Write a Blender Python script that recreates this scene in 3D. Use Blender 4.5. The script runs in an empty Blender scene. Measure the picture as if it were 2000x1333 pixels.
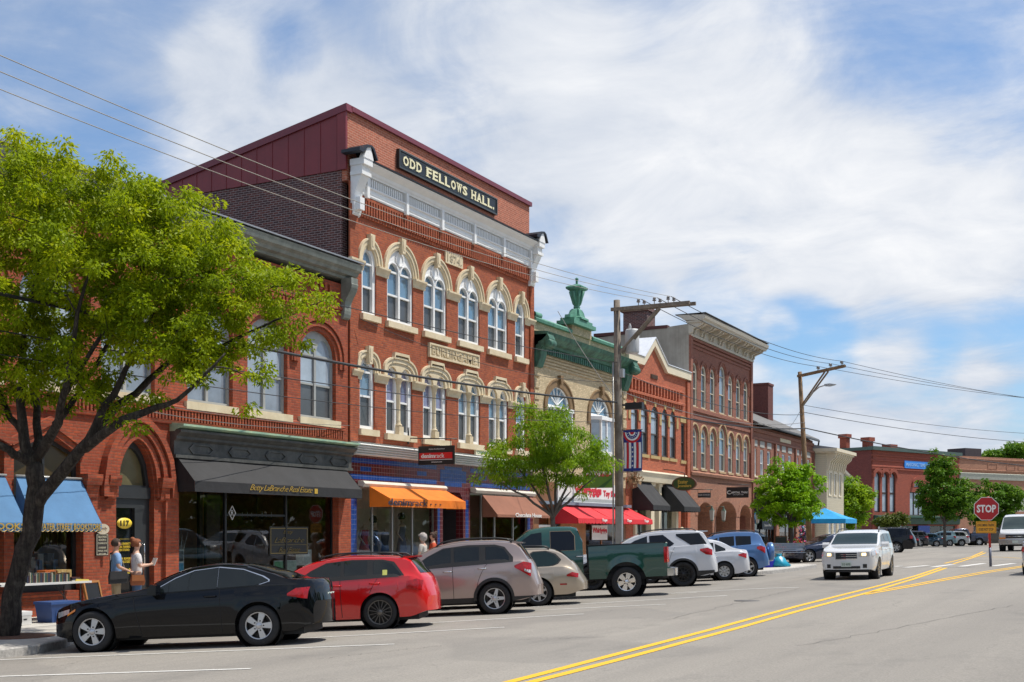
import bpy, math, random
import numpy as np
from mathutils import Vector, Matrix
from mathutils.geometry import tessellate_polygon
R = math.radians
rnd = random.Random(7)
SC = bpy.context.scene
COL = SC.collection
# ---------------------------------------------------------------- camera
CAMZ = 1.89; F_PX = 2380.0; HX, HY = 1000.0, 1038.0
YAW = math.atan(1233/2380.0); SY, CY = math.sin(YAW), math.cos(YAW)
cam = bpy.data.cameras.new('camera'); co = bpy.data.objects.new('camera', cam); COL.objects.link(co)
cam.sensor_fit = 'HORIZONTAL'; cam.sensor_width = 36; cam.lens = 36*F_PX/2000
cam.shift_x = 0.0; cam.shift_y = (HY-666.5)/2000; cam.clip_end = 3000; cam.clip_start = .1
co.location = (0, 0, CAMZ); co.rotation_euler = (R(90), 0, YAW)
SC.camera = co
SC.view_settings.view_transform = 'Standard'; SC.view_settings.look = 'None'
SC.view_settings.exposure = 0.32; SC.view_settings.gamma = 1.0
def ray(px, py):                       # photo pixel -> world direction
    u = (px-HX)/F_PX; v = (HY-py)/F_PX
    return Vector((CY*u-SY, SY*u+CY, v))
# ---------------------------------------------------------------- sun and sky
SUN = Vector((.40, .30, 1.0)).normalized()
sun = bpy.data.lights.new('sun', 'SUN'); sun.energy = 4.2; sun.angle = R(.53); sun.color = (1, .94, .84)
so = bpy.data.objects.new('sun', sun); COL.objects.link(so)
so.rotation_euler = SUN.to_track_quat('Z', 'Y').to_euler()
W = bpy.data.worlds.new('World'); SC.world = W; W.use_nodes = True
nt = W.node_tree; N = nt.nodes; N.clear(); LK = nt.links.new
def nd(t, **k):
    n = N.new(t)
    for a, b in k.items(): setattr(n, a, b)
    return n
def M(op, a, b=None, c=None, clamp=False):
    n = nd('ShaderNodeMath', operation=op, use_clamp=clamp)
    for i, v in enumerate((a, b, c)):
        if v is None: continue
        if isinstance(v, (int, float)): n.inputs[i].default_value = v
        else: LK(v, n.inputs[i])
    return n.outputs[0]
sky = nd('ShaderNodeTexSky', sky_type='NISHITA', sun_disc=False, sun_elevation=math.asin(SUN.z),
         sun_rotation=math.atan2(SUN.x, SUN.y), air_density=1.0, dust_density=.6, ozone_density=1.6)
tc = nd('ShaderNodeTexCoord'); sep = nd('ShaderNodeSeparateXYZ'); LK(tc.outputs['Generated'], sep.inputs[0])
zz = M('ADD', M('MAXIMUM', sep.outputs[2], 0.0), .22)
cmb = nd('ShaderNodeCombineXYZ')
LK(M('DIVIDE', sep.outputs[0], zz), cmb.inputs[0]); LK(M('DIVIDE', sep.outputs[1], zz), cmb.inputs[1])
def cloudnoise(scale, detail, rough, dist, rot, sc):
    mp = nd('ShaderNodeMapping'); mp.inputs['Rotation'].default_value = (0, 0, rot); mp.inputs['Scale'].default_value = sc
    LK(cmb.outputs[0], mp.inputs[0])
    n = nd('ShaderNodeTexNoise'); n.inputs['Scale'].default_value = scale; n.inputs['Detail'].default_value = detail
    n.inputs['Roughness'].default_value = rough; n.inputs['Distortion'].default_value = dist
    LK(mp.outputs[0], n.inputs['Vector']); return n.outputs['Fac']
n1 = cloudnoise(1.35, 12, .60, .35, .3, (1, 1, 1))
n2 = cloudnoise(2.2, 10, .62, .6, .45, (.55, 1.5, 1))
n3 = cloudnoise(4.2, 10, .62, .5, 0, (1, 1, 1))
n4 = cloudnoise(.9, 6, .55, .3, 1.1, (1, 1, 1))
def blob(px, py, rad, wt):             # a broad cloud bank (+) or clear gap (-) in a direction of the sky
    d = ray(px, py).normalized()
    dp = nd('ShaderNodeVectorMath', operation='DOT_PRODUCT'); nv = nd('ShaderNodeVectorMath', operation='NORMALIZE')
    LK(tc.outputs['Generated'], nv.inputs[0]); LK(nv.outputs[0], dp.inputs[0]); dp.inputs[1].default_value = d
    a = math.cos(math.atan(rad/F_PX))
    mr = nd('ShaderNodeMapRange', interpolation_type='SMOOTHERSTEP'); LK(dp.outputs['Value'], mr.inputs[0])
    mr.inputs[1].default_value = a; mr.inputs[2].default_value = 1.0-(1-a)*.03; mr.inputs[3].default_value = 0; mr.inputs[4].default_value = wt
    return mr.outputs[0]
BLOBS = [(150, 80, 360, -.025), (420, 20, 200, -.03), (420, 130, 110, .08), (560, 90, 80, -.06), (640, 60, 130, -.05), (520, 200, 260, .10), (900, 230, 420, .10), (1250, 200, 400, .10), (1450, 380, 380, .12), (1750, 450, 300, .10),
  (1900, 60, 260, -.035), (1850, 560, 260, .10), (1180, 560, 200, .04), (1400, 600, 110, -.08), (1570, 655, 120, -.22), (1750, 690, 150, -.20), (1950, 720, 180, -.17), (1780, 830, 220, .09), (1650, 770, 120, .05), (2000, 830, 150, .07), (1520, 640, 50, .10),
  (1650, 830, 240, .05), (1900, 850, 200, .03), (950, 260, 120, -.05), (1500, 160, 90, -.04), (1250, 90, 60, -.03), (100, 250, 260, -.03), (1230, 590, 90, -.05), (1880, 360, 110, -.05)]
base = M('ADD', M('MULTIPLY', n1, .45), M('ADD', M('MULTIPLY', n2, .28), M('MULTIPLY', n3, .27)))
acc = base
for b in BLOBS:
    acc = M('ADD', acc, blob(*b))
mask = nd('ShaderNodeMapRange', interpolation_type='SMOOTHSTEP'); LK(acc, mask.inputs[0])
mask.inputs[1].default_value = .36; mask.inputs[2].default_value = .64; mask.inputs[3].default_value = .14; mask.inputs[4].default_value = 1.0
# cloud brightness: brighter lumps, greyer bellies
shade = M('ADD', M('ADD', M('MULTIPLY', n3, .5), M('MULTIPLY', n4, .7)), M('MULTIPLY', acc, .5))
sh = nd('ShaderNodeMapRange'); LK(shade, sh.inputs[0]); sh.inputs[1].default_value = .74; sh.inputs[2].default_value = 1.12; sh.inputs[3].default_value = 0; sh.inputs[4].default_value = 1
cc = nd('ShaderNodeMix', data_type='RGBA'); LK(sh.outputs[0], cc.inputs['Factor'])
cc.inputs['A'].default_value = (.45, .505, .60, 1); cc.inputs['B'].default_value = (.76, .77, .79, 1)
skm = nd('ShaderNodeVectorMath', operation='SCALE'); LK(sky.outputs[0], skm.inputs[0]); skm.inputs['Scale'].default_value = .10
tint = nd('ShaderNodeVectorMath', operation='MULTIPLY'); LK(skm.outputs[0], tint.inputs[0]); tint.inputs[1].default_value = (.68, .95, 1.17)
mx = nd('ShaderNodeMix', data_type='RGBA'); LK(mask.outputs[0], mx.inputs['Factor']); LK(tint.outputs[0], mx.inputs['A']); LK(cc.outputs['Result'], mx.inputs['B'])
bg = nd('ShaderNodeBackground'); LK(mx.outputs['Result'], bg.inputs[0]); bg.inputs[1].default_value = 1.0
wo = nd('ShaderNodeOutputWorld'); LK(bg.outputs[0], wo.inputs[0])
# ---------------------------------------------------------------- terrain height
def g_s(y):
    if y < 20: return 0.0
    if y < 80: return .008*(y-20)
    return .48-.0017*(min(y, 150)-80)
def h(x, y):                            # road surface
    t = max(x, -16.2)
    v = .045*(t+13.3) if t < -9.5 else .171+.02*(min(t, 5)+9.5)
    return v+g_s(y)
def swk(y): return -.13+g_s(y)+.15       # sidewalk top
def gp(px, py, hf=h, off=0):            # point where the ray of a photo pixel meets the ground
    d = ray(px, py); k = CAMZ/max(1e-4, -d.z)
    for _ in range(60):
        p = d*k; k += .7*((CAMZ+p.z)-(hf(p.x, p.y)+off))/max(.008, -d.z)
        k = max(1, min(k, 900))
    p = d*k; return Vector((p.x, p.y, CAMZ+p.z))
FX = -21.5
def fs(px, t=FX):
    u = (px-HX)/F_PX; D = -t/(SY-CY*u); return D*(SY*u+CY)
def fz(px, py, t=FX):
    u = (px-HX)/F_PX; D = -t/(SY-CY*u); return CAMZ+(HY-py)/F_PX*D
def pd(px, py, D):                      # point on a pixel's ray at camera depth D
    d = ray(px, py)*D; return Vector((d.x, d.y, d.z+CAMZ))
# ---------------------------------------------------------------- mesh builder
class MB:
    def __init__(s): s.v = []; s.f = []; s.m = []; s.s = []
    def add(s, vs, fs_, mi=0, sm=False, xf=None):
        o = len(s.v)
        s.v += [tuple(xf @ Vector(p)) if xf else tuple(p) for p in vs]
        for f in fs_: s.f.append([o+i for i in f]); s.m.append(mi); s.s.append(sm)
        return s
    def box(s, x0, x1, y0, y1, z0, z1, mi=0, xf=None):
        vs = [(x, y, z) for z in (z0, z1) for y in (y0, y1) for x in (x0, x1)]
        return s.add(vs, [(0, 2, 3, 1), (4, 5, 7, 6), (0, 1, 5, 4), (2, 6, 7, 3), (0, 4, 6, 2), (1, 3, 7, 5)], mi, False, xf)
    def prism(s, poly, y0, y1, mi=0, xf=None, ax='y', caps=True, sm=False):   # poly in (x,z) extruded along y (or (y,z) along x, (x,y) along z)
        n = len(poly)
        def P(a, b, c): return {'y': (a, c, b), 'x': (c, a, b), 'z': (a, b, c)}[ax]
        vs = [P(a, b, y0) for a, b in poly]+[P(a, b, y1) for a, b in poly]
        fc = [(i, (i+1) % n, n+(i+1) % n, n+i) for i in range(n)]
        if caps:
            tri = tessellate_polygon([[Vector((a, b, 0)) for a, b in poly]])
            fc += [tuple(t) for t in tri]+[tuple(n+i for i in reversed(t)) for t in tri]
        return s.add(vs, fc, mi, sm, xf)
    def band(s, outer, inner, y0, y1, mi=0, closed=False):                    # solid between two (x,z) polylines
        n = len(outer)
        vs = [(a, y0, b) for a, b in outer]+[(a, y0, b) for a, b in inner]+[(a, y1, b) for a, b in outer]+[(a, y1, b) for a, b in inner]
        fc = []
        for i in range(n if closed else n-1):
            j = (i+1) % n
            fc += [(i, j, n+j, n+i), (2*n+i, 3*n+i, 3*n+j, 2*n+j), (i, 2*n+i, 2*n+j, j), (n+i, n+j, 3*n+j, 3*n+i)]
        if not closed:
            for i in (0, n-1): fc.append((i, n+i, 3*n+i, 2*n+i))
        return s.add(vs, fc, mi)
    def tube(s, pts, r, n=6, mi=0, caps=True, sm=True):
        pts = [Vector(p) for p in pts]; m = len(pts)
        rs = r if isinstance(r, (list, tuple)) else [r]*m
        vs = []; up = None
        for i, p in enumerate(pts):
            d = (pts[min(i+1, m-1)]-pts[max(i-1, 0)])
            d = d.normalized() if d.length > 1e-9 else Vector((0, 0, 1))
            if up is None: up = Vector((0, 0, 1)) if abs(d.z) < .9 else Vector((1, 0, 0))
            a = d.cross(up)
            if a.length < 1e-6: a = d.cross(Vector((1, .3, 0)))
            a.normalize(); b = a.cross(d); up = b
            for k in range(n):
                t = 2*math.pi*k/n; vs.append(p+a*(math.cos(t)*rs[i])+b*(math.sin(t)*rs[i]))
        fc = [(i*n+k, i*n+(k+1) % n, (i+1)*n+(k+1) % n, (i+1)*n+k) for i in range(m-1) for k in range(n)]
        if caps: fc += [tuple(range(n))[::-1], tuple(range((m-1)*n, m*n))]
        return s.add(vs, fc, mi, sm)
    def lathe(s, prof, c=(0, 0, 0), n=16, mi=0, ax='z', sm=True, xf=None, sq=None):
        vs = []
        for r, z in prof:
            for k in range(n):
                t = 2*math.pi*(k+.5)/n; q = r/math.cos(math.pi/4) if sq else r
                a, b = q*math.cos(t), q*math.sin(t)
                p = {'z': (a, b, z), 'y': (a, z, b), 'x': (z, a, b)}[ax]
                vs.append((p[0]+c[0], p[1]+c[1], p[2]+c[2]))
        m = len(prof)
        fc = [(i*n+k, i*n+(k+1) % n, (i+1)*n+(k+1) % n, (i+1)*n+k) for i in range(m-1) for k in range(n)]
        return s.add(vs, fc, mi, sm, xf)
    def sheet(s, rows, mi=0, sm=True):                                       # grid of points
        n = len(rows[0]); vs = [p for r in rows for p in r]
        fc = [(i*n+k, i*n+k+1, (i+1)*n+k+1, (i+1)*n+k) for i in range(len(rows)-1) for k in range(n-1)]
        return s.add(vs, fc, mi, sm)
    def build(s, name, mats, parent=None, loc=None, rz=0, org=None, fix=True, sharp=None):
        me = bpy.data.meshes.new(name)
        o = org if org is not None else ORG.get(rootname(parent), (0, 0, 0)) if parent else (0, 0, 0)
        me.from_pydata([(a-o[0], b-o[1], c-o[2]) for a, b, c in s.v], [], s.f)
        for m in (mats if isinstance(mats, (list, tuple)) else [mats]): me.materials.append(m)
        me.polygons.foreach_set('material_index', s.m); me.polygons.foreach_set('use_smooth', s.s)
        if fix:
            import bmesh
            bm = bmesh.new(); bm.from_mesh(me); bmesh.ops.recalc_face_normals(bm, faces=bm.faces); bm.to_mesh(me); bm.free()
        me.update()
        if sharp: me.set_sharp_from_angle(angle=R(sharp))
        ob = bpy.data.objects.new(name, me); COL.objects.link(ob)
        if parent: ob.parent = parent
        elif loc is not None: ob.location = loc
        ob.rotation_euler = (0, 0, rz)
        return ob
ORG = {}
def rootname(o):
    while o.parent: o = o.parent
    return o.name
def tag(o, label, cat, group=None, kind=None):
    if label: o['label'] = label
    if cat: o['category'] = cat
    if group: o['group'] = group
    if kind: o['kind'] = kind
    return o
def thing(name, label, cat, loc=(0, 0, 0), rz=0, group=None):
    o = bpy.data.objects.new(name, None); COL.objects.link(o); o.empty_display_size = .3
    o.location = loc; o.rotation_euler = (0, 0, rz); return tag(o, label, cat, group)
def fthing(name, label, cat, s0, z0=0, group=None, x=FX):          # a thing whose parts are given in facade coordinates (along, inward, up)
    o = thing(name, label, cat, (x, s0, z0), R(90), group); ORG[o.name] = (s0, 0, z0); return o
def copy_tree(o, parent=None):
    c = o.copy(); COL.objects.link(c)
    if parent: c.parent = parent
    for ch in o.children: copy_tree(ch, c)
    return c
# ---------------------------------------------------------------- materials
MATS = {}
def _new(name):
    m = bpy.data.materials.new(name); m.use_nodes = True; t = m.node_tree; b = t.nodes['Principled BSDF']; return m, t, b
def _sock(t, n, i, v):
    if isinstance(v, (int, float)): n.inputs[i].default_value = v
    elif isinstance(v, tuple): n.inputs[i].default_value = v
    else: t.links.new(v, n.inputs[i])
def tmath(t, op, a, b=0.0):
    n = t.nodes.new('ShaderNodeMath'); n.operation = op; _sock(t, n, 0, a); _sock(t, n, 1, b); return n.outputs[0]
def tnoise(t, scale, detail=4, rough=.6, vec=None, sc=None, dist=0):
    n = t.nodes.new('ShaderNodeTexNoise'); n.inputs['Scale'].default_value = scale; n.inputs['Detail'].default_value = detail
    n.inputs['Roughness'].default_value = rough; n.inputs['Distortion'].default_value = dist
    if vec is None:
        c = t.nodes.new('ShaderNodeTexCoord'); vec = c.outputs['Object']
    if sc:
        mp = t.nodes.new('ShaderNodeMapping'); mp.inputs['Scale'].default_value = sc; t.links.new(vec, mp.inputs[0]); vec = mp.outputs[0]
    t.links.new(vec, n.inputs['Vector']); return n.outputs['Fac']
def trange(t, v, a, b, c, d):
    n = t.nodes.new('ShaderNodeMapRange'); t.links.new(v, n.inputs[0])
    for i, q in enumerate((a, b, c, d)): n.inputs[i+1].default_value = q
    return n.outputs[0]
def tmix(t, f, a, b, mode='MIX'):
    n = t.nodes.new('ShaderNodeMix'); n.data_type = 'RGBA'; n.blend_type = mode
    for k, v in (('Factor', f), ('A', a), ('B', b)):
        if isinstance(v, (int, float)): n.inputs[k].default_value = v
        elif isinstance(v, tuple): n.inputs[k].default_value = v if len(v) == 4 else (*v, 1)
        else: t.links.new(v, n.inputs[k])
    return n.outputs['Result']
def tbump(t, b, hgt, dist=.01, strength=.5):
    n = t.nodes.new('ShaderNodeBump'); n.inputs['Distance'].default_value = dist; n.inputs['Strength'].default_value = strength
    t.links.new(hgt, n.inputs['Height']); t.links.new(n.outputs[0], b.inputs['Normal'])
def mat(name, c, rough=.6, metal=0, var=.12, scale=3, bump=0, bscale=40, coat=0, ior=1.5, c2=None, streak=0, spec=None):
    if name in MATS: return MATS[name]
    m, t, b = _new(name); b.inputs['Roughness'].default_value = rough; b.inputs['Metallic'].default_value = metal
    b.inputs['IOR'].default_value = ior; b.inputs['Coat Weight'].default_value = coat; b.inputs['Coat Roughness'].default_value = .03
    if spec is not None: b.inputs['Specular IOR Level'].default_value = spec
    if var or c2:
        f = tnoise(t, scale, 6, .65)
        f = trange(t, f, .3, .7, 0, 1)
        a = tuple(x*(1-var) for x in c); d = c2 or tuple(min(1, x*(1+var)) for x in c)
        col = tmix(t, f, a, d)
        if streak:
            s2 = trange(t, tnoise(t, 1, 4, .6, sc=(9, 9, .35)), .45, .75, 0, streak)
            col = tmix(t, s2, col, tuple(x*.45 for x in c))
        t.links.new(col, b.inputs['Base Color'])
    else: b.inputs['Base Color'].default_value = (*c, 1)
    if bump: tbump(t, b, tnoise(t, bscale, 5, .6), bump, .6)
    MATS[name] = m; return m
def brick(name, c1, c2, mortar, bw=.215, bh=.072, ms=.010, stain=.25, bump=.006, rough=.85, moff=.5):
    if name in MATS: return MATS[name]
    m, t, b = _new(name); b.inputs['Roughness'].default_value = rough
    tcn = t.nodes.new('ShaderNodeTexCoord'); sp = t.nodes.new('ShaderNodeSeparateXYZ'); t.links.new(tcn.outputs['Object'], sp.inputs[0])
    cb = t.nodes.new('ShaderNodeCombineXYZ'); t.links.new(tmath(t, 'ADD', sp.outputs[0], sp.outputs[1]), cb.inputs[0]); t.links.new(sp.outputs[2], cb.inputs[1])
    bt = t.nodes.new('ShaderNodeTexBrick'); bt.inputs['Scale'].default_value = 1; bt.inputs['Brick Width'].default_value = bw
    bt.inputs['Row Height'].default_value = bh; bt.inputs['Mortar Size'].default_value = ms; bt.inputs['Mortar Smooth'].default_value = .3
    bt.inputs['Color1'].default_value = (*c1, 1); bt.inputs['Color2'].default_value = (*c2, 1); bt.inputs['Mortar'].default_value = (*mortar, 1)
    bt.offset = moff
    t.links.new(cb.outputs[0], bt.inputs['Vector'])
    col = bt.outputs['Color']
    f1 = trange(t, tnoise(t, .55, 5, .6, dist=.4), .35, .7, 0, 1)
    col = tmix(t, tmath(t, 'MULTIPLY', f1, stain), col, tuple(x*.55 for x in c1))
    f2 = trange(t, tnoise(t, 1, 5, .65, sc=(2.2, 2.2, .3)), .5, .8, 0, stain*.9)
    col = tmix(t, f2, col, tuple(min(1, x*1.5+.03) for x in c2))
    f3 = trange(t, tnoise(t, 9, 3, .5), .3, .7, .82, 1.15)
    vm = t.nodes.new('ShaderNodeVectorMath'); vm.operation = 'SCALE'; t.links.new(col, vm.inputs[0]); t.links.new(f3, vm.inputs['Scale'])
    t.links.new(vm.outputs[0], b.inputs['Base Color'])
    inv = tmath(t, 'SUBTRACT', 1.0, bt.outputs['Fac']); tbump(t, b, inv, bump, .8)
    MATS[name] = m; return m
def glass(name, c, ior=1.9, rough=.04, wob=.0):
    m = mat(name, c, rough, 0, .25, .9, ior=ior)
    t = m.node_tree; b = t.nodes['Principled BSDF']
    tbump(t, b, tnoise(t, 1.3, 2, .4), .02, .12+wob); return m
def clearglass(name, tintc=(.85, .9, .88), refl=1.0):
    if name in MATS: return MATS[name]
    m = bpy.data.materials.new(name); m.use_nodes = True; t = m.node_tree; t.nodes.clear()
    tr = t.nodes.new('ShaderNodeBsdfTransparent'); tr.inputs[0].default_value = (*tintc, 1)
    gl = t.nodes.new('ShaderNodeBsdfGlossy'); gl.inputs['Roughness'].default_value = .01
    fr = t.nodes.new('ShaderNodeFresnel'); fr.inputs[0].default_value = 1.5
    mx_ = t.nodes.new('ShaderNodeMixShader'); o = t.nodes.new('ShaderNodeOutputMaterial')
    t.links.new(tmath(t, 'MULTIPLY', fr.outputs[0], refl*1.6), mx_.inputs[0]); t.links.new(tr.outputs[0], mx_.inputs[1]); t.links.new(gl.outputs[0], mx_.inputs[2])
    t.links.new(mx_.outputs[0], o.inputs[0]); MATS[name] = m; return m
def emit(name, c, st):
    if name in MATS: return MATS[name]
    m, t, b = _new(name); b.inputs['Base Color'].default_value = (*c, 1); b.inputs['Emission Color'].default_value = (*c, 1); b.inputs['Emission Strength'].default_value = st
    MATS[name] = m; return m
# ---------------------------------------------------------------- lettering
_TX = {}
def text_geo(s, bold=0.0, shear=0.0, spacing=1.0):
    k = (s, bold, shear, spacing)
    if k in _TX: return _TX[k]
    cu = bpy.data.curves.new('lettering', 'FONT'); cu.body = s; cu.size = 1; cu.extrude = .02; cu.offset = bold; cu.shear = shear
    cu.space_character = spacing; cu.resolution_u = 2; cu.align_x = 'LEFT'
    ob = bpy.data.objects.new('lettering', cu); me = ob.to_mesh()
    vs = np.empty(len(me.vertices)*3); me.vertices.foreach_get('co', vs); vs = vs.reshape(-1, 3)
    fc = [tuple(p.vertices) for p in me.polygons]; ob.to_mesh_clear(); bpy.data.objects.remove(ob); bpy.data.curves.remove(cu)
    _TX[k] = (vs, fc); return _TX[k]
def letters(mb, s, x0, x1, z0, z1, y, th=.02, mi=0, bold=0.0, shear=0.0, spacing=1.0, caps_h=None, xf=None, fit=True):
    vs, fc = text_geo(s, bold, shear, spacing)
    a, b = vs[:, 0].min(), vs[:, 0].max(); c, d = vs[:, 1].min(), vs[:, 1].max()
    kx = (x1-x0)/(b-a); kz = (z1-z0)/(d-c)
    if not fit: kx = kz = min(kx, kz)
    ox = x0 if fit else (x0+x1)/2-kx*(b-a)/2
    pts = [(ox+(p[0]-a)*kx, y-(p[2]+.02)/.04*th, z0+(p[1]-c)*kz) for p in vs]
    mb.add(pts, fc, mi, False, xf)
# ---------------------------------------------------------------- ground
def asphalt():
    m, t, b = _new('asphalt'); b.inputs['Roughness'].default_value = .88
    big = trange(t, tnoise(t, .12, 5, .6, sc=(1, .35, 1)), .35, .65, 0, 1)
    col = tmix(t, big, (.215, .198, .176), (.280, .258, .228))
    fine = trange(t, tnoise(t, 38, 4, .7), .3, .7, .72, 1.28)
    vm = t.nodes.new('ShaderNodeVectorMath'); vm.operation = 'SCALE'; t.links.new(col, vm.inputs[0]); t.links.new(fine, vm.inputs['Scale'])
    col = vm.outputs[0]
    oil = trange(t, tnoise(t, .8, 5, .65, sc=(1, .5, 1)), .56, .72, 0, .35)
    col = tmix(t, oil, col, (.10, .097, .092))
    # hairline cracks
    c = t.nodes.new('ShaderNodeTexCoord'); vo = t.nodes.new('ShaderNodeTexVoronoi'); vo.feature = 'DISTANCE_TO_EDGE'; vo.inputs['Scale'].default_value = .22
    mp = t.nodes.new('ShaderNodeMapping'); t.links.new(c.outputs['Object'], mp.inputs[0])
    wn = t.nodes.new('ShaderNodeTexNoise'); wn.inputs['Scale'].default_value = 1.2; wn.inputs['Detail'].default_value = 5; t.links.new(c.outputs['Object'], wn.inputs['Vector'])
    va = t.nodes.new('ShaderNodeVectorMath'); va.operation = 'ADD'; t.links.new(mp.outputs[0], va.inputs[0]); t.links.new(wn.outputs['Color'], va.inputs[1]); t.links.new(va.outputs[0], vo.inputs['Vector'])
    ck = trange(t, vo.outputs['Distance'], .0, .0035, .55, 0)
    ck2 = tmath(t, 'MULTIPLY', ck, trange(t, tnoise(t, .3, 3), .45, .6, 0, 1))
    col = tmix(t, ck2, col, (.07, .068, .065))
    wp_ = trange(t, tnoise(t, .55, 4, .6, sc=(1.6, .035, 1)), .42, .68, 0, .30); col = tmix(t, wp_, col, (.13, .123, .115))
    pt = trange(t, tnoise(t, .16, 2, .3), .60, .615, 0, .22); col = tmix(t, pt, col, (.12, .115, .11))
    sp2 = trange(t, tnoise(t, 5, 3, .6), .66, .74, 0, .35); col = tmix(t, sp2, col, (.09, .085, .08))
    t.links.new(col, b.inputs['Base Color']); tbump(t, b, tnoise(t, 60, 3, .7), .006, .8)
    return m
ASPH = asphalt()
CURB = [(-16.0, -30), (-16.0, 13.0), (-16.15, 14.2), (-16.6, 15.2), (-17.4, 16.2), (-17.4, 40.5), (-16.6, 42.5), (-13.2, 45.2), (-12.75, 46.5),
        (-12.6, 50), (-12.7, 53.5), (-13.6, 55.2), (-16.8, 57), (-17.4, 58.5), (-17.4, 100), (-18.5, 112), (-23, 122), (-31, 128), (-45, 132)]
def curb_x(y):
    for (x0, y0), (x1, y1) in zip(CURB, CURB[1:]):
        if y0 <= y <= y1: return x0+(x1-x0)*(y-y0)/(y1-y0)
    return CURB[-1][0] if y > 0 else CURB[0][0]
ys = sorted(set([-30, -10, 0, 5, 10]+list(np.arange(12, 60, .6))+list(np.arange(60, 150, 3.))+[160, 200, 300, 500, 900, 1500]))
xs = [-900, -400, -200, -120, -80, -50, -38, -30, -24, -20, -18, -17, -16.2, -15, -13.3, -11.4, -9.5, -8.6, -7, -4, 0, 5, 9, 15, 25, 40, 80, 200, 500, 900]
mb = MB(); mb.sheet([[(x, y, h(x, y)) for x in xs] for y in ys], 0, True)
tag(mb.build('road', ASPH), 'grey sun-bleached asphalt street with yellow and white lane lines', 'road', kind='structure')
# side walk with granite kerb
conc = mat('sidewalk_concrete', (.46, .44, .40), .85, var=.14, scale=2.2, bump=.003, bscale=60)
gran = mat('granite', (.36, .345, .325), .8, var=.35, scale=14, bump=.012, bscale=18)
mb = MB(); kb = MB()
def hb(x, y): return h(x, y)
cy = sorted(set([p[1] for p in CURB]+list(np.arange(-30, 132, 1.5))))
def topz(x, y):
    return max(h(x, y), -.13+g_s(y))+.15 if x > -16.2 else swk(y)
rows = []
for y in cy:
    cx = curb_x(y)
    rows.append([(cx-.16-(cx-.16+60)*q, y, topz(cx-.16-(cx-.16+60)*q, y)) for q in (0, .02, .04, .06, .085, .11, .2, 1)])
mb.sheet(rows, 0, True)
jn = mat('joint', (.14, .13, .12), .9)
tag(mb.build('sidewalk', conc), 'pale concrete sidewalk between the kerb and the shop fronts', 'sidewalk', kind='structure')
mj = MB()
for y in np.arange(-6, 120, 1.5):
    cx = curb_x(y)-.16
    mj.sheet([[(cx+(FX+.02-cx)*q, y+dy, topz(cx+(FX+.02-cx)*q, y+dy)+.004) for q in np.linspace(0, 1, 8)] for dy in (0, .018)], 0, False)
for x in (-18.3, -20.0):
    mj.sheet([[(x+dx, y, swk(y)+.004) for dx in (0, .018)] for y in np.arange(-6, 120, 2.)], 0, False)
tag(mj.build('sidewalk_joints', jn), 'dark expansion joints across the sidewalk slabs', 'sidewalk joints', kind='structure')
fr = []
for i, y in enumerate(cy):
    cx = curb_x(y); z0 = h(cx, y)-.1; z1 = topz(cx-.16, y)+.004
    fr.append([(cx+.012, y, z0), (cx, y, z1-.02), (cx-.02, y, z1), (cx-.16, y, z1), (cx-.165, y, z1-.1)])
kb.sheet(fr, 0, False)
tag(kb.build('kerb', gran), 'rough grey granite kerb along the sidewalk', 'kerb', kind='structure')
# painted lines
wpaint = mat('road_paint_white', (.74, .73, .70), .7, var=.1, scale=7, c2=(.58, .57, .54))
ypaint = mat('road_paint_yellow', (.84, .49, .004), .7, var=.12, scale=6, c2=(.76, .42, .010))
for m_ in (ypaint, wpaint):              # worn paint: specks of bare asphalt show through
    t_ = m_.node_tree; b_ = t_.nodes['Principled BSDF']; src = b_.inputs['Base Color'].links[0].from_socket
    w1 = trange(t_, tnoise(t_, 16, 6, .75), .54, .64, 0, 1); w2 = trange(t_, tnoise(t_, .9, 3, .6), .35, .65, .1, .75)
    t_.links.new(tmix(t_, tmath(t_, 'MULTIPLY', w1, w2), src, (.22, .205, .185)), b_.inputs['Base Color'])
def stripe(mb, pts, w, dz=.006):
    out = []
    for i in range(len(pts)-1):
        a, b = Vector(pts[i]).xy, Vector(pts[i+1]).xy; n = max(1, int((b-a).length/.5))
        for k in range(n+(i == len(pts)-2)): out.append(a.lerp(b, k/n))
    rows = []
    for i, p in enumerate(out):
        d = (out[min(i+1, len(out)-1)]-out[max(i-1, 0)]).normalized(); q = Vector((-d.y, d.x))*w/2
        rows.append([(p.x+q.x, p.y+q.y, h(p.x+q.x, p.y+q.y)+dz), (p.x-q.x, p.y-q.y, h(p.x-q.x, p.y-q.y)+dz)])
    mb.sheet(rows, 0, False)
def line_from(pts, w, name, m, label, cat='road line', group=None):
    mb = MB(); stripe(mb, [gp(*p) for p in pts], w)
    return tag(mb.build(name, m), label, cat, group, 'structure')
line_from([(980, 1337), (1100, 1306), (1214, 1276), (1412, 1224), (1560, 1184), (1728, 1142), (1790, 1125), (1838, 1109)], .14, 'yellow_line', ypaint, 'left stripe of the double yellow centre line')
line_from([(1022, 1337), (1110, 1315), (1214, 1288), (1412, 1235), (1560, 1194), (1700, 1157), (1780, 1133), (1848, 1110)], .14, 'yellow_line', ypaint, 'right stripe of the double yellow centre line')
line_from([(1845, 1101), (1898, 1088), (1920, 1078)], .12, 'yellow_line', ypaint, 'short far yellow stripe beyond the stop sign post')
line_from([(1862, 1102), (1900, 1090), (1925, 1080)], .12, 'yellow_line', ypaint, 'inner short far yellow stripe beyond the stop sign post')
line_from([(1696, 1158), (1770, 1145), (1850, 1130), (1930, 1116), (2030, 1101)], .12, 'yellow_line', ypaint, 'yellow branch line passing below the stop sign')
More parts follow.
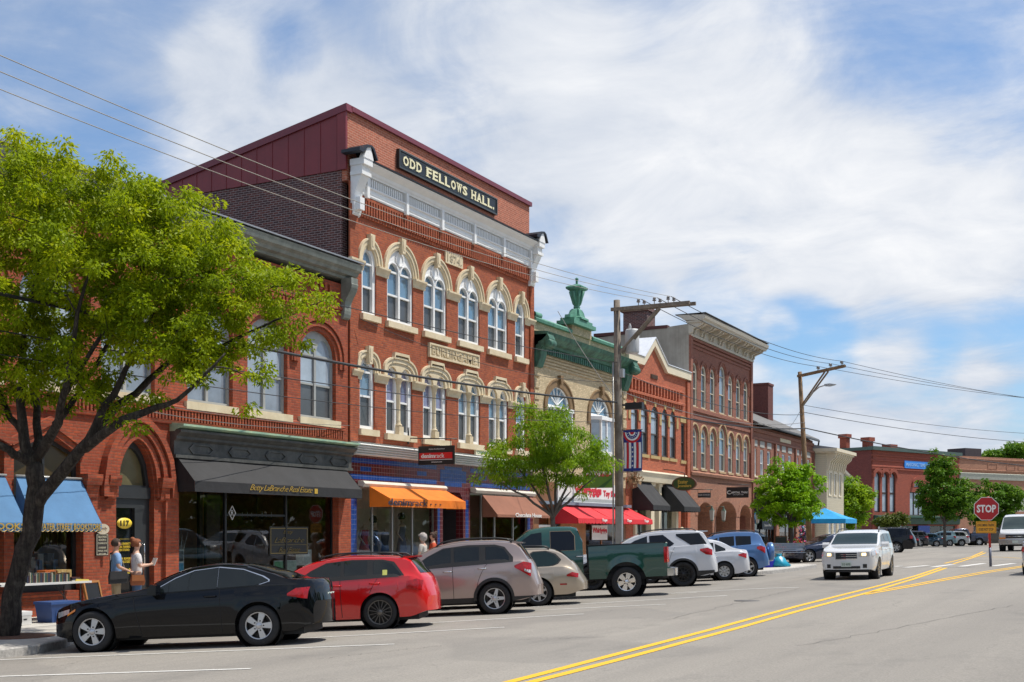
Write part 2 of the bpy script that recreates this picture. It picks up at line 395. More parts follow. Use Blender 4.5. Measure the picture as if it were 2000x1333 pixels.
line_from([(1690, 1162), (1770, 1148), (1850, 1133), (1935, 1118), (2030, 1103)], .12, 'yellow_line', ypaint, 'outer yellow branch line passing below the stop sign')
line_from([(1908, 1087), (1925, 1088), (1960, 1089), (2030, 1093)], .12, 'yellow_line', ypaint, 'thin far yellow line curving to the frame edge')
for (a, b) in [((1768, 1109), (1812, 1105)), ((1822, 1108), (1862, 1103)), ((1876, 1107), (1922, 1101)), ((1940, 1106), (1980, 1101)), ((1745, 1107), (1760, 1106))]:
    line_from([a, b], .3, 'crosswalk_dash', wpaint, 'white dash of the crossing beside the stop sign', 'road line', 'white crossing dashes')
PK = [((-60, 1324), (490, 1307)), ((-10, 1290), (770, 1259)), ((440, 1256), (985, 1226)), ((760, 1222), (1140, 1200)), ((900, 1200), (1300, 1181)),
      ((1040, 1186), (1420, 1164)), ((1290, 1160), (1560, 1148)), ((1060, 1172), (1360, 1172-14))]
for i, (a, b) in enumerate(PK):
    line_from([a, b], .12, 'parking_line', wpaint, 'white painted line between angled parking bays', 'parking line', 'white parking bay lines')
seal = mat('crack_sealant', (.075, .072, .068), .75, var=.3, scale=9)
cr_ = random.Random(12)
for a, b in [((1180, 1245), (1010, 1250)), ((1985, 1182), (1560, 1262)), ((620, 1288), (860, 1262)), ((1300, 1212), (1560, 1150))]:
    P0, P1 = gp(*a), gp(*b); n_ = 26; pts = []
    for k in range(n_+1): q = P0.lerp(P1, k/n_); pts.append(q+Vector((cr_.uniform(-.07, .07), cr_.uniform(-.07, .07), 0)))
    mb = MB(); stripe(mb, pts, .011, .005); tag(mb.build('road_crack', seal), 'thin crooked dark crack in the asphalt', 'road crack', 'cracks in the asphalt', 'structure')
mb = MB(); p = gp(1460, 1174); mb.lathe([(0, .006), (.3, .006), (.31, .0)], (p.x, p.y, p.z), 20)
tag(mb.build('manhole_cover', mat('cast_iron', (.09, .085, .08), .6)), 'small dark iron cover set in the asphalt', 'manhole cover')
p = gp(1478, 1215)
# far ground beyond the bend: grass verge and low hill of trees far off
# ---------------------------------------------------------------- building helpers
def arch(x0, x1, z0, zs=None, rise=0, n=12, kind='round'):
    if zs is None or (rise <= 0): return [(x0, z0), (x1, z0), (x1, zs if zs is not None else z0), (x0, zs if zs is not None else z0)]
    pts = [(x0, z0), (x1, z0)]; c = (x0+x1)/2; w = (x1-x0)/2
    for i in range(n+1):
        a = math.pi*i/n
        if kind == 'gothic':
            q = 1-2*i/n; xx = c+w*q; pts.append((xx, zs+rise*math.sqrt(max(0, 1-abs(q)**1.6))))
        elif kind == 'gable': q = 1-2*i/n; pts.append((c+w*q, zs+rise*(1-abs(q))))
        else: pts.append((c+w*math.cos(a), zs+rise*math.sin(a)))
    return pts
def ins(a, w, wb=None):                                      # inset of arch args
    x0, x1, z0, zs, rise = a; return (x0+w, x1-w, z0+(w if wb is None else wb), zs if rise > 0 else zs-w, max(0, rise-w))
def wall(mb, poly, holes=(), y=0.0, depth=.22, mi=0, rmi=None, edge=None):
    loops = [poly]+list(holes); flat = [p for l in loops for p in l]
    tri = tessellate_polygon([[Vector((a, b, 0)) for a, b in l] for l in loops])
    mb.add([(a, y, b) for a, b in flat], [tuple(t) for t in tri], mi)
    for l in (loops if edge else loops[1:]):
        n = len(l); mb.add([(a, y, b) for a, b in l]+[(a, y+depth, b) for a, b in l], [(i, (i+1) % n, n+(i+1) % n, n+i) for i in range(n)], mi if rmi is None else rmi)
def polyface(mb, poly, y, mi=0):
    tri = tessellate_polygon([[Vector((a, b, 0)) for a, b in poly]]); mb.add([(a, y, b) for a, b in poly], [tuple(t) for t in tri], mi)
def window(root, arc, lights, y, fm, gms, rail=.5, fd=.07, kind='round', name='window', extra=None, label=None, muntin=0):
    mb = MB(); wall(mb, arch(*arc, kind=kind), [arch(*l, kind=kind) for l in lights], y, fd, 0)
    pn = MB()
    for l in lights:
        x0, x1, z0, zs, rise = l; zt = zs+rise
        if rail:
            zr = z0+(zs-z0)*rail; mb.box(x0, x1, y+.025, y+fd-.005, zr-.03, zr+.03)
            polyface(pn, [(x0, z0), (x1, z0), (x1, zr), (x0, zr)], y+fd-.002, 1)
            polyface(pn, arch(x0, x1, zr, zs, rise, kind=kind), y+fd-.012, 0)
        else: polyface(pn, arch(*l, kind=kind), y+fd-.002, 0)
        for k in range(muntin): xm = x0+(x1-x0)*(k+1)/(muntin+1); mb.box(xm-.015, xm+.015, y+.02, y+fd-.01, z0, zt-.02)
        if rail and rise > .12: mb.box(x0, x1, y+.02, y+fd-.01, zs-.03, zs+.03)
    if extra: extra(mb)
    w = mb.build(name, fm, root)
    pn.build('pane', gms, w, fix=False)
    if label: w['label'] = label
    return w
def sub(parent, name, m, fn, **k):
    mb = MB(); fn(mb); return mb.build(name, m, parent, **k)
def strip(mb, x0, x1, prof, mi=0):                            # profile of (y,z) extruded along the facade
    mb.prism(prof, x0, x1, mi, ax='x')
def shell(root, x0, x1, z0, z1, depth, side_m, roof_m, par=.25, left=True, right=True, back=True, zr=None):
    """side walls, back and a flat roof behind the facade wall"""
    mb = MB()
    if left: mb.box(x0, x0+.3, .004, depth, z0, z1)
    if right: mb.box(x1-.3, x1, .004, depth, z0, z1)
    mb.box(x0+.3, x1-.3, depth-.3, depth, z0, z1)
    mb.build('side_wall', side_m, root)
    mb = MB(); mb.box(x0+.3, x1-.3, .3, depth-.3, z1-par-.15, z1-par); mb.build('roof', roof_m, root)
def awning(root, x0, x1, zt, zf, proj, val, m, scallop=0, txt=None, y0=-.05, inset=0, sidef=True, folds=6):
    mb = MB(); yb = -proj; n = 24
    rows = []
    for j in range(5):
        q = j/4; r = []
        for i in range(n+1):
            x = (x0+inset*(1-q))+(x1-x0-2*inset*(1-q))*i/n
            sag = -.02*math.sin(math.pi*q)*(1+.6*math.sin(i*folds*math.pi/n))
            r.append((x, y0+(yb-y0)*q, zt+(zf-zt)*q+sag))
        rows.append(r)
    mb.sheet(rows, 0, True)
    mb.sheet([[(a, b+.015, c-.02) for a, b, c in r] for r in rows], 0, True)
    a = [(x0+(x1-x0)*i/n, yb-.004, zf) for i in range(n+1)]
    def zlow(i):
        if not scallop: return zf-val
        ph = (i/n*scallop) % 1; return zf-val+.035*abs(math.cos(math.pi*ph))
    n2 = n
    if scallop: n2 = scallop*6; a = [(x0+(x1-x0)*i/n2, yb-.004, zf) for i in range(n2+1)]
    low = [(x0+(x1-x0)*i/n2, yb-.012-.006*math.sin(i*1.7), (zf-val+.04*(1-abs(math.sin(math.pi*(i/6.0))))) if scallop else zf-val) for i in range(n2+1)]
    mb.sheet([a, low], 0, False)
    if sidef:
        for x in (x0, x1):
            xi = x0+inset if x == x0 else x1-inset
            mb.add([(xi, y0, zt), (x, yb, zf), (x, yb, zf-val), (x, y0, zf-val)], [(0, 1, 2, 3)])
    w = mb.build('awning', m, root, fix=False)
    return w
def dentils(mb, x0, x1, y0, y1, z0, z1, pitch, w, mi=0):
    n = int((x1-x0)/pitch)
    for i in range(n):
        x = x0+(i+.5)*(x1-x0)/n; mb.box(x-w/2, x+w/2, y0, y1, z0, z1, mi)
def room(root, x0, x1, z0, z1, y0, depth, wm, fm=None, name='shop_interior'):
    mb = MB(); d = y0+depth
    mb.add([(x0, y0, z0), (x1, y0, z0), (x1, d, z0), (x0, d, z0), (x0, y0, z1), (x1, y0, z1), (x1, d, z1), (x0, d, z1)],
           [(0, 1, 2, 3), (4, 7, 6, 5), (3, 2, 6, 7), (0, 3, 7, 4), (1, 5, 6, 2)], 0)
    return mb.build(name, wm, root)
def bracket(mb, x0, x1, ytop, z0, z1, mi=0, n=10, y0=0):      # scroll bracket hanging below a cornice
    H_ = z1-z0; p = [(y0, z1)]
    p.append((-ytop, z1)); p.append((-ytop, z1-.14*H_))
    for i in range(n+1):
        q = i/n; p.append((-(ytop*(1-q)**1.5*(.82)+.09*(1+math.sin(q*9))*ytop+.05), z1-H_*(.16+.8*q)))
    p += [(-.04, z0), (y0, z0)]
    mb.prism(p, x0, x1, mi, ax='x')
# palette
STONE = mat('cream_stone', (.66, .53, .34), .85, var=.14, scale=2.5, bump=.004, bscale=30, c2=(.72, .62, .44), streak=.08)
WHITE = mat('white_paint', (.78, .78, .77), .6, var=.05, scale=2, streak=.08)
DARKW = mat('dark_trim', (.025, .028, .03), .45, var=.2)
BLK = mat('black_metal', (.012, .012, .013), .45, var=0)
GREYW = mat('grey_window_paint', (.33, .34, .33), .6, var=.1)
G_BLUE = glass('pane_sky', (.10, .19, .27), 2.3); G_LOW = glass('pane_screen', (.075, .082, .088), 1.6, .25)  # blue of the reflected sky is put into the G_BLUE pane colour
G_DARK = glass('pane_dark', (.012, .014, .016), 1.9); G_BLIND = glass('pane_blind', (.30, .36, .42), 1.9, .08); G_BLIND2 = glass('pane_blind_low', (.21, .25, .30), 1.8, .1)
G_PURP = glass('pane_drape', (.19, .19, .30), 2.0)
CLEAR = clearglass('shop_glass')
TAR = mat('roof_tar', (.05, .05, .052), .9)
B_A = brick('brick_red', (.40, .075, .024), (.24, .042, .017), (.21, .08, .045), stain=.35)
B_B = brick('brick_orange_red', (.41, .086, .025), (.26, .048, .018), (.25, .11, .06), stain=.38)
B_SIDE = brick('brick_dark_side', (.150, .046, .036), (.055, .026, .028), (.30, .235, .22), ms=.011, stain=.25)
B_ATT = brick('brick_attic', (.45, .130, .070), (.35, .095, .05), (.50, .28, .20), bw=.225, bh=.078, ms=.010, stain=.12)
DARKIN = mat('dark_interior', (.035, .028, .022), .9)
COPPER = mat('green_copper', (.030, .105, .072), .6, var=.3, scale=2.5, c2=(.075, .23, .155), streak=.9)
GOLD = mat('gold_paint', (.48, .31, .045), .45, var=.05)
GOLD2 = mat('dull_gold', (.24, .17, .05), .5, var=.05)
# ================================================================ building A : bookstore and real estate block
A = fthing('brick_shop_building', 'red brick block with gothic arched door, blue and black awnings behind the big tree', 'building', 24, 0)
aw, ae = 8.0, 30.66
ZA = 9.35
shopL, shopR = fs(345), fs(655)
dx0, dx1 = fs(228), fs(300)
up = []                                        # upper windows
pairs = [(fs(587), fs(655))]; wdt = pairs[0][1]-pairs[0][0]
for k in range(9):
    a0 = 28.29-k*2.33-(.55 if k > 2 else 0)-(.5 if k > 5 else 0)
    up.append((a0, a0+1.73, 5.18, 7.05, .72))
gab = [(fs(27), fs(157), .55, 3.62, .42), (fs(27)-2.55, fs(27)-.25, .55, 3.62, .42), (fs(27)-5.1, fs(27)-2.8, .55, 3.62, .42)]
holes = [arch(*u) for u in up]+[arch(*g, kind='gable') for g in gab]
holes.append(arch(dx0-.02, dx1+.02, .05, 2.95, 1.12, kind='gothic')); holes.append([(shopL, .5), (shopR, .5), (shopR, 3.0), (shopL, 3.0)])
mb = MB(); wall(mb, [(aw, -.4), (ae, -.4), (ae, ZA), (aw, ZA)], holes, 0, .24)
# corbel tables, brick pilasters and piers
for (z0, z1) in ((4.66, 4.92),): 
    strip(mb, aw, ae-.25, [(0, z1), (-.09, z1), (-.09, z1+.09), (0, z1+.14)]); strip(mb, aw, ae-.25, [(0, z0-.1), (-.07, z0-.1), (-.09, z0-.01), (0, z0-.01)])
    dentils(mb, aw, ae-.3, -.075, .0, z0, z1, .115, .062)
strip(mb, aw, ae-.3, [(0, 8.55), (-.06, 8.55), (-.06, 8.63), (0, 8.63)]); dentils(mb, aw, ae-.9, -.10, 0, 9.0, 9.2, .24, .12); dentils(mb, aw, ae-.9, -.07, 0, 8.36, 8.5, .16, .08)
for ui, u in enumerate(up):                                   # brick hood mould rings
    c = (u[0]+u[1])/2; w = (u[1]-u[0])/2
    for (o, i, d) in ((.42, .29, .10+.005*(ui % 2)), (.25, .13, .06+.005*(ui % 2))):
        po = [(c+(w+o)*math.cos(math.pi*k/18), 7.05+(.72+o)*math.sin(math.pi*k/18)) for k in range(19)]; pi_ = [(c+(w+i)*math.cos(math.pi*k/18), 7.05+(.72+i)*math.sin(math.pi*k/18)) for k in range(19)]
        mb.band([(po[0][0], 6.75)]+po+[(po[-1][0], 6.75)], [(pi_[0][0], 6.75)]+pi_+[(pi_[-1][0], 6.75)], -d, 0)
for gi, g in enumerate(gab):
    c = (g[0]+g[1])/2
    for (o, i, d) in ((.34, .20, .11+.004*gi), (.17, .05, .06+.004*gi)): mb.band([(g[0]-o*.5, 3.62+o-.1), (c, 4.04+o+.05), (g[1]+o*.5, 3.62+o-.1)], [(g[0]-i*.5, 3.62+i-.1), (c, 4.04+i), (g[1]+i*.5, 3.62+i-.1)], -d, 0)
dc, dw = (dx0+dx1)/2+.02, (dx1-dx0)/2
for (o, i, d) in ((.60, .44, .20), (.40, .24, .14), (.2, .04, .08)):
    def gothic(q): return [(dc+(dw+q)*(1-2*k/20), 2.95+(1.12+q)*math.sqrt(max(0, 1-abs(1-2*k/20)**1.6))) for k in range(21)]
    po, pi_ = gothic(o), gothic(i); mb.band([(po[0][0], 2.7)]+po+[(po[-1][0], 2.7)], [(pi_[0][0], 2.7)]+pi_+[(pi_[-1][0], 2.7)], -d, 0)
mb.box(fs(318), shopL-.03, -.10, 0, -.2, 3.1); mb.box(shopR+.03, ae, -.10, 0, -.2, 3.1); mb.box(fs(158), fs(190), -.08, 0, -.2, 3.0)
for s0_, s1_ in ((fs(157), fs(187)), (dx0-.42, dx0-.06), (dx1+.08, dx1+.46)):
    strip(mb, s0_, s1_, [(0, 2.95), (-.2, 2.95), (-.24, 3.1), (-.24, 3.2), (0, 3.2)]); strip(mb, s0_+.05, s1_-.05, [(0, 2.62), (-.1, 2.66), (-.16, 2.95), (0, 2.95)])
mb.build('wall', B_A, A)
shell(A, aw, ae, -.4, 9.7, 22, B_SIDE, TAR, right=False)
for k, u in enumerate(up):
    c = (u[0]+u[1])/2
    w = window(A, u, [(u[0]+.07, c-.045, u[2]+.09, u[3], .50), (c+.045, u[1]-.07, u[2]+.09, u[3], .50)], .13, GREYW, [G_BLIND, G_BLIND2 if k else G_LOW], rail=.52)
    sub(w, 'sill', STONE, lambda m: m.box(u[0]-.13, u[1]+.13, -.1, .2, u[2]-.2, u[2]+.001))
# cornice with end bracket
mb = MB(); strip(mb, aw, ae+.12, [(.3, 9.45), (-.10, 9.50), (-.12, 9.57), (-.26, 9.61), (-.30, 9.70), (-.40, 9.77), (-.43, 9.87), (-.46, 9.94), (.3, 10.0)])
cg = mat('grey_green_cornice', (.17, .185, .16), .65, var=.2, c2=(.25, .27, .24), streak=.3)
cor = mb.build('cornice', cg, A)
sub(A, 'cornice_bracket', cg, lambda m: bracket(m, 30.28, 30.62, .38, 8.30, 9.52))
sub(A, 'flashing', mat('grey_metal_flashing', (.30, .31, .33), .5, .4), lambda m: m.box(aw, ae+.15, -.48, .3, 9.99, 10.03))
# copper shop cornice and dark frieze over the real estate shop
ct = mat('green_copper_pale', (.28, .52, .42), .6, var=.35, scale=2.2, c2=(.42, .55, .35))
mb = MB(); strip(mb, shopL-.25, ae-.02, [(0, 4.38), (-.16, 4.38), (-.20, 4.42), (-.46, 4.50), (-.46, 4.55), (0, 4.60)]); mb.build('shop_cornice', ct, A)
fz_m = mat('weathered_dark_metal', (.055, .058, .055), .6, var=.4, scale=3, c2=(.11, .11, .10), streak=.4)
mb = MB(); strip(mb, shopL-.24, ae-.03, [(0, 3.80), (-.14, 3.80), (-.14, 4.14), (-.22, 4.2), (-.22, 4.26), (-.36, 4.36), (-.36, 4.42), (0, 4.42)])
strip(mb, shopL-.24, ae-.03, [(0, 3.72), (-.2, 3.72), (-.2, 3.80), (0, 3.80)])
for k in range(5):                             # raised elongated hexagons in the frieze
    c = shopL+.75+k*1.5
    hx = lambda a, b: [(c-a, 3.97), (c-a+.14, 3.97+b), (c+a-.14, 3.97+b), (c+a, 3.97), (c+a-.14, 3.97-b), (c-a+.14, 3.97-b)]
    mb.band(hx(.48, .13), hx(.40, .09), -.17, -.138, closed=True)
mb.build('frieze', fz_m, A)
canv = mat('black_canvas', (.017, .017, .019), .75, var=.3, scale=1.5, bump=.03, bscale=2.5)
a1 = awning(A, shopL-.13, 30.36, 3.84, 3.14, .70, .27, canv)
def script(mb, s, x0, x1, z0, z1, y): letters(mb, s, x0, x1, z0, z1, y, .008, bold=-.02, shear=.45, spacing=.84)
sub(a1, 'lettering', GOLD, lambda m: (script(m, 'Betty LaBranche Real Estate', fs(487, -20.8), fs(609, -20.8), 2.92, 3.12, -.725), m.box(fs(613, -20.8), fs(619, -20.8), -.73, -.722, 2.95, 3.09)))
# real estate shop front
mb = MB(); xa, xb = shopL, shopR; cuts = [xa, fs(447), fs(565), xb]
for x in cuts: mb.box(x-.035, x+.035, .10, .18, .5, 3.0)
mb.box(xa, xb, .11, .17, .5, .62); mb.box(xa, xb, .11, .17, 2.92, 3.0); mb.box(fs(447), fs(565), .12, .2, 2.3, 2.36)
sf = mb.build('shop_window', BLK, A)
sub(sf, 'pane', CLEAR, lambda m: [polyface(m, [(a+.035, .62), (b-.035, .62), (b-.035, 2.92), (a+.035, 2.92)], .14) for a, b in zip(cuts, cuts[1:])], fix=False)
WARM = mat('shop_wall_brown', (.34, .19, .075), .85, var=.3); room(A, xa-.2, xb+.2, .45, 3.2, .24, 4.5, WARM)
mb = MB(); mb.box(fs(449), fs(475), .8, .9, .5, 2.9); mb.box(fs(500), fs(506), 2.0, 2.1, .5, 3.1); mb.box(xa, xb, .26, .8, .5, .78); mb.build('display_shelf', mat('dark_wood', (.05, .03, .018), .6), A)
mb = MB()
for x in (fs(362), fs(556)):                   # candle-style chandeliers inside
    mb.tube([(x+.5, 1.4, 3.1), (x+.5, 1.4, 2.35)], .012, 5)
    for k in range(6):
        a = k*math.pi/3; px_, py_ = x+.5+.42*math.cos(a), 1.4+.42*math.sin(a)
        mb.tube([(x+.5, 1.4, 2.35), (px_, py_, 2.22), (px_, py_, 2.3)], .01, 5); mb.tube([(px_, py_, 2.3), (px_, py_, 2.45)], .014, 6, 1)
mb.build('chandelier', [BLK, mat('candle', (.7, .66, .55), .5)], A)
mb = MB(); x = fs(385)
for k in range(26):
    a = rnd.uniform(-.7, .7); L_ = rnd.uniform(.7, 1.1); mb.tube([(x, .6, .78), (x+a*.35*L_, .6, .8+.6*L_), (x+a*.6*L_, .6+rnd.uniform(-.1, .1), .8+L_)], [.006, .005, .003], 4)
mb.build('white_branches', mat('bleached_twigs', (.6, .58, .52), .8), A)
def postercard(root, x0, x1, z0, z1, y, cols):
    mb = MB(); mb.box(x0, x1, y, y+.01, z0, z1, 0); n = len(cols)
    for i in range(n):
        r, c_ = divmod(i, 2); w_ = (x1-x0)/2; h_ = (z1-z0)/math.ceil(n/2)
        mb.box(x0+c_*w_+.02, x0+(c_+1)*w_-.02, y-.005, y+.002, z1-(r+1)*h_+.02, z1-r*h_-.02, i+1)
    return mb.build('poster', [mat('card', (.62, .63, .62), .6)]+[mat('print%d' % (hash(c) % 99991), c, .6, var=.3, scale=14) for c in cols], root)
postercard(A, fs(347), fs(371), .78, 1.42, .2, [(.25, .35, .4), (.1, .1, .1), (.05, .25, .5), (.1, .35, .55)])
postercard(A, fs(546), fs(590), .72, 1.06, .2, [(.15, .35, .2), (.35, .45, .4)])
postercard(A, fs(592), fs(622), .9, 1.35, .25, [(.5, .52, .5), (.45, .5, .5)])
mb = MB(); x0, x1, z0, z1 = fs(533), fs(608), 1.22, 2.02
mb.box(x0, x1, .115, .125, z0, z1, 0); mb.band([(x0+.04, z0+.04), (x1-.04, z0+.04), (x1-.04, z1-.04), (x0+.04, z1-.04)], [(x0+.06, z0+.06), (x1-.06, z0+.06), (x1-.06, z1-.06), (x0+.06, z1-.06)], .108, .114, 1, closed=True)
script(mb, 'Betty', x0+.6, x0+1.05, 1.79, 1.92, .11); script(mb, 'LaBranche', x0+.2, x1-.2, 1.57, 1.71, .11); mb.box(x0+.06, x1-.06, .108, .114, 1.50, 1.508, 1); script(mb, 'Real Estate', x0+.4, x1-.4, 1.30, 1.43, .11)
mb.m[-0:] = []; nlet = len(mb.f)
mb.m = [0 if i < 6 else 1 for i in range(nlet)]; mb.build('window_sign', [BLK, GOLD2], A)
mb = MB(); c = fs(459); hx = [(c-.15, 2.38), (c, 2.58), (c+.15, 2.38), (c, 2.18)]; mb.band(hx, [(c-.12, 2.38), (c, 2.54), (c+.12, 2.38), (c, 2.22)], .09, .1, closed=True)
letters(mb, 'R', c-.05, c+.06, 2.31, 2.46, .1, .01); mb.build('diamond_sign', mat('silver', (.5, .5, .5), .4), A)
# gothic doorway 117
mb = MB(); y = .16
wall(mb, arch(dx0-.02, dx1+.02, .05, 2.95, 1.12, kind='gothic'), [[(dx0+.05, .25), (dx0+.74, .25), (dx0+.74, 2.45), (dx0+.05, 2.45)], arch(dx0+.1, dx1-.1, 3.0, 3.05, .86, kind='gothic')], y, .1)
mb.box(dx0, dx1, y-.06, y, 2.68, 2.95); d_ = mb.build('door', DARKW, A)
sub(d_, 'pane', G_DARK, lambda m: (polyface(m, [(dx0+.05, .25), (dx0+.74, .25), (dx0+.74, 2.45), (dx0+.05, 2.45)], y+.09)), fix=False)
sub(d_, 'transom_pane', glass('amber_transom', (.14, .12, .06), 1.5, .2), lambda m: polyface(m, arch(dx0+.1, dx1-.1, 3.0, 3.05, .86, kind='gothic'), y+.09), fix=False)
sub(d_, 'handle', mat('polished_steel', (.6, .6, .6), .2, 1, var=0), lambda m: m.tube([(dx0+.95, y, 1.05), (dx0+.97, y-.09, 1.1), (dx0+.97, y-.09, 1.55), (dx0+.95, y, 1.6)], .018, 6))
def dlet(m):
    xc = dx0+.40
    m.lathe([(0, 0), (.24, 0), (.24, .012)], (xc, y-.01, 2.08), 24, 0, 'y', xf=Matrix.Translation((0, 0, 2.08)) @ Matrix.Diagonal((1, 1, .55, 1)) @ Matrix.Translation((0, 0, -2.08)))
    k = len(m.f); letters(m, '117', xc-.14, xc+.14, 2.01, 2.15, y-.012, .01, bold=.02); m.m[k:] = [1]*(len(m.f)-k)
    k = len(m.f)
    for z, ls in ((1.62, ('MARY LOU BARRETT', 'PERSONAL TRAINING', 'EXETER STUDIO')), (1.26, ('EXETER RIVER', 'TECHNOLOGIES')), (1.0, ('ARABELLA', 'SUITE ONE'))):
        for i, t_ in enumerate(ls): letters(m, t_, xc-.27+.02*i, xc+.27-.02*i, z-i*.075-.055, z-i*.075, y+.07, .01)
    m.box(xc-.22, xc+.22, y+.06, y+.07, 1.70, 1.705)
    for k2 in range(len(m.f)-k): pass
sub(d_, 'lettering', [mat('sign_yellow', (.75, .55, .05), .5, var=0), BLK], dlet)
mb = MB(); mb.box(dx0-.02, dx1+.02, .01, .60, .0, .05); mb.box(dx0-.3, dx1+.3, -.35, .24, -.2, .05); mb.build('door_step', gran, A)
# recess walls
mb = MB(); mb.box(dx0-.12, dx0-.021, .24, .66, .0, 4.2); mb.box(dx1+.021, dx1+.12, .24, .66, 0, 4.2); mb.build('door_surround', DARKW, A)
# bookstore windows
for i, g in enumerate(gab):
    c = (g[0]+g[1])/2
    wall_l = [arch(g[0]+.07, g[1]-.07, g[2]+.1, 2.3, 0), arch(g[0]+.07, g[0]+.62, 3.05-.0, 3.62, .0)]
    mb = MB(); y = .14
    wall(mb, arch(*g, kind='gable'), [[(g[0]+.08, .7), (g[1]-.08, .7), (g[1]-.08, 2.45), (g[0]+.08, 2.45)], [(g[0]+.1, 3.1), (g[1]-.1, 3.1), (g[1]-.1, 3.60), (c, 3.93), (g[0]+.1, 3.60)]], y, .08)
    mb.box(c-.03, c+.03, y+.01, y+.06, 3.1, 3.9); w = mb.build('shop_window', DARKW, A)
    sub(w, 'pane', CLEAR, lambda m: polyface(m, [(g[0]+.08, .7), (g[1]-.08, .7), (g[1]-.08, 2.45), (g[0]+.08, 2.45)], y+.05), fix=False)
    sub(w, 'transom_pane', glass('amber_dark_pane', (.07, .045, .014), 1.5, .2), lambda m: polyface(m, [(g[0]+.1, 3.1), (g[1]-.1, 3.1), (g[1]-.1, 3.60), (c, 3.93), (g[0]+.1, 3.60)], y+.05), fix=False)
    room(A, g[0]-.1, g[1]+.1, .6, 2.6, .24, 2.5, WARM)
mb = MB()
for k in range(70):                            # gold foil streamers in the bookstore window
    x = gab[0][0]+.12+rnd.random()*(gab[0][1]-gab[0][0]-.25); z = rnd.uniform(1.5, 1.95); mb.tube([(x, .3, 2.4), (x+.01, .3, z)], .006, 3, 0)
mb.build('foil_curtain', mat('gold_foil', (.5, .40, .08), .35, .6), A)
mb = MB()
for k in range(26):
    x = gab[0][0]+.2+rnd.random()*1.6; w_ = rnd.uniform(.05, .2); hh = rnd.uniform(.12, .3); mb.box(x, x+w_, .35+rnd.random()*.4, .75+rnd.random()*.2, .75+rnd.random()*.5, 1.1+hh, k % 4)
mb.build('book_display', [mat('book%d' % i, c, .5) for i, c in enumerate([(.06, .16, .3), (.3, .3, .28), (.25, .04, .03), (.05, .05, .06)])], A)
bl = mat('blue_canvas', (.075, .19, .36), .8, var=.15, scale=1.2, bump=.03, bscale=2.5)
for i, g in enumerate(gab[:2]):
    a1 = awning(A, g[0]-.02, g[1]+.02, 3.05, 2.07, .64, .2, bl, scallop=14, inset=.04)
    def bt(m):
        letters(m, ('WATER STREET BOOKSTORE' if i == 0 else 'BOOKS'), g[0]+.04 if i == 0 else g[1]-.9, g[1]-.02, 1.925, 2.06, -.665, .008, bold=.012)
        pts = [(g[0]-.02+(g[1]-g[0]+.04)*k/84, -.662, 2.07-.2+.04*(1-abs(math.sin(math.pi*k/6)))+.012) for k in range(85)]; m.tube(pts, .008, 4, sm=False)
    sub(a1, 'lettering', GOLD, bt)
    sub(a1, 'awning_bar', mat('pale_metal', (.5, .5, .48), .4, .6), lambda m: m.tube([(g[0], -.06, 3.08), (g[1], -.06, 3.08)], .03, 6))
# ================================================================ building B : Odd Fellows block
B = fthing('brick_hall_building', 'tall three storey orange brick hall with cream arched windows and white cornice', 'building', 37, 0)
b0, b1 = 30.68, 43.30
upw = [(fs(706.5), fs(735), 8.64), (fs(756), fs(807), 8.62), (fs(827.3), fs(872.6), 8.62), (fs(894.9), fs(936.6), 8.62), (fs(953.2), fs(991.7), 8.62), (fs(1006.3), fs(1025.8), 8.62)]
low = [(fs(702.7), fs(732), 5.06), (fs(754), fs(805.5), 5.02), (fs(826.3), fs(872.6), 5.02), (fs(895.6), fs(938), 5.02), (fs(954.8), fs(992.7), 5.02), (fs(1008), fs(1027), 5.02)]
ZI = 10.25; ZL = 6.86
def upa(w): r = (w[1]-w[0])/2; return (w[0], w[1], w[2], ZI, r if r > .6 else r*1.35)
def loa(w): r = (w[1]-w[0])/2; return (w[0], w[1], w[2], ZL, .44)
ent = [(fs(865), fs(905), -.3, 2.95, 0), (fs(697), fs(853), .45, 3.28, 0), (fs(918), fs(1034), .45, 3.28, 0)]
TILE = brick('maroon_tile', (.115, .012, .016), (.085, .010, .014), (.24, .12, .12), bw=.15, bh=.15, ms=.006, stain=.06, bump=.003, rough=.25, moff=0)
TBLUE = brick('blue_tile', (.010, .050, .24), (.008, .038, .19), (.12, .15, .28), bw=.15, bh=.15, ms=.006, stain=.06, bump=.003, rough=.25, moff=0)
mb = MB()
wall(mb, [(b0, 4.3), (b1, 4.3), (b1, 12.6), (b0, 12.6)], [arch(*upa(w), n=16) for w in upw]+[arch(*loa(w), n=14) for w in low], 0, .26)
# corbelled brick frieze under the cornice
strip(mb, b0+.55, b1-.5, [(0, 12.16), (-.12, 12.16), (-.12, 12.6), (0, 12.6)]); dentils(mb, b0+.55, b1-.5, -.12, 0, 11.72, 12.16, .15, .085)
strip(mb, b0+.55, b1-.5, [(0, 11.86), (-.05, 11.86), (-.05, 12.16), (0, 12.16)])
dentils(mb, b0+.55, b1-.5, -.05, 0, 11.62, 11.72, .15, .13)
mb.box(b0, b0+.42, -.06, 0, 4.62, 11.9); mb.box(b1-.32, b1, -.06, 0, 4.62, 11.9)
mb.build('wall', B_B, B)
mb = MB(); wall(mb, [(b0, -.4), (b1, -.4), (b1, 4.26), (b0, 4.26)], [[(e[0], e[2]+.001), (e[1], e[2]+.001), (e[1], e[3]), (e[1]-.25, e[3]+.3), (e[0]+.25, e[3]+.3), (e[0], e[3])] if k == 0 else arch(*e) for k, e in enumerate(ent)], 0, .3)
tl = mb.build('tiled_shop_wall', TILE, B)
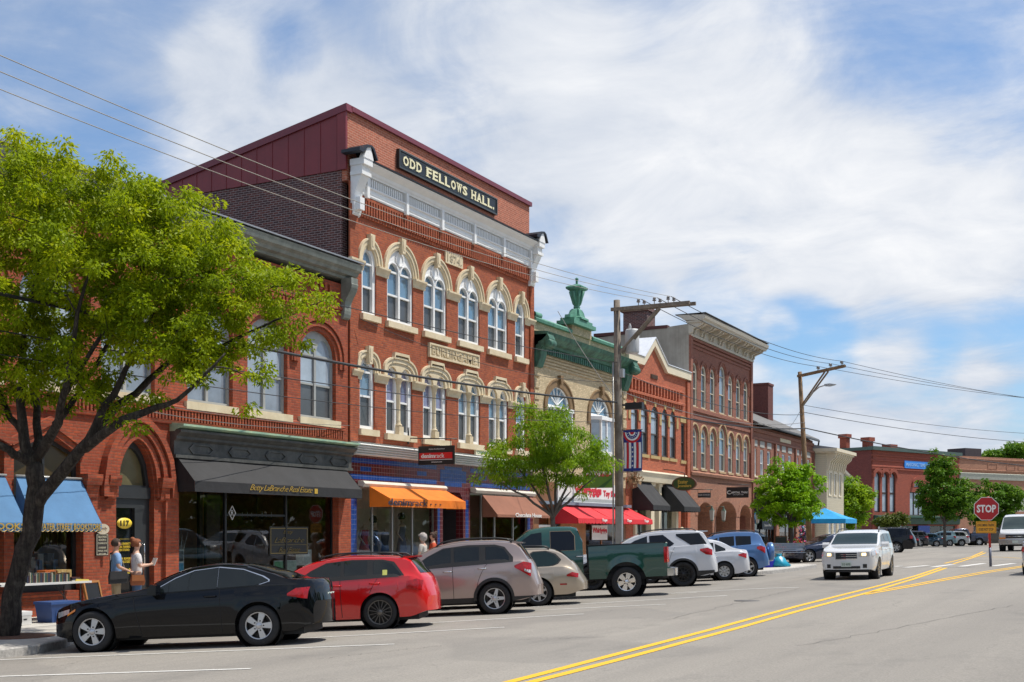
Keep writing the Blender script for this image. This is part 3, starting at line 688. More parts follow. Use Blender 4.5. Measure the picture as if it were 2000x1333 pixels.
def bl_in(m):
    def bar(x0, x1, z0, z1): m.box(x0, x1, -.004, .002, z0, z1)
    for X0, X1 in ((b0+.02, fs(853)-.02), (fs(918)+.02, b1-.3)):
        bar(X0, X1, 4.0, 4.15); bar(X0, X1, 3.5, 3.65); bar(X0+.6, X0+1.2, 3.75, 3.90); bar(X1-1.25, X1-.65, 3.75, 3.90)
    c = (ent[0][0]+ent[0][1])/2; bar(c-.6, c+.6, 3.45, 4.14); m.box(c-.9, c+.9, -.008, -.001, 3.6, 4.02)
    bar(b0+.12, b0+.42, -.3, 3.2); bar(fs(854.5), fs(859), .2, 3.0); bar(fs(909), fs(915), .2, 3.0); bar(b1-.5, b1-.25, -.3, 3.2)
sub(tl, 'blue_tile_band', TBLUE, bl_in)
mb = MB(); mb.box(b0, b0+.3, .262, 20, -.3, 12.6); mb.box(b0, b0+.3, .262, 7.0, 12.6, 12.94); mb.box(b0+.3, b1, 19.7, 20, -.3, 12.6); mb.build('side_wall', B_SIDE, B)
mb = MB(); mb.box(b1-.3, b1, .27, 20, -.3, 12.6); mb.build('rear_side_wall', B_B, B)
# attic: maroon metal on the side, bright brick on the front
att = mat('maroon_metal', (.200, .024, .028), .42, .0, var=.16, scale=1.0, streak=.15)
mb = MB(); mb.box(b0+.02, b1-.12, .10, .35, 12.6, 14.75); mb.build('attic_wall', B_ATT, B)
mb = MB(); rb = 19.
side = [(.08, 12.92), (11.2, 12.85), (13.2, 12.4), (rb, 12.4), (rb, 14.1), (.08, 14.89)]
zr = lambda w_: 14.86-.186*w_
mb.prism([(.36, 12.93), (6.0, 12.93), (8.0, 12.4), (10.9, 12.4), (10.9, zr(10.9)), (.36, zr(.36))], b0-.04, b0+.1, ax='x')
k = 0
while .4+k*.62 < 10.5: mb.box(b0-.056, b0-.036, .4+k*.62, .43+k*.62, 12.94 if .4+k*.62 < 6 else 12.55, zr(.4+k*.62)-.08); k += 1
mb.box(b0-.07, b0+.02, .06, .38, 12.93, 14.76)
mb.build('attic_cladding', att, B)
mb = MB(); mb.prism([(-.0, 14.70), (.02, 14.92), (10.95, zr(10.95)+.05), (10.95, zr(10.95)-.15)], b0-.1, b0+.2, ax='x'); mb.box(b0+.2, b1-.06, 0.0, .4, 14.752, 14.91); mb.build('roof_edge', mat('maroon_trim', (.17, .028, .040), .4, var=.06), B)
mb = MB(); mb.prism([(.35, 14.6), (10.9, 12.6), (rb+.6, 12.5), (rb+.6, 12.6), (10.9, 12.75), (.35, 14.72)], b0+.12, b1-.26, ax='x'); mb.prism([(.352, 12.93), (10.9, 12.5), (10.9, 12.7), (.352, 14.66)], b1-.25, b1-.125, ax='x'); mb.build('roof', TAR, B)
# white cornice
mb = MB()
strip(mb, b0+.3, b1+.05, [(.1, 12.26), (-.13, 12.26), (-.15, 12.30), (-.15, 12.50), (-.20, 12.53), (-.20, 12.57), (-.04, 12.57), (-.04, 12.88), (-.16, 12.89), (-.17, 12.93), (-.21, 12.97), (-.24, 13.05), (-.36, 13.12), (-.44, 13.18), (-.46, 13.22), (.1, 13.30)])
for k in range(6):
    x = b0+.75+k*(b1-b0-1.3)/5; mb.box(x-.07, x+.07, -.23, -.03, 12.2, 12.89)
    if k < 5: dentils(mb, x+.16, x+(b1-b0-1.3)/5-.16, -.13, -.04, 12.60, 12.86, .115, .062)
    if k < 5: mb.box(x+.2, x+(b1-b0-1.3)/5-.2, -.165, -.145, 12.38, 12.41)
cb_ = mb.build('cornice', WHITE, B)
for x0, x1 in ((b0+.10, b0+.5), (b1-.42, b1-.02)):
        m = MB()
        bracket(m, x0, x1, .42, 11.55, 13.22); m.box(x0-.05, x1+.05, -.46, -.02, 12.75, 12.86); m.box(x0-.04, x1+.04, -.52, 0, 13.05, 13.24)
        m.box(x0+.08, x1-.08, -.3, -.1, 11.72, 12.1); m.prism([(x0-.06, 13.24), (x1+.06, 13.24), ((x0+x1)/2+.1, 13.62), ((x0+x1)/2-.1, 13.56)], -.54, -.36)
        m.build('cornice_bracket', WHITE, B)
def cap(m):
    strip(m, b0+.3, b1, [(.1, 13.302), (-.50, 13.225), (-.51, 13.27), (.1, 13.38)])
    for xc in (b0+.3, b1-.22):
        pr = [(xc-.55, 13.38), (xc-.35, 13.36), (xc-.12, 13.62), (xc+.1, 13.70), (xc+.2, 13.62), (xc+.4, 13.3), (xc+.46, 13.3), (xc+.26, 13.70), (xc+.1, 13.78), (xc-.16, 13.72), (xc-.38, 13.5), (xc-.55, 13.5)]
        m.prism([(a_, 13.3+(b_-13.3)*.8) for a_, b_ in pr], -.58, .1)
sub(B, 'cornice_cap', mat('black_cap', (.014, .017, .026), .5), cap)
# name boards
sg = tag(fthing('building_name_sign', 'long black board with cream letters ODD FELLOWS HALL on the attic brick', 'sign', 36.9, 14), None, None)
mb = MB(); x0, x1 = 33.5, 40.27; mb.box(x0, x1, .0, .098, 13.72, 14.34); mb.build('board', mat('black_board', (.012, .015, .018), .4), sg)
mb = MB(); mb.band([(x0, 13.72), (x1, 13.72), (x1, 14.34), (x0, 14.34)], [(x0+.05, 13.77), (x1-.05, 13.77), (x1-.05, 14.29), (x0+.05, 14.29)], -.03, .0, closed=True)
mb.band([(x0+.12, 13.83), (x1-.12, 13.83), (x1-.12, 14.23), (x0+.12, 14.23)], [(x0+.135, 13.845), (x1-.135, 13.845), (x1-.135, 14.215), (x0+.135, 14.215)], -.008, -.001, closed=True); mb.build('border', mat('dark_border', (.05, .06, .06), .4), sg)
creaml = mat('cream_letters', (.80, .74, .48), .6, var=.04)
def serif(m, s, x0, x1, z0, z1, y):             # slab-serif letters: heavy strokes with feet
    n = sum(.55 if c in ' .' else 1 for c in s); w = (x1-x0)/n; x = x0
    for c in s:
        cw = w*(.55 if c in ' .' else 1)
        if c != ' ':
            b = x+w*.07; e = x+cw-w*.07
            if c == '.': m.box(b, b+w*.2, y-.02, y, z0, z0+w*.2)
            else:
                letters(m, c, b+.01, e-.01, z0, z1, y, .02, bold=.03)
                if c in 'FELHADW':
                    t_ = (z1-z0)*.11
                    if c in 'FLHAED': m.box(b-.02, b+w*(.62 if c == 'F' else .3), y-.021, y, z0, z0+t_)
                    if c in 'HA': m.box(e-w*.3, e+.02, y-.021, y, z0, z0+t_)
                    if c in 'HLDFEW': m.box(b-.02, b+w*.3, y-.021, y, z1-t_, z1)
                    if c in 'HW': m.box(e-w*.3, e+.02, y-.021, y, z1-t_, z1)
        x += cw
sub(sg, 'lettering', creaml, lambda m: serif(m, 'ODD FELLOWS HALL.', x0+.2, x1-.15, 13.87, 14.19, -.002))
STL = mat('stone_letter', (.50, .40, .25), .85)
mb = MB(); mb.box(36.42, 37.62, -.05, .0, 11.20, 11.62); pl = mb.build('date_stone', STONE, B)
sub(pl, 'lettering', mat('worn_letters', (.45, .38, .26), .8), lambda m: letters(m, '1874.', 36.52, 37.52, 11.28, 11.54, -.05, .02, bold=.01))
mb = MB(); x0, x1 = 35.3, 38.78; mb.box(x0, x1, -.05, 0, 7.80, 8.28); mb.band([(x0, 7.80), (x1, 7.80), (x1, 8.28), (x0, 8.28)], [(x0+.06, 7.86), (x1-.06, 7.86), (x1-.06, 8.22), (x0+.06, 8.22)], -.09, -.05, closed=True); pl = mb.build('name_stone', STONE, B)
sub(pl, 'lettering', STL, lambda m: letters(m, 'BURLINGAME.', x0+.18, x1-.15, 7.90, 8.17, -.05, .03, bold=.03, spacing=1.15))
# upper windows with round stone arches
for i, w in enumerate(upw):
    a = upa(w); r = a[4]; c = (w[0]+w[1])/2; hw = (w[1]-w[0])/2
    if i in (0, 5): lights = [(w[0]+.12, w[1]-.15, w[2]+.12, ZI, r-.16)]
    else: q = (hw-.14-.06)/2; lights = [(w[0]+.10, c-.05, w[2]+.12, ZI+.02, q*.95), (c+.05, w[1]-.10, w[2]+.12, ZI+.02, q*.95)]
    def extra(m):
        if i in (0, 5): return
        zc = ZI+hw*.62; m.lathe([(.0, .03), (.2, .03), (.26, .03), (.26, .05), (.2, .055)], (c, .0, zc), 16, 0, 'y')
        m.band([(c+.24*math.cos(t*math.pi/8), zc+.24*math.sin(t*math.pi/8)) for t in range(16)], [(c+.19*math.cos(t*math.pi/8), zc+.19*math.sin(t*math.pi/8)) for t in range(16)], .0, .05, closed=True)
        for l in lights: lc = (l[0]+l[1])/2; m.band([(lc+(q+.05)*math.cos(t*math.pi/10), ZI+.02+(q+.03)*math.sin(t*math.pi/10)) for t in range(11)], [(lc+(q)*math.cos(t*math.pi/10), ZI+.02+(q-.01)*math.sin(t*math.pi/10)) for t in range(11)], .02, .05)
    wn = window(B, a, lights, .05, WHITE, [G_BLUE, G_LOW], rail=.51, extra=extra, fd=.11)
    sub(wn, 'sill', STONE, lambda m: m.box(w[0]-.1, w[1]+.1, -.13, .22, w[2]-.19, w[2]+.001))
    def hood(m):
        ro = lambda o: [(w[0]-o, ZI-.02)]+[(c-(hw+o)*math.cos(math.pi*k/20), ZI+(r+o)*math.sin(math.pi*k/20)) for k in range(21)]+[(w[1]+o, ZI-.02)]
        m.band(ro(.25), ro(.19), -.09, 0); m.band(ro(.19), ro(.06), -.055, 0); m.band(ro(.06), ro(-.012), -.025, .12)
        kz = ZI+r; m.prism([(c-.08, kz-.12), (c+.08, kz-.12), (c+.13, kz+.36), (c-.13, kz+.36)], -.15, 0); m.prism([(c-.035, kz-.02), (c+.035, kz-.02), (c+.08, kz+.31), (c-.08, kz+.31)], -.165, -.15)
    sub(wn, 'stone_arch', STONE, hood)
def impost(m, x0, x1, z, s=1.0):
    m.prism([(0, z-.28*s), (-.05, z-.28*s), (-.06, z-.2*s), (-.10, z-.12*s), (-.14, z-.06*s), (-.14, z), (0, z)], x0, x1, ax='x')
ed = [(b0-.02, upw[0][0])]+[(upw[i][1], upw[i+1][0]) for i in range(5)]+[(upw[5][1], b1+.02)]
for x0, x1 in ed: mb = MB(); impost(mb, x0-(.03 if x0 > b0 else 0), x1+.03, ZI); mb.build('impost', STONE, B)
ed2 = [(b0+.1, low[0][0])]+[(low[i][1], low[i+1][0]) for i in range(5)]+[(low[5][1], b1-.1)]
for x0, x1 in ed2: mb = MB(); impost(mb, x0-(.03 if x0 > b0+.1 else 0), x1+.03, ZL); mb.build('impost', STONE, B)
# lower windows
for i, w in enumerate(low):
    a = loa(w); c = (w[0]+w[1])/2; hw = (w[1]-w[0])/2
    if i in (0, 5): lights = [(w[0]+.10, w[1]-.13, w[2]+.12, ZL, .28)]
    else: lights = [(w[0]+.12, c-.20, w[2]+.12, ZL, .28), (c+.14, w[1]-.18, w[2]+.12, ZL, .28)]
    wn = window(B, a, lights, .06, WHITE if i else WHITE, [G_PURP if i in (1, 2) else G_BLUE, G_LOW], rail=.55, fd=.09)
    sub(wn, 'sill', STONE, lambda m: m.box(w[0]-.1, w[1]+.1, -.13, .22, w[2]-.19, w[2]+.001))
    def hood(m):
        def ro(o): return [(w[0]-o, ZL-.02)]+[(c-(hw+o)*math.copysign(abs(math.cos(math.pi*k/20))**.75, math.cos(math.pi*k/20)), ZL+(.44+o)*math.sin(math.pi*k/20)**.7) for k in range(21)]+[(w[1]+o, ZL-.02)]
        m.band(ro(.23), ro(.17), -.09, 0); m.band(ro(.17), ro(.04), -.055, 0); m.band(ro(.04), ro(-.015), -.025, .11)
        kz = ZL+.44
        if i in (0, 5): m.prism([(c-.08, kz-.2), (c+.08, kz-.2), (c+.12, kz+.36), (c-.12, kz+.36)], -.15, 0); m.prism([(c-.04, kz-.1), (c+.04, kz-.1), (c+.07, kz+.3), (c-.07, kz+.3)], -.165, -.15)
        else:
            m.band([(c-.48, kz+.16), (c-.42, kz+.36), (c+.42, kz+.36), (c+.48, kz+.16)], [(c-.42, kz+.15), (c-.38, kz+.27), (c+.38, kz+.27), (c+.42, kz+.15)], -.12, 0)
            # stone spandrel between the twin arches, and colonnette
            q = hw; sp_ = [(w[0], ZL), (c-.26, ZL)]
            o1 = arch(w[0]+.06, c-.14, ZL-.02, ZL, .34); o2 = arch(c+.08, w[1]-.12, ZL-.02, ZL, .34)
            outer = [(w[0]-.01, ZL-.03), (w[1]+.01, ZL-.03), (w[1]+.01, ZL+.12)]+[(c+(hw)*(1-2*k/12)*.96, ZL+.14+.30*math.sqrt(max(0, 1-(1-2*k/12)**2))) for k in range(13)]+[(w[0]-.01, ZL+.12)]
            wall(m, outer, [o1, o2], -.02, .12)
            m.lathe([(.11, w[2]), (.11, w[2]+.28), (.13, w[2]+.30), (.12, w[2]+.34), (.075, w[2]+.38), (.085, w[2]+.42), (.07, w[2]+.46), (.068, ZL-.32), (.08, ZL-.3), (.08, ZL-.27), (.11, ZL-.12), (.16, ZL-.06), (.16, ZL)], (c-.03, .03, 0), 10)
            m.box(c-.16, c+.10, -.10, .14, w[2], w[2]+.27)
    sub(wn, 'stone_arch', STONE, hood)
# corrugated metal shop cornice
cm = mat('ribbed_pale_metal', (.66, .66, .62), .5, .1, var=.1, scale=2, c2=(.75, .75, .72), streak=.18)
mb = MB(); pf = [(0, 4.24)]
for k in range(5): z = 4.25+k*.07; pf += [(-.245-.03*k, z), (-.25-.03*k, z+.012), (-.20-.03*k, z+.068)]
pf += [(-.36, 4.615), (0, 4.66)]; strip(mb, b0+.02, b1, pf); mb.build('shop_cornice', cm, B)
# shop fronts
ALU = mat('aluminium_frame', (.45, .45, .44), .35, .7, var=.05); PALEW = mat('shop_wall_lit', (.80, .72, .62), .85); RBR = mat('shop_wall_redbrown', (.16, .08, .05), .85)  # PALEW: wall colour raised to stand in for the shop's indoor lighting
def glazed(root, x0, x1, z0, z1, cuts, y=.12, m=ALU, w=.025):
    mb = MB(); xs_ = [x0]+cuts+[x1]
    for x in xs_: mb.box(x-w, x+w, y, y+.07, z0, z1)
    mb.box(x0, x1, y+.01, y+.06, z0, z0+.07); mb.box(x0, x1, y+.01, y+.06, z1-.07, z1); o = mb.build('shop_window', m, root)
    sub(o, 'pane', CLEAR, lambda m_: [polyface(m_, [(a+w, z0+.07), (b-w, z0+.07), (b-w, z1-.07), (a+w, z1-.07)], y+.035) for a, b in zip(xs_, xs_[1:])], fix=False); return o
glazed(B, ent[1][0], ent[1][1], .45, 3.28, [fs(734), fs(773), fs(812)]); room(B, ent[1][0]-.1, ent[1][1]+.1, .4, 3.4, .3, 2.2, PALEW)
glazed(B, ent[2][0], ent[2][1], .45, 3.28, [fs(946), fs(972), fs(1008)]); room(B, ent[2][0]-.1, ent[2][1]+.1, .4, 3.4, .3, 1.6, RBR)
room(B, ent[0][0]-.02, ent[0][1]+.02, .15, 3.3, .3, 1.6, mat('entry_dark', (.02, .016, .02), .8), name='entrance_recess')
sub(B, 'notice_board', [mat('card', (.6, .6, .6), .6), mat('print_grey', (.22, .22, .24), .6)], lambda m: (m.box(ent[0][0]+.15, ent[0][0]+.75, 1.2, 1.24, 1.35, 2.45, 1), m.box(ent[0][0]+.85, ent[0][0]+1.3, 1.2, 1.24, 1.35, 2.45), m.box(ent[0][0]+.25, ent[0][0]+.65, 1.18, 1.2, 1.5, 2.3, 0), m.box(ent[0][0]+.95, ent[0][0]+1.2, 1.18, 1.2, 1.5, 1.9, 1)))
# awning cassettes
WB = mat('awning_box_white', (.62, .58, .50), .5, var=.1)
for x0, x1 in ((fs(698), fs(861)), (fs(918), fs(1036))): sub(B, 'awning_box', WB, lambda m: m.prism([(-.02, 3.30), (-.22, 3.26), (-.28, 3.36), (-.22, 3.44), (-.02, 3.46)], x0, x1, ax='x'))
oc = mat('orange_canvas', (.72, .175, .010), .8, var=.14, scale=1.5, bump=.03, bscale=2.5); a1 = awning(B, fs(709)+.0, fs(860), 3.28, 2.90, 1.0, .26, oc, y0=-.24, folds=3)
def dr(m):
    L0, L1 = fs(760, -20.5), fs(822, -20.5)
    letters(m, 'denim', L0-.1, L0+1.25, 2.68, 2.90, -1.035, .008, bold=.02); letters(m, 'rack', L0+1.28, L0+2.2, 2.68, 2.90, -1.035, .008)
    for k in range(3): m.box(L0+2.4+k*.3, L0+2.46+k*.3, -1.035, -1.02, 2.74, 2.78)
sub(a1, 'lettering', mat('dark_blue_ink', (.02, .025, .05), .6), dr)
bc = mat('brown_canvas', (.24, .095, .055), .8, var=.15, scale=1.5, bump=.03, bscale=2.5); a2 = awning(B, fs(931), fs(1036), 3.2, 2.5, .85, .1, bc, y0=-.24, folds=3)
def chl(m): letters(m, 'Chocolate House', 40.1, 42.3, 2.42, 2.57, -.872, .008, bold=.015)
sub(a2, 'lettering', mat('white_letters', (.8, .8, .78), .6, var=0), chl)
# mannequins and window dressing of the clothes shop
SKN = mat('mannequin_beige', (.52, .38, .27), .5, var=.05)
def mannequin(x, y, z, dress, head=True, label='', arms=True, hair=None, top=None):
    o = fthing('mannequin', label, 'mannequin', x, z)
    mb = MB(); sx = lambda pr, sq=.62: [(r, zz_) for r, zz_ in pr]
    X = Matrix.Translation((x, y, z)) @ Matrix.Diagonal((1, .62, 1, 1))
    mb.lathe([(.05, 1.50), (.055, 1.44), (.10, 1.40), (.185, 1.36), (.19, 1.28), (.165, 1.15), (.125, 1.02), (.15, .90), (.17, .80), (.15, .6)], (0, 0, 0), 14, 0, xf=X)
    for s_ in (-1, 1):
        mb.tube([(x+s_*.07, y, z+.75), (x+s_*.075, y, z+.42), (x+s_*.08, y, z+.02)], [.08, .055, .03], 8)
        if arms: mb.tube([(x+s_*.17, y, z+1.34), (x+s_*.24, y+.02, z+1.08), (x+s_*.17, y-.1, z+.90), (x+s_*.15, y-.14, z+.84)], [.045, .036, .026, .02], 8)
    if head: mb.lathe([(.045, 1.48), (.07, 1.52), (.085, 1.60), (.08, 1.68), (.05, 1.74), (0, 1.76)], (x, y, z), 12, 0)
    mb.build('body', SKN, o)
    mb = MB()
    if dress: mb.lathe([(.150, 1.37), (.20, 1.30), (.178, 1.15), (.138, 1.02), (.17, .90), (.21, .75), (.25, .5), (.255, .42)], (0, 0, 0), 16, 0, xf=X); mb.build('dress', dress, o)
    if hair:
        mb = MB(); mb.lathe([(.05, 1.55), (.12, 1.58), (.14, 1.68), (.10, 1.77), (0, 1.81)], (x, y+.01, z), 12, 0); mb.build('hair', hair, o)
    return o
mannequin(fs(747), .7, .62, mat('red_dress', (.33, .03, .02), .8), head=False, label='headless mannequin in a long red dress in the clothes shop window')
mannequin(fs(775), .9, .6, mat('navy_dress', (.015, .018, .03), .8), label='mannequin in a dark navy dress with black hair in the clothes shop window', hair=BLK)
mannequin(fs(792), .8, .45, mat('black_dress', (.01, .01, .01), .8), head=False, label='headless mannequin in a black vest between the navy dress and the floral top', arms=False)
mannequin(fs(812), .55, .72, mat('floral_top', (.45, .42, .45), .8, var=.6, scale=22, c2=(.12, .12, .2)), label='mannequin with black curly hair and a pale floral top in the clothes shop window', hair=BLK)
rk = fthing('clothes_rail', 'low rail of white shirts inside the clothes shop window', 'clothes rail', fs(735), .5); mb = MB()
mb.tube([(fs(722), .5, .5), (fs(722), .5, 1.25), (fs(750), .5, 1.25), (fs(750), .5, .5)], .015, 6); mb.build('frame', ALU, rk)
mb = MB()
for k in range(13):
    x = fs(723)+k*.09; mb.prism([(.32, 1.12), (.5, 1.22), (.68, 1.12), (.66, .72), (.34, .70+.04*(k % 3))], x, x+.05, ax='x')
mb.build('shirts', mat('white_shirts', (.6, .58, .55), .8, var=.2), rk)
# ================================================================ building C : buff brick with green copper cornice
Cb = fthing('buff_brick_building', 'buff brick toy shop with green copper cornice, urn on parapet and red awnings', 'building', 48, 0)
c0, c1 = 43.34, 53.05
B_C = brick('brick_buff', (.66, .52, .32), (.46, .35, .20), (.42, .35, .24), stain=.3, moff=.5)
BROWNST = mat('brown_stone', (.20, .125, .06), .8, var=.2, scale=4)
cw = [(fs(1069), fs(1118), 5.3, 6.95, .95), (fs(1152), fs(1192), 5.3, 6.95, .95)]
cw[0] = (44.6, 46.85, 5.3, 7.0, .86); cw[1] = (48.95, 51.2, 5.3, 7.0, .86)
mb = MB(); wall(mb, [(c0, 3.9), (c1, 3.9), (c1, 10.25), (c0, 10.25)], [arch(*w, n=16) for w in cw], 0, .3)
for z in (8.55, 8.68, 8.81, 8.94): strip(mb, c0+.5, c1-.4, [(0, z), (-.05, z), (-.05, z+.07), (0, z+.07)])
for z in np.arange(4.4, 8.3, .46): mb.box(c0+.02, c0+.5, -.06, 0, z, z+.36); mb.box(c1-.42, c1-.02, -.06, 0, z, z+.36)
mb.box(46.9, 48.9, -.08, .4, 10.25, 10.62)
mb.build('wall', B_C, Cb)
mb = MB(); wall(mb, [(c0, -.4), (c1, -.4), (c1, 3.9), (c0, 3.9)], [[(c0+.5, .3), (c1-.5, .3), (c1-.5, 2.95), (c0+.5, 2.95)]], 0, .3); mb.build('shop_wall', mat('brown_wood', (.20, .085, .035), .6, var=.3, scale=3), Cb)
shell(Cb, c0, c1, -.4, 10.2, 18, B_C, TAR)
for w in cw:
    c = (w[0]+w[1])/2; hw = (w[1]-w[0])/2
    wn = window(Cb, w, [(w[0]+.1, w[1]-.1, w[3]+.08, w[3]+.1, .72)], .06, WHITE, [G_BLUE, G_LOW], rail=0)
    def bay(m):                                     # shallow bay sash pushed forward of the wall
        yb = -.30; p = [(w[0]+.06, .15), (w[0]+.50, yb), (w[1]-.50, yb), (w[1]-.06, .15)]
        m.prism([(w[0]-.05, .15), (w[0]+.42, yb-.08), (w[1]-.42, yb-.08), (w[1]+.05, .15)], 6.80, 6.95, ax='z'); m.prism([(w[0]-.02, .15), (w[0]+.44, yb-.06), (w[1]-.44, yb-.06), (w[1]+.02, .15)], 5.25, 5.42, ax='z')
        for (xa_, ya_) in p+[(c, yb)]: m.box(xa_-.05, xa_+.05, ya_-.03, ya_+.05, 5.42, 6.80)
    sub(wn, 'bay_frame', WHITE, bay)
    def bg_(m):
        yb = -.28; p = [(w[0]+.08, .15), (w[0]+.50, yb), (w[1]-.50, yb), (w[1]-.08, .15)]
        for a_, b_ in zip(p, p[1:]): m.add([(a_[0], a_[1], 5.42), (b_[0], b_[1], 5.42), (b_[0], b_[1], 6.8), (a_[0], a_[1], 6.8)], [(0, 1, 2, 3)])
    sub(wn, 'bay_pane', G_BLIND, bg_)
    def fan(m):
        for k in range(1, 6): a_ = math.pi*k/6; m.box(c-.012, c+.012, .07, .115, w[3]+.1, w[3]+.1+.72, xf=Matrix.Translation((c, 0, w[3]+.1)) @ Matrix.Rotation(a_-math.pi/2, 4, 'Y') @ Matrix.Diagonal((1, 1, 1 if 2 < k < 4 else 1.1, 1)) @ Matrix.Translation((-c, 0, -w[3]-.1)))
    sub(wn, 'fanlight_bars', WHITE, fan)
    def hood(m):
        ro = lambda o: [(w[0]-o, 6.6)]+[(c-(hw+o)*math.cos(math.pi*k/18), w[3]+(.86+o)*math.sin(math.pi*k/18)) for k in range(19)]+[(w[1]+o, 6.6)]
        m.band(ro(.34), ro(.27), -.07, 0); m.band(ro(.27), ro(-.01), -.03, .12); m.prism([(c-.08, 7.95), (c+.08, 7.95), (c+.15, 8.32), (c-.15, 8.32)], -.16, 0)
        m.box(w[0]-.02, w[0]+.03, -.04, .15, 5.3, 6.6); m.box(w[1]-.03, w[1]+.02, -.04, .15, 5.3, 6.6)
    sub(wn, 'brown_arch', BROWNST, hood)
    sub(wn, 'sill', STONE, lambda m: m.box(w[0]-.2, w[1]+.2, -.25, .22, 5.08, 5.26))
mb = MB()
strip(mb, c0+.02, c1-.02, [(a_*.72, b_) for a_, b_ in [(0, 9.08), (-.12, 9.08), (-.14, 9.28), (-.26, 9.32), (-.30, 9.42), (-.5, 9.46), (-.58, 9.52), (-.78, 9.64), (-.84, 9.74), (-.88, 9.80), (0, 9.86)]])
dentils(mb, c0+.5, c1-.5, -.20, -.12, 9.02, 9.26, .2, .1)
for x0, x1 in ((c0+.02, c0+.55), (c1-.62, c1-.05)):
    mb.prism([(a_*.72, b_) for a_, b_ in [(0, 9.7), (-.85, 9.7), (-.98, 9.52), (-.98, 9.3), (-.86, 9.16), (-.68, 9.14), (-.55, 9.24), (-.42, 8.85), (-.3, 8.6), (-.22, 8.45), (0, 8.4)]], x0, x1, ax='x')
    mb.lathe([(.0, x0-.03), (.14, x0-.03), (.17, x0), (.17, x1), (.14, x1+.03), (0, x1+.03)], (0, -.61, 9.34), 14, ax='x')
mb.build('cornice', COPPER, Cb)
cp2 = mat('bright_copper_green', (.075, .24, .165), .6, var=.2, c2=(.13, .34, .24), streak=.4)
mb = MB(); strip(mb, c0, 46.8, [(.35, 10.25), (-.12, 10.25), (-.14, 10.36), (-.05, 10.44), (.35, 10.48)]); strip(mb, 49.0, c1, [(.35, 10.25), (-.12, 10.25), (-.14, 10.36), (-.05, 10.44), (.35, 10.48)])
mb.lathe([(.1, 0), (.12, c0), (.12, c0+.6), (0, c0+.65)][1:], (0, .0, 10.52), 10, ax='x'); mb.build('parapet_coping', cp2, Cb)
mb = MB(); xc = 47.7
mb.box(xc-1.15, xc+1.15, -.32, .5, 10.62, 10.78); mb.box(xc-.95, xc+.95, -.24, .42, 10.78, 10.92)
mb.lathe([(.56, 10.92), (.54, 11.0), (.36, 11.08), (.30, 11.2), (.22, 11.38), (.14, 11.44), (.16, 11.50), (.13, 11.54), (.20, 11.62), (.26, 11.80), (.30, 12.02), (.34, 12.18), (.50, 12.26), (.52, 12.34), (.40, 12.40), (.16, 12.46), (.05, 12.5), (.06, 12.66), (.09, 12.72), (0, 12.78)], (xc, .08, 0), 4, ax='z', sm=False, sq=None)
for k in range(8): a_ = k*math.pi/4; mb.tube([(xc+.30*math.cos(a_), .08+.3*math.sin(a_), 12.16), (xc+.22*math.cos(a_), .08+.22*math.sin(a_), 11.86), (xc+.15*math.cos(a_), .08+.15*math.sin(a_), 11.62)], [.07, .05, .03], 6)
for s_ in (-1, 1): mb.prism([(xc+s_*.3, 10.92), (xc+s_*1.0, 10.92), (xc+s_*.95, 11.05), (xc+s_*.6, 11.12), (xc+s_*.45, 11.3), (xc+s_*.25, 11.4)], -.05, .2)
mb.build('parapet_urn', cp2, Cb)
# toy shop front
glazed(Cb, c0+.5, c1-.5, .3, 2.95, [fs(1078), fs(1100), fs(1148), fs(1180)], m=mat('brown_wood_frame', (.26, .10, .03), .5), w=.06)
room(Cb, c0+.45, c1-.45, .25, 3.1, .3, 2.5, WARM)
mb = MB(); mb.box(fs(1100), fs(1148), .1, .5, .3, 2.4); mb.build('shop_door', mat('orange_wood', (.34, .13, .03), .5, var=.3), Cb)
def banner_sign(root, name, x0, x1, z0, z1, y, bgm, txt, tm, tz0, tz1, tx0=None, tx1=None, bold=.03, lab=None):
    mb = MB(); mb.box(x0, x1, y, y+.05, z0, z1); b = mb.build(name, bgm, root)
    sub(b, 'lettering', tm, lambda m: letters(m, txt, tx0 or x0+.1, tx1 or x1-.1, tz0, tz1, y, .012, bold=bold)); return b
RL = mat('red_letters', (.55, .02, .04), .6, var=0); WL = mat('white_letters', (.8, .8, .78), .6, var=0); SW = mat('sign_white', (.72, .72, .70), .5, var=.05)
sgn = fthing('shop_fascia_sign', 'long white fascia sign with red Whirlygigs Toy Shop lettering above the red awnings', 'sign', 48, 3.6)
mb = MB(); x0, x1 = 45.4, 52.4; mb.box(x0, x1, -.12, -.02, 3.12, 3.98); mb.build('board', SW, sgn)
mb = MB(); letters(mb, 'Whirlygigs', 47.0, 49.9, 3.38, 3.86, -.12, .015, bold=.05); letters(mb, 'Toy Shop', 50.1, 51.9, 3.36, 3.72, -.12, .015, bold=.04); mb.build('lettering', RL, sgn)
mb = MB()
for k in range(58): x = x0+.1+k*.119; mb.box(x, x+.045, -.124, -.119, 3.16, 3.30)
mb.build('picket_pattern', mat('picket_dark', (.05, .05, .05), .6), sgn)
mb = MB(); mb.box(c0+.3, c1-.05, -.32, 0, 2.98, 3.10); mb.build('awning_rail', mat('grey_blue_rail', (.18, .22, .28), .5), Cb)
rc = mat('red_canvas', (.58, .014, .024), .75, var=.08, scale=1.5, c2=(.66, .025, .038), bump=.03, bscale=2.5)
for i, (x0, x1) in enumerate(((45.0, 48.5), (48.3, 51.3), (50.9, 53.4))):
    a1 = awning(Cb, x0, x1, 3.0-.02*i, 2.42, 1.2, .22, rc, scallop=10, inset=.15, y0=-.1)
    sub(a1, 'lettering', WL, lambda m: letters(m, 'Toys', x1-1.1, x1-.55, 2.27, 2.42, -1.225, .008, bold=.03))
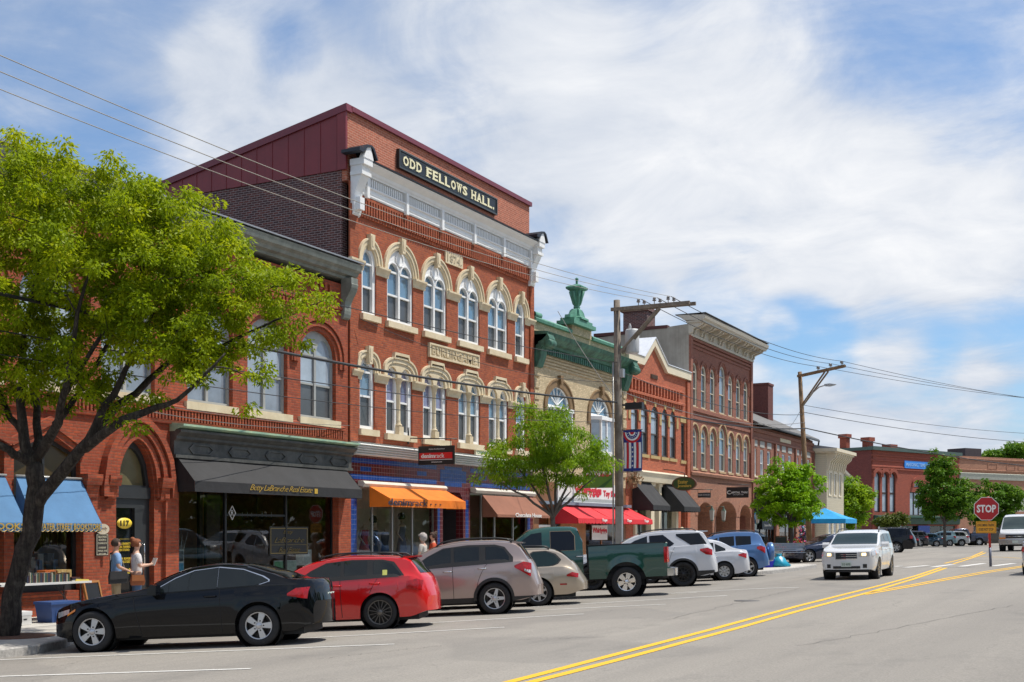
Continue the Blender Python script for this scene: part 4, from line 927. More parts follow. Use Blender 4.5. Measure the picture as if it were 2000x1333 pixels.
for i, (x0, x1) in enumerate(((fs(1054), fs(1084)), (fs(1160), fs(1190)))):
    sub(Cb, 'window_poster', [SW, RL], lambda m: (m.box(x0, x1, .09, .1, 1.5, 2.15, 0),))
    sub(Cb, 'window_lettering', RL, lambda m: letters(m, 'Whirlygigs', x0+.05, x1-.05, 1.75, 2.05, .09, .01, bold=.04))
# ================================================================ building D : red brick with peaked parapet
Db = fthing('peaked_brick_building', 'two storey bright red brick shop with stepped peak parapet and two steep black awnings', 'building', 57, 0)
d0, d1 = 53.08, 61.95
B_D = brick('brick_bright_red', (.50, .115, .045), (.34, .07, .03), (.35, .16, .10), stain=.28)
aw5 = [(53.75, 54.65), (55.0, 55.95), (56.35, 57.45), (57.85, 58.75), (59.05, 59.95)]
holes = [arch(a, b, 5.62, 7.55, .55, kind='gothic') for a, b in aw5]+[[(60.75, 5.6), (61.35, 5.6), (61.35, 7.55), (60.75, 7.55)]]
mb = MB(); wall(mb, [(d0, 4.3), (d1, 4.3), (d1, 9.95), (58.35, 9.95), (56.55, 11.05), (55.1, 9.95), (d0, 9.95)], holes, 0, .28)
strip(mb, d0+.1, d1-.9, [(0, 8.45), (-.14, 8.45), (-.14, 8.55), (0, 8.62)]); dentils(mb, d0+.3, d1-1.6, -.12, 0, 8.62, 9.10, .42, .16); strip(mb, d0+.1, d1-.9, [(0, 9.10), (-.12, 9.10), (-.12, 9.16), (0, 9.22)])
dentils(mb, d0+.3, d1-1.0, -.08, 0, 8.28, 8.45, .34, .2)
mb.box(d1-.45, d1, -.10, 0, -.2, 9.8)
mb.build('wall', B_D, Db)
mb = MB(); wall(mb, [(d0, -.3), (d1, -.3), (d1, 4.3), (d0, 4.3)], [[(54.0, .3), (60.3, .3), (60.3, 4.25), (54.0, 4.25)], [(60.75, .2), (61.4, .2), (61.4, 2.9), (60.75, 2.9)]], 0, .28); mb.build('shop_wall', B_D, Db)
shell(Db, d0, d1, -.3, 9.6, 18, B_D, TAR)
CRM = mat('cream_paint', (.66, .58, .43), .6, var=.06)
mb = MB()
for pl in ([(d0, 9.98), (55.1, 9.98), (56.55, 11.1), (58.35, 9.98), (d1, 9.98)],):
    up_ = [(x, z+.30) for x, z in pl]; mb.band(up_, [(x, z-.08) for x, z in pl], -.16, .0)
mb.build('parapet_trim', CRM, Db)
mb = MB(); up_ = [(d0, 10.30), (55.1, 10.30), (56.55, 11.42), (58.35, 10.30), (d1, 10.30)]; mb.band([(x, z+.04) for x, z in up_], up_, -.2, .9); mb.build('parapet_cap', mat('white_metal_cap', (.70, .72, .76), .35, .1), Db)
YS = mat('ochre_stone', (.42, .30, .13), .8, var=.15)
def dst(m):
    for a, b in aw5: c = (a+b)/2; m.prism([(c-.1, 8.05), (c+.1, 8.05), (c+.17, 8.38), (c-.17, 8.38)], -.04, 0)
    for c in (53.5, 54.82, 56.15, 57.65, 58.9, 60.15): m.prism([(c-.13, 7.2), (c+.13, 7.2), (c+.13, 7.5), (c, 7.9), (c-.13, 7.5)], -.035, 0)
    m.box(60.6, 61.5, -.03, 0, 7.6, 7.92)
mb = MB(); dst(mb); mb.build('ochre_trim', YS, Db)
sub(Db, 'vent_plaque', mat('dark_plaque', (.10, .06, .04), .8), lambda m: (m.box(56.3, 57.2, -.03, 0, 9.42, 9.62), dentils(m, 56.3, 57.2, -.06, -.03, 9.42, 9.62, .13, .07)))
G_DG = glass('pane_dark_grey', (.06, .07, .08), 1.9); DKF = mat('dark_bronze_frame', (.07, .06, .055), .5)
for a, b in aw5:
    w = window(Db, (a, b, 5.62, 7.55, .55), [(a+.08, b-.08, 5.72, 7.5, .45)], .06, DKF, [G_BLIND if a < 60 else G_DG, G_DG], rail=.55, kind='gothic')
    sub(w, 'sill', YS, lambda m: m.box(a-.1, b+.1, -.05, .25, 5.47, 5.625))
w = window(Db, (60.75, 61.35, 5.6, 7.55, 0), [(60.81, 61.29, 5.68, 7.45, 0)], .06, DKF, [G_DG, G_DG]); sub(w, 'sill', YS, lambda m: m.box(60.65, 61.45, -.05, .25, 5.44, 5.605))
mb = MB(); strip(mb, d0+.2, 60.6, [(0, 4.25), (-.3, 4.28), (-.34, 4.55), (-.42, 4.72), (-.36, 4.80), (0, 4.84)])
mb.build('shop_cornice', CRM, Db)
mb = MB()
for x, w_ in ((54.15, .25), (56.35, .45), (57.4, .35), (59.9, .3)):
    mb.box(x-w_/2, x+w_/2, -.1, .2, 0, 4.1); mb.box(x-w_/2-.06, x+w_/2+.06, -.14, .2, 4.1, 4.25)
mb.build('pilaster', CRM, Db)
glazed(Db, 54.0, 60.3, .5, 4.2, [55.2, 56.6, 58.5], m=DARKW, w=.05); room(Db, 53.9, 60.4, .3, 4.3, .3, 2.2, mat('olive_interior', (.22, .22, .08), .85))
sub(Db, 'shop_door', DARKW, lambda m: m.box(60.75, 61.4, .2, .26, .2, 2.9))
for x0, x1, z in ((fs(1231), 55.95, 4.3), (57.98, 60.45, 4.3)): awning(Db, x0, x1, z, 3.12, 1.15, .25, canv, scallop=8, y0=-.1)
# ================================================================ building E : three storey brick, white bracketed cornice
Eb = fthing('bracketed_brick_building', 'three storey brick block with cream bracketed cornice, narrow arched windows and arcaded ground floor', 'building', 67, 0)
e0, e1 = 61.98, 73.6
B_E = brick('brick_brown_red', (.30, .10, .062), (.22, .07, .045), (.26, .14, .10), stain=.3)
B_E2 = brick('brick_salmon', (.45, .19, .105), (.36, .14, .08), (.20, .13, .10), stain=.15, ms=.014)
px1 = [(1350, 1360), (1366.5, 1376), (1383.5, 1393), (1401, 1412.5), (1420.5, 1429), (1434.5, 1443.5), (1448, 1457)]
px1 = [(62.45+k*1.55+(0 if k < 3 else .12 if k == 3 else .25), 63.33+k*1.55+(0 if k < 3 else .35 if k == 3 else .25)) for k in range(7)]
uw = [(a, b, 8.62, 10.50 if k != 3 else 10.75, (b-a)/2*1.1) for k, (a, b) in enumerate(px1)]
lw = [(a, b, 5.30, 7.0 if k != 3 else 7.2, (b-a)/2*1.1) for k, (a, b) in enumerate(px1)]
mb = MB(); wall(mb, [(e0, 4.9), (e1, 4.9), (e1, 12.35), (e0, 12.35)], [arch(*w) for w in uw+lw], 0, .26)
for z in (11.75, 11.95, 12.15): strip(mb, e0+.3, e1-.3, [(0, z), (-.05-(z-11.75)*.15, z), (-.05-(z-11.75)*.15, z+.12), (0, z+.12)])
mb.box(e0, e0+.35, -.12, 0, 4.9, 12.35); mb.box(e1-.35, e1, -.12, 0, 4.9, 12.35); strip(mb, e0+.3, e1-.3, [(0, 8.35), (-.1, 8.35), (-.1, 8.55), (0, 8.6)]); strip(mb, e0+.3, e1-.3, [(0, 7.95), (-.06, 7.95), (-.06, 8.1), (0, 8.12)])
for w in uw:
    c = (w[0]+w[1])/2; hw = (w[1]-w[0])/2
    ro = lambda o: [(w[0]-o, w[3]-.35)]+[(c-(hw+o)*math.cos(math.pi*k/14), w[3]+(w[4]+o)*math.sin(math.pi*k/14)) for k in range(15)]+[(w[1]+o, w[3]-.35)]
    mb.band(ro(.26), ro(.17), -.06, 0); mb.band(ro(.17), ro(.06), -.03, 0)
mb.build('wall', B_E, Eb)
ar = [(fs(1362), fs(1391), .1, 2.75, .72), (fs(1398), fs(1437), .1, 2.75, .85), (fs(1444), fs(1465), .1, 2.75, .72)]
mb = MB(); wall(mb, [(e0, -.3), (e1, -.3), (e1, 4.9), (e0, 4.9)], [arch(*a) for a in ar], -.02, 1.2); strip(mb, e0, e1, [(0, 4.9), (-.16, 4.9), (-.2, 5.05), (0, 5.15)])
for a in ar: c = (a[0]+a[1])/2; hw = (a[1]-a[0])/2; ro = lambda o: [(c-(hw+o)*math.cos(math.pi*k/14), 2.75+(a[4]+o)*math.sin(math.pi*k/14)) for k in range(15)]; mb.band(ro(.38), ro(.02), -.05, 0)
mb.build('arcade', B_E2, Eb)
room(Eb, ar[0][0]-.5, ar[2][1]+.3, .1, 4.2, 1.18, 3, mat('arcade_dark', (.03, .025, .02), .9), name='arcade_interior')
concw = mat('grey_render', (.36, .32, .26), .85, var=.25, scale=.8, c2=(.44, .40, .33), streak=.35)
mb = MB(); mb.prism([(.0, 9.0), (22, 9.0), (22, 11.4), (.0, 12.95)], e0+.001, e0+.25, ax='x'); mb.box(e0+.001, e0+.25, .0, 22, -.3, 9.0); mb.build('side_wall', concw, Eb)
mb = MB(); mb.box(e1-.25, e1-.001, .27, 22, -.3, 12.8); mb.build('rear_side_wall', B_E, Eb)
mb = MB()
for k in range(7): mb.box(e0-.05, e0+.35, 1.2+k*2.2, 1.2+k*2.2+2.1, 12.80-k*.155, 12.97-k*.155)
mb.box(e0+.35, e1-.3, .5, 22, 12.2, 12.3); mb.build('roof', mat('dark_brick_coping', (.10, .035, .03), .8), Eb)
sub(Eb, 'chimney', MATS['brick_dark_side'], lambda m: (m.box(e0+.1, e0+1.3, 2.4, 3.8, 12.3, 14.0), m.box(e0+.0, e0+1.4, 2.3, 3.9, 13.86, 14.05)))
TANST = mat('tan_stone', (.46, .33, .19), .85, var=.2)
OW = mat('aged_white_paint', (.60, .56, .48), .65, var=.15, c2=(.50, .44, .34), streak=.3)
mb = MB(); strip(mb, e0-.2, e1+.45, [(.2, 13.12), (-.85, 13.06), (-.95, 13.16), (-1.0, 13.34), (.6, 13.42)]); strip(mb, e0+.02, e1+.02, [(.1, 12.30), (-.16, 12.30), (-.16, 12.42), (-.10, 12.44), (-.10, 13.1), (.1, 13.1)])
mb.box(e0-.15, e1+.35, -.86, .1, 12.98, 13.08)
mb.build('cornice', OW, Eb)
for k in range(8):
    x = e0+.28+k*(e1-e0-.56)/7
    for dx in (-.24, .24): sub(Eb, 'cornice_bracket', OW, lambda m: bracket(m, x+dx-.09, x+dx+.09, .78, 12.42, 13.0))
sub(Eb, 'roof_flashing', TAR, lambda m: m.box(e0-.2, e1+.45, -1.0, .7, 13.425, 13.46))
for i, w in enumerate(uw+lw):
    wn = window(Eb, w, [(w[0]+.12, w[1]-.12, w[2]+.08, w[3], w[4]-.1)], .04, OW, [rnd.choice([G_DG, G_DG, G_BLIND2]) if i < 7 else rnd.choice([G_BLIND, G_BLIND2, G_BLUE]), rnd.choice([G_DG, G_LOW])], rail=.5, fd=.08)
    sub(wn, 'sill', TANST, lambda m: m.box(w[0]-.06, w[1]+.06, -.05, .22, w[2]-.1, w[2]+.001))
    if i >= 7:
        c = (w[0]+w[1])/2; hw = (w[1]-w[0])/2
        def hd(m): ro = lambda o: [(w[0]-o, w[3]-.30)]+[(c-(hw+o)*math.cos(math.pi*k/14), w[3]+(w[4]+o)*math.sin(math.pi*k/14)) for k in range(15)]+[(w[1]+o, w[3]-.30)]; m.band(ro(.27), ro(.19), -.07, 0)
        sub(wn, 'stone_arch', TANST, hd)
def lantern(s, z, lab):
    o = fthing('wall_lantern', lab, 'lantern', s, z, 'lanterns on the arcade piers')
    mb = MB(); mb.tube([(s, 0, z+.5), (s, -.3, z+.55), (s, -.34, z+.42)], .02, 6); mb.lathe([(.17, .30), (.12, .36), (.05, .46), (.04, .5), (.05, .55), (0, .58)], (s, -.34, z-.02), 4, sm=False); mb.lathe([(0, -.32), (.04, -.3), (.10, -.26), (.105, -.24)], (s, -.34, z), 4, sm=False); mb.build('cap_and_arm', mat('verdigris_dark', (.08, .14, .11), .6), o)
    mb = MB(); mb.lathe([(.10, -.25), (.165, .30)], (s, -.34, z), 4, sm=False); mb.build('glass', mat('milky_glass', (.42, .42, .38), .3, var=.05), o)
lantern(fs(1379), 2.75, 'wall lantern left of the brick arcade, beside the black awning'); lantern(fs(1402), 2.75, 'wall lantern at the middle arch of the brick arcade'); lantern(fs(1469), 2.65, 'wall lantern at the far end of the brick arcade')
# ================================================================ building F : long gabled brick
Fb = fthing('gabled_brick_building', 'long two storey brick block with grey slate roof and big brick chimney', 'building', 82, 0)
f0, f1 = 73.65, 89.4
B_F = brick('brick_brown', (.29, .10, .055), (.21, .07, .042), (.30, .17, .12), stain=.2)
fw = [(74.0+k*1.62+(k//3)*.35, 74.0+k*1.62+(k//3)*.35+.78) for k in range(9)]
mb = MB(); wall(mb, [(f0, 4.6), (f1, 4.6), (f1, 8.5), (f0, 8.5)], [[(a, 5.35), (b, 5.35), (b, 7.05), (a, 7.05)] for a, b in fw], 0, .3)
strip(mb, f0, f1, [(0, 7.62), (-.12, 7.62), (-.12, 7.75), (0, 7.8)]); strip(mb, f0, f1, [(0, 8.1), (-.08, 8.1), (-.12, 8.3), (0, 8.35)])
for k in range(4): x = f0+.02+k*5.2; mb.box(x, x+.28, -.12, 0, 0.0, 7.62)
mb.build('wall', B_F, Fb); 
mb = MB(); wall(mb, [(f0, -.3), (f1, -.3), (f1, 4.6), (f0, 4.6)], [[(74.3, .2), (79.2, .2), (79.2, 3.9), (74.3, 3.9)], [(80.2, .2), (84.4, .2), (84.4, 3.9), (80.2, 3.9)], [(85.4, .2), (89, .2), (89, 3.9), (85.4, 3.9)]], -.002, .3); mb.build('shop_wall', B_E2, Fb)
shell(Fb, f0, f1, -.3, 8.5, 13, B_F, TAR)
for a, b in fw:
    w = window(Fb, (a, b, 5.35, 7.05, 0), [(a+.07, b-.07, 5.43, 6.97, 0)], .05, WHITE, [rnd.choice([G_BLIND, G_BLIND2, G_BLUE]), rnd.choice([G_BLIND2, G_LOW, G_DG])])
    sub(w, 'lintel', mat('grey_stone', (.36, .35, .32), .8), lambda m: m.box(a-.1, b+.1, -.03, 0, 7.2, 7.6)); sub(w, 'sill', STONE, lambda m: m.box(a-.05, b+.05, -.08, .2, 5.25, 5.352))
sl = mat('slate', (.13, .125, .12), .7, var=.25, scale=6, bump=.01, bscale=12)
mb = MB(); mb.prism([(-.4, 8.5), (-.4, 8.62), (6.5, 11.9), (13.4, 8.62), (13.4, 8.5), (6.5, 11.75)], f0-.02, f1+.3, ax='x'); mb.prism([(0, 8.5), (13, 8.5), (6.5, 11.7)], f1-.3, f1, ax='x'); mb.build('slate_roof', sl, Fb)
sub(Fb, 'gutter', DARKW, lambda m: (m.tube([(f0, -.42, 8.5), (f1+.2, -.42, 8.5), (f1+.25, -.35, 8.2), (f1+.15, -.1, 7.8), (f1+.1, -.08, 7.2)], .07, 6)))
sub(Fb, 'chimney', brick('brick_chimney', (.15, .038, .028), (.11, .03, .024), (.14, .06, .05), stain=.1), lambda m: (m.box(85.0, 86.3, 2.1, 3.5, 9.3, 12.4), m.box(84.95, 86.35, 2.05, 3.55, 12.28, 12.42)))
sub(Fb, 'name_stone', STONE, lambda m: m.box(80.3, 83.0, -.04, 0, 7.85, 8.2))
glazed(Fb, 74.3, 79.2, .3, 3.9, [76, 77.6], m=BLK, w=.06); glazed(Fb, 80.2, 84.4, .3, 3.9, [82.3], m=BLK, w=.06); glazed(Fb, 85.4, 89, .3, 3.9, [87], m=BLK, w=.06); room(Fb, 74, 89.2, .2, 4.3, .3, 2, DARKIN)
awning(Fb, 73.9, 79.4, 4.5, 3.4, 1.2, .25, mat('charcoal_canvas', (.05, .045, .04), .8))
sg = fthing('chalkboard_window_sign', 'dark slate shop sign with white lettering in the black shop window', 'sign', 77, 2.4)
mb = MB(); mb.box(76.0, 78.6, -.03, .02, 2.0, 3.2); mb.build('board', mat('sign_blue_grey', (.035, .045, .055), .5), sg)
mb = MB(); letters(mb, 'OIL TASTING', 76.2, 78.4, 2.52, 2.84, -.03, .01, bold=.02); letters(mb, 'Rooms at Water', 76.5, 78.1, 2.2, 2.36, -.03, .01); mb.build('lettering', WL, sg)
# ================================================================ building G : cream clapboard with bracketed eaves, H : grey gabled house
def clap(name, c):
    if name in MATS: return MATS[name]
    m, t, b = _new(name); b.inputs['Roughness'].default_value = .6
    tcn = t.nodes.new('ShaderNodeTexCoord'); sp = t.nodes.new('ShaderNodeSeparateXYZ'); t.links.new(tcn.outputs['Object'], sp.inputs[0])
    f = tmath(t, 'FRACT', tmath(t, 'MULTIPLY', sp.outputs[2], 6.5)); g = trange(t, f, 0, .12, 0, 1)
    t.links.new(tmix(t, g, tuple(x*.5 for x in c), c), b.inputs['Base Color']); tbump(t, b, f, .03, .8); MATS[name] = m; return m
Gb = fthing('cream_clapboard_building', 'cream clapboard building with deep bracketed eaves beyond the brick row', 'building', 93, 0)
g0, g1 = 89.9, 95.6; CL = clap('cream_clapboard', (.62, .56, .42)); gx = -.6
gw = [(90.5, 91.3), (92.1, 92.9), (93.8, 94.6)]
mb = MB(); wall(mb, [(g0, -.2), (g1, -.2), (g1, 7.6), (g0, 7.6)], [[(a, z), (b, z), (b, z+1.6), (a, z+1.6)] for a, b in gw for z in (4.6,)]+[[(a-.2, .6), (b+.2, .6), (b+.2, 2.9), (a-.2, 2.9)] for a, b in gw], -.9, .15); mb.box(g0, g0+.15, -.899, 9, -.2, 7.6); mb.box(g1-.15, g1, -.899, 9, -.2, 7.6); mb.box(g0+.15, g1-.15, 8.8, 9, -.2, 7.6); mb.build('wall', CL, Gb)
mb = MB(); mb.box(g0-.5, g1+.6, -1.75, 9.4, 7.72, 7.95); mb.box(g0-.4, g1+.5, -1.6, 9.3, 7.62, 7.72)
for k in range(9): x = g0+.05+k*(g1-g0-.3)/8; mb.prism([(-.9, 7.62), (-1.6, 7.62), (-1.5, 7.3), (-1.15, 7.0), (-1.02, 6.4), (-.9, 6.3)], x, x+.2, ax='x')
mb.build('bracketed_eaves', CRM, Gb)
for a, b in gw:
    for z, hh, e in ((4.6, 1.6, 0), (.6, 2.3, .2)):
        w = window(Gb, (a-e, b+e, z, z+hh, 0), [(a-e+.07, b+e-.07, z+.08, z+hh-.08, 0)], -.84, WHITE, [G_BLIND, G_DG]); sub(w, 'surround', CRM, lambda m: m.band([(a-e-.15, z-.12), (b+e+.15, z-.12), (b+e+.15, z+hh+.2), (a-e-.15, z+hh+.2)], [(a-e, z), (b+e, z), (b+e, z+hh), (a-e, z+hh)], -.95, -.9, closed=True))
mb = MB(); mb.prism([(-1.75, 7.95), (9.4, 7.95), (4, 8.9)], g0-.5, g1+.6, ax='x'); mb.build('roof', mat('grey_shingle', (.25, .25, .26), .8), Gb)
# ================================================================ building I and J : blocks facing down the street
def cframe(name, label, cat, px0, D0, px1, D1, z0=0):      # frame whose local x runs from one corner of a front wall to the other
    a = pd(px0, HY, D0); b = pd(px1, HY, D1); d = (b-a); ang = math.atan2(d.y, d.x)
    o = thing(name, label, cat, (a.x, a.y, z0), ang); ORG[o.name] = (0, 0, 0); o['_len'] = d.xy.length; del o['_len']; return o, d.xy.length
Hb, HL = cframe('grey_gabled_house', 'small grey gabled house between the cream building and the far brick block', 'house', 1607, 118, 1670, 119.5)
GC = clap('grey_green_clapboard', (.30, .34, .31)); c = HL/2
mb = MB(); wall(mb, [(0, -.2), (HL, -.2), (HL, 6.5), (c, 8.0), (0, 6.5)], [[(c-.28, 6.2), (c+.28, 6.2), (c+.28, 7.0), (c-.28, 7.0)]], 0, .15); mb.box(0, .15, .01, 8, -.2, 6.4); mb.box(HL-.15, HL, .01, 8, -.2, 6.4); mb.build('wall', GC, Hb)
mb = MB(); mb.band([(-.35, 6.42), (c, 8.25), (HL+.35, 6.42)], [(-.35, 6.14), (c, 7.97), (HL+.35, 6.14)], -.4, 8.2); mb.build('roof', mat('pale_trim', (.50, .46, .38), .7), Hb)
w = window(Hb, (c-.28, c+.28, 6.2, 7.0, 0), [(c-.22, c+.22, 6.26, 6.94, 0)], .03, WHITE, [G_DG, G_DG])
Ib, IL = cframe('corner_brick_building', 'red brick corner block with blue name board at the end of the street', 'building', 1702, 150, 1873, 163)
B_I = brick('brick_deep_red', (.34, .070, .035), (.26, .055, .030), (.28, .12, .09), stain=.15, bw=.4, bh=.14, ms=.012)
zI = lambda py, D: CAMZ+(HY-py)/F_PX*D
top = 12.2
def ix(px):                                                  # pixel -> distance along the front wall of building I
    a = pd(1702, HY, 150); b = pd(1873, HY, 163); d = ray(px, HY); A_ = (b-a).xy
    k = (a.x*A_.y-a.y*A_.x)/(d.x*A_.y-d.y*A_.x); p = Vector((d.x*k, d.y*k)); return (p-a.xy).dot(A_.normalized())
trip = [(ix(1708), ix(1719)), (ix(1723), ix(1734)), (ix(1738), ix(1749))]; tw2 = [(ix(1784), ix(1797)), (ix(1851), ix(1862))]
hI = [arch(a, b, 4.25, 8.6, (b-a)/2) for a, b in trip]+[arch(tw2[0][0], tw2[0][1], 7.5, 7.6, .75), [(ix(1777), 3.9), (ix(1806), 3.9), (ix(1806), 6.9), (ix(1777), 6.9)]]
mb = MB(); wall(mb, [(0, -.2), (IL, -.2), (IL, top-.3), (0, top-.3)], hI+[[(ix(1745), .1), (ix(1866), .1), (ix(1866), 2.6), (ix(1745), 2.6)]], 0, .3)
for z in (9.6, 9.85, 10.6, 11.2): strip(mb, 0, IL, [(0, z), (-.12, z), (-.12, z+.15), (0, z+.2)])
for a, b in trip+[tw2[0]]:
    c = (a+b)/2; hw = (b-a)/2; zs = 8.6 if (a, b) in trip else 7.6; ro = lambda o: [(c-(hw+o)*math.cos(math.pi*k/12), zs+(hw+o)*math.sin(math.pi*k/12)) for k in range(13)]; mb.band(ro(.5), ro(.1), -.2, 0)
mb.build('wall', B_I, Ib)
mb = MB(); mb.box(0, .3, .0, 26, -.2, top-.3); mb.box(IL-.3, IL, .01, 26, -.2, top-.3); mb.build('side_wall', brick('brick_dark_red', (.19, .045, .035), (.15, .035, .03), (.18, .07, .06), stain=.1, bw=.4, bh=.14, ms=.012), Ib)
mb = MB(); mb.box(-.25, IL+.1, -.45, .3, top-.3, top+.15); mb.box(-.25, .3, .3, 26, top-.3, top+.1); mb.build('cornice', mat('green_grey_trim', (.06, .10, .085), .6), Ib)
mb = MB(); mb.box(.3, IL-.3, .3, 26, top-.4, top-.3); mb.build('roof', TAR, Ib)
for x, y, hh, w_ in ((.5, 4.2, 1.9, .75), (1.6, 1.6, 1.4, .9), (8.6, 3, .9, 1.3)): sub(Ib, 'chimney', B_I, lambda m: (m.box(x-w_/2, x+w_/2, y-.5, y+.5, top-.3, top+hh-.5), m.box(x-w_/2-.15, x+w_/2+.15, y-.65, y+.65, top+hh-.5, top+hh)))
DKI = mat('dark_sash', (.04, .03, .028), .6)
for a, b in trip: window(Ib, (a, b, 4.25, 8.6, (b-a)/2), [(a+.12, b-.12, 4.4, 6.5, .0), (a+.12, b-.12, 6.75, 8.6, (b-a)/2-.12)], .15, DKI, [G_BLIND, G_DG], rail=0)
window(Ib, arch and (tw2[0][0], tw2[0][1], 7.5, 7.6, .75), [(tw2[0][0]+.1, tw2[0][1]-.1, 7.6, 7.61, .6)], .15, DKI, [G_BLIND, G_DG], rail=0)
x0, x1 = ix(1777), ix(1806); window(Ib, (x0, x1, 3.9, 6.9, 0), [(x0+.1+k*(x1-x0)/3, x0+(k+1)*(x1-x0)/3-.1, 4.0, 6.8, 0) for k in range(3)], .15, DKI, [G_BLIND, G_DG], rail=0)
x0, x1 = ix(1765), ix(1813); bs = sub(Ib, 'name_board', mat('bright_blue_board', (.03, .25, .75), .5), lambda m: m.box(x0, x1, -.16, -.05, 9.9, 10.85))
sub(bs, 'lettering', mat('pale_blue_letters', (.25, .45, .75), .5), lambda m: letters(m, 'MASONIC TEMPLE', x0+.3, x1-.3, 10.15, 10.6, -.16, .03, bold=.03))
gsf = mat('shop_green', (.02, .07, .045), .5)
mb = MB(); strip(mb, ix(1706), IL-.3, [(0, 2.75), (-.3, 2.8), (-.4, 3.5), (-.8, 3.6), (-.8, 3.8), (0, 3.9)]); mb.build('shop_cornice', gsf, Ib)
glazed(Ib, ix(1745), ix(1866), .1, 2.6, [ix(1758), ix(1775), ix(1795), ix(1815), ix(1840)], m=gsf, w=.15); room(Ib, ix(1745), ix(1866), 0, 2.7, .3, 2, DARKIN)
sub(Ib, 'shop_sign', SW, lambda m: (m.box(ix(1712), ix(1728), -.3, -.2, 1.6, 2.9), m.box(ix(1733), ix(1756), -.3, -.2, 1.9, 2.6)))
sub(Ib, 'street_sign_board', mat('deep_blue_board', (.02, .06, .30), .5), lambda m: m.box(ix(1790), ix(1812), -.3, -.2, 1.7, 2.6))
awning(Ib, ix(1757), ix(1772), 1.3+.2, .7, 1.4, .2, mat('green_canvas', (.01, .28, .14), .7))
Jb, JL = cframe('tan_brick_building', 'long low tan brick block with a pale band at the end of the street', 'building', 1873, 163, 2120, 178)
B_J = brick('brick_tan', (.42, .20, .12), (.34, .155, .095), (.35, .22, .15), stain=.15, bw=.4, bh=.14, ms=.012)
tj = 12.0; mb = MB(); wall(mb, [(0, -.2), (JL, -.2), (JL, tj), (0, tj)], [[(.8, 4.8), (2.8, 4.8), (2.8, 6.6), (.8, 6.6)], [(6.6, 4.6), (14.2, 4.6), (14.2, 6.6), (6.6, 6.6)], [(3, .1), (24, .1), (24, 2.6), (3, 2.6)]], 0, .3)
for z in (11.5, 10.0): strip(mb, 0, JL, [(0, z), (-.1, z), (-.15, z+.2), (0, z+.25)])
for x in (6, 10, 12.6): mb.band([(x, 10.35), (x+2, 10.35), (x+2, 11.2), (x, 11.2)], [(x+.1, 10.45), (x+1.9, 10.45), (x+1.9, 11.1), (x+.1, 11.1)], -.05, 0, closed=True)
mb.build('wall', B_J, Jb)
mb = MB(); mb.box(.0, JL, .3, 24, tj-.5, tj-.3); mb.box(JL-.3, JL, .31, 24, 0, tj-.5); mb.build('roof', TAR, Jb)
mb = MB(); strip(mb, 0.02, JL, [(0, 8.9), (-.18, 8.9), (-.22, 9.3), (-.3, 9.7), (0, 9.8)]); mb.build('pale_band', mat('pale_green_band', (.40, .41, .34), .7), Jb)
mb = MB(); mb.box(.8, 2.8, .1, .15, 4.8, 6.6); mb.box(6.6, 14.2, .1, .15, 4.6, 6.6); mb.build('blind_panels', mat('grey_panels', (.42, .40, .36), .7), Jb)
glazed(Jb, 3, 24, .1, 2.6, [6, 9, 12, 15, 18, 21], m=mat('red_brown_frame', (.12, .03, .02), .6), w=.15); room(Jb, 3, 24, 0, 2.7, .3, 2, DARKIN)
sub(Jb, 'roof_plant', mat('dark_metal_box', (.06, .04, .04), .6), lambda m: (m.box(6.5, 10, 4, 7, tj, tj+1.5),))
# ================================================================ vehicles
MB0 = MB
def pchip(pts):
    xs_ = [p[0] for p in pts]; zs_ = [p[1] for p in pts]; n = len(pts)
    dl = [(zs_[i+1]-zs_[i])/(xs_[i+1]-xs_[i]) for i in range(n-1)]; m = [0]*n; m[0] = dl[0]; m[-1] = dl[-1]
    for i in range(1, n-1): m[i] = 0 if dl[i-1]*dl[i] <= 0 else 2*dl[i-1]*dl[i]/(dl[i-1]+dl[i])
    def f(x):
        if x <= xs_[0]: return zs_[0]
        if x >= xs_[-1]: return zs_[-1]
        i = max(k for k in range(n-1) if xs_[k] <= x); hh = xs_[i+1]-xs_[i]; t = (x-xs_[i])/hh
        return (1+2*t)*(1-t)**2*zs_[i]+t*(1-t)**2*hh*m[i]+t*t*(3-2*t)*zs_[i+1]+t*t*(t-1)*hh*m[i+1]
    return f
def lin(pts):
    def f(x):
        if x <= pts[0][0]: return pts[0][1]
        for (a, b), (c, d) in zip(pts, pts[1:]):
            if x <= c: return b+(d-b)*(x-a)/(c-a) if c > a else d
        return pts[-1][1]
    return f
def paint(name, c, metal=.3, rough=.28):
    dk = max(c) < .03; return mat('paint_'+name, c, .05 if dk else rough, 0 if dk else metal, var=0, coat=.25 if dk else 1.0, spec=.25 if dk else None)
RUB = mat('tyre_rubber', (.018, .018, .019), .8, var=.2, scale=20)
CLAD = mat('black_plastic', (.02, .02, .021), .55, var=.1)
CG_ = glass('car_glass', (.010, .014, .015), 1.5, .02); CGT = glass('car_glass_tint', (.006, .008, .012), 1.42, .02); CGB = glass('car_glass_green', (.012, .026, .022), 1.55, .02)
REDL = mat('tail_light_red', (.36, .003, .005), .2, 0, var=.4, scale=14, coat=.35); CLRL = mat('lamp_clear', (.55, .55, .55), .1, .3, var=.2, scale=25, coat=1); AMB = mat('lamp_amber', (.8, .25, .02), .2, var=0, coat=1)
SIL = mat('alloy_silver', (.50, .50, .51), .28, .75, var=.05); ALB = mat('alloy_black', (.025, .025, .027), .3, .5, var=.05); ALG = mat('alloy_graphite', (.16, .15, .14), .3, .7, var=.05); CHR = mat('chrome', (.75, .75, .76), .08, 1, var=0)
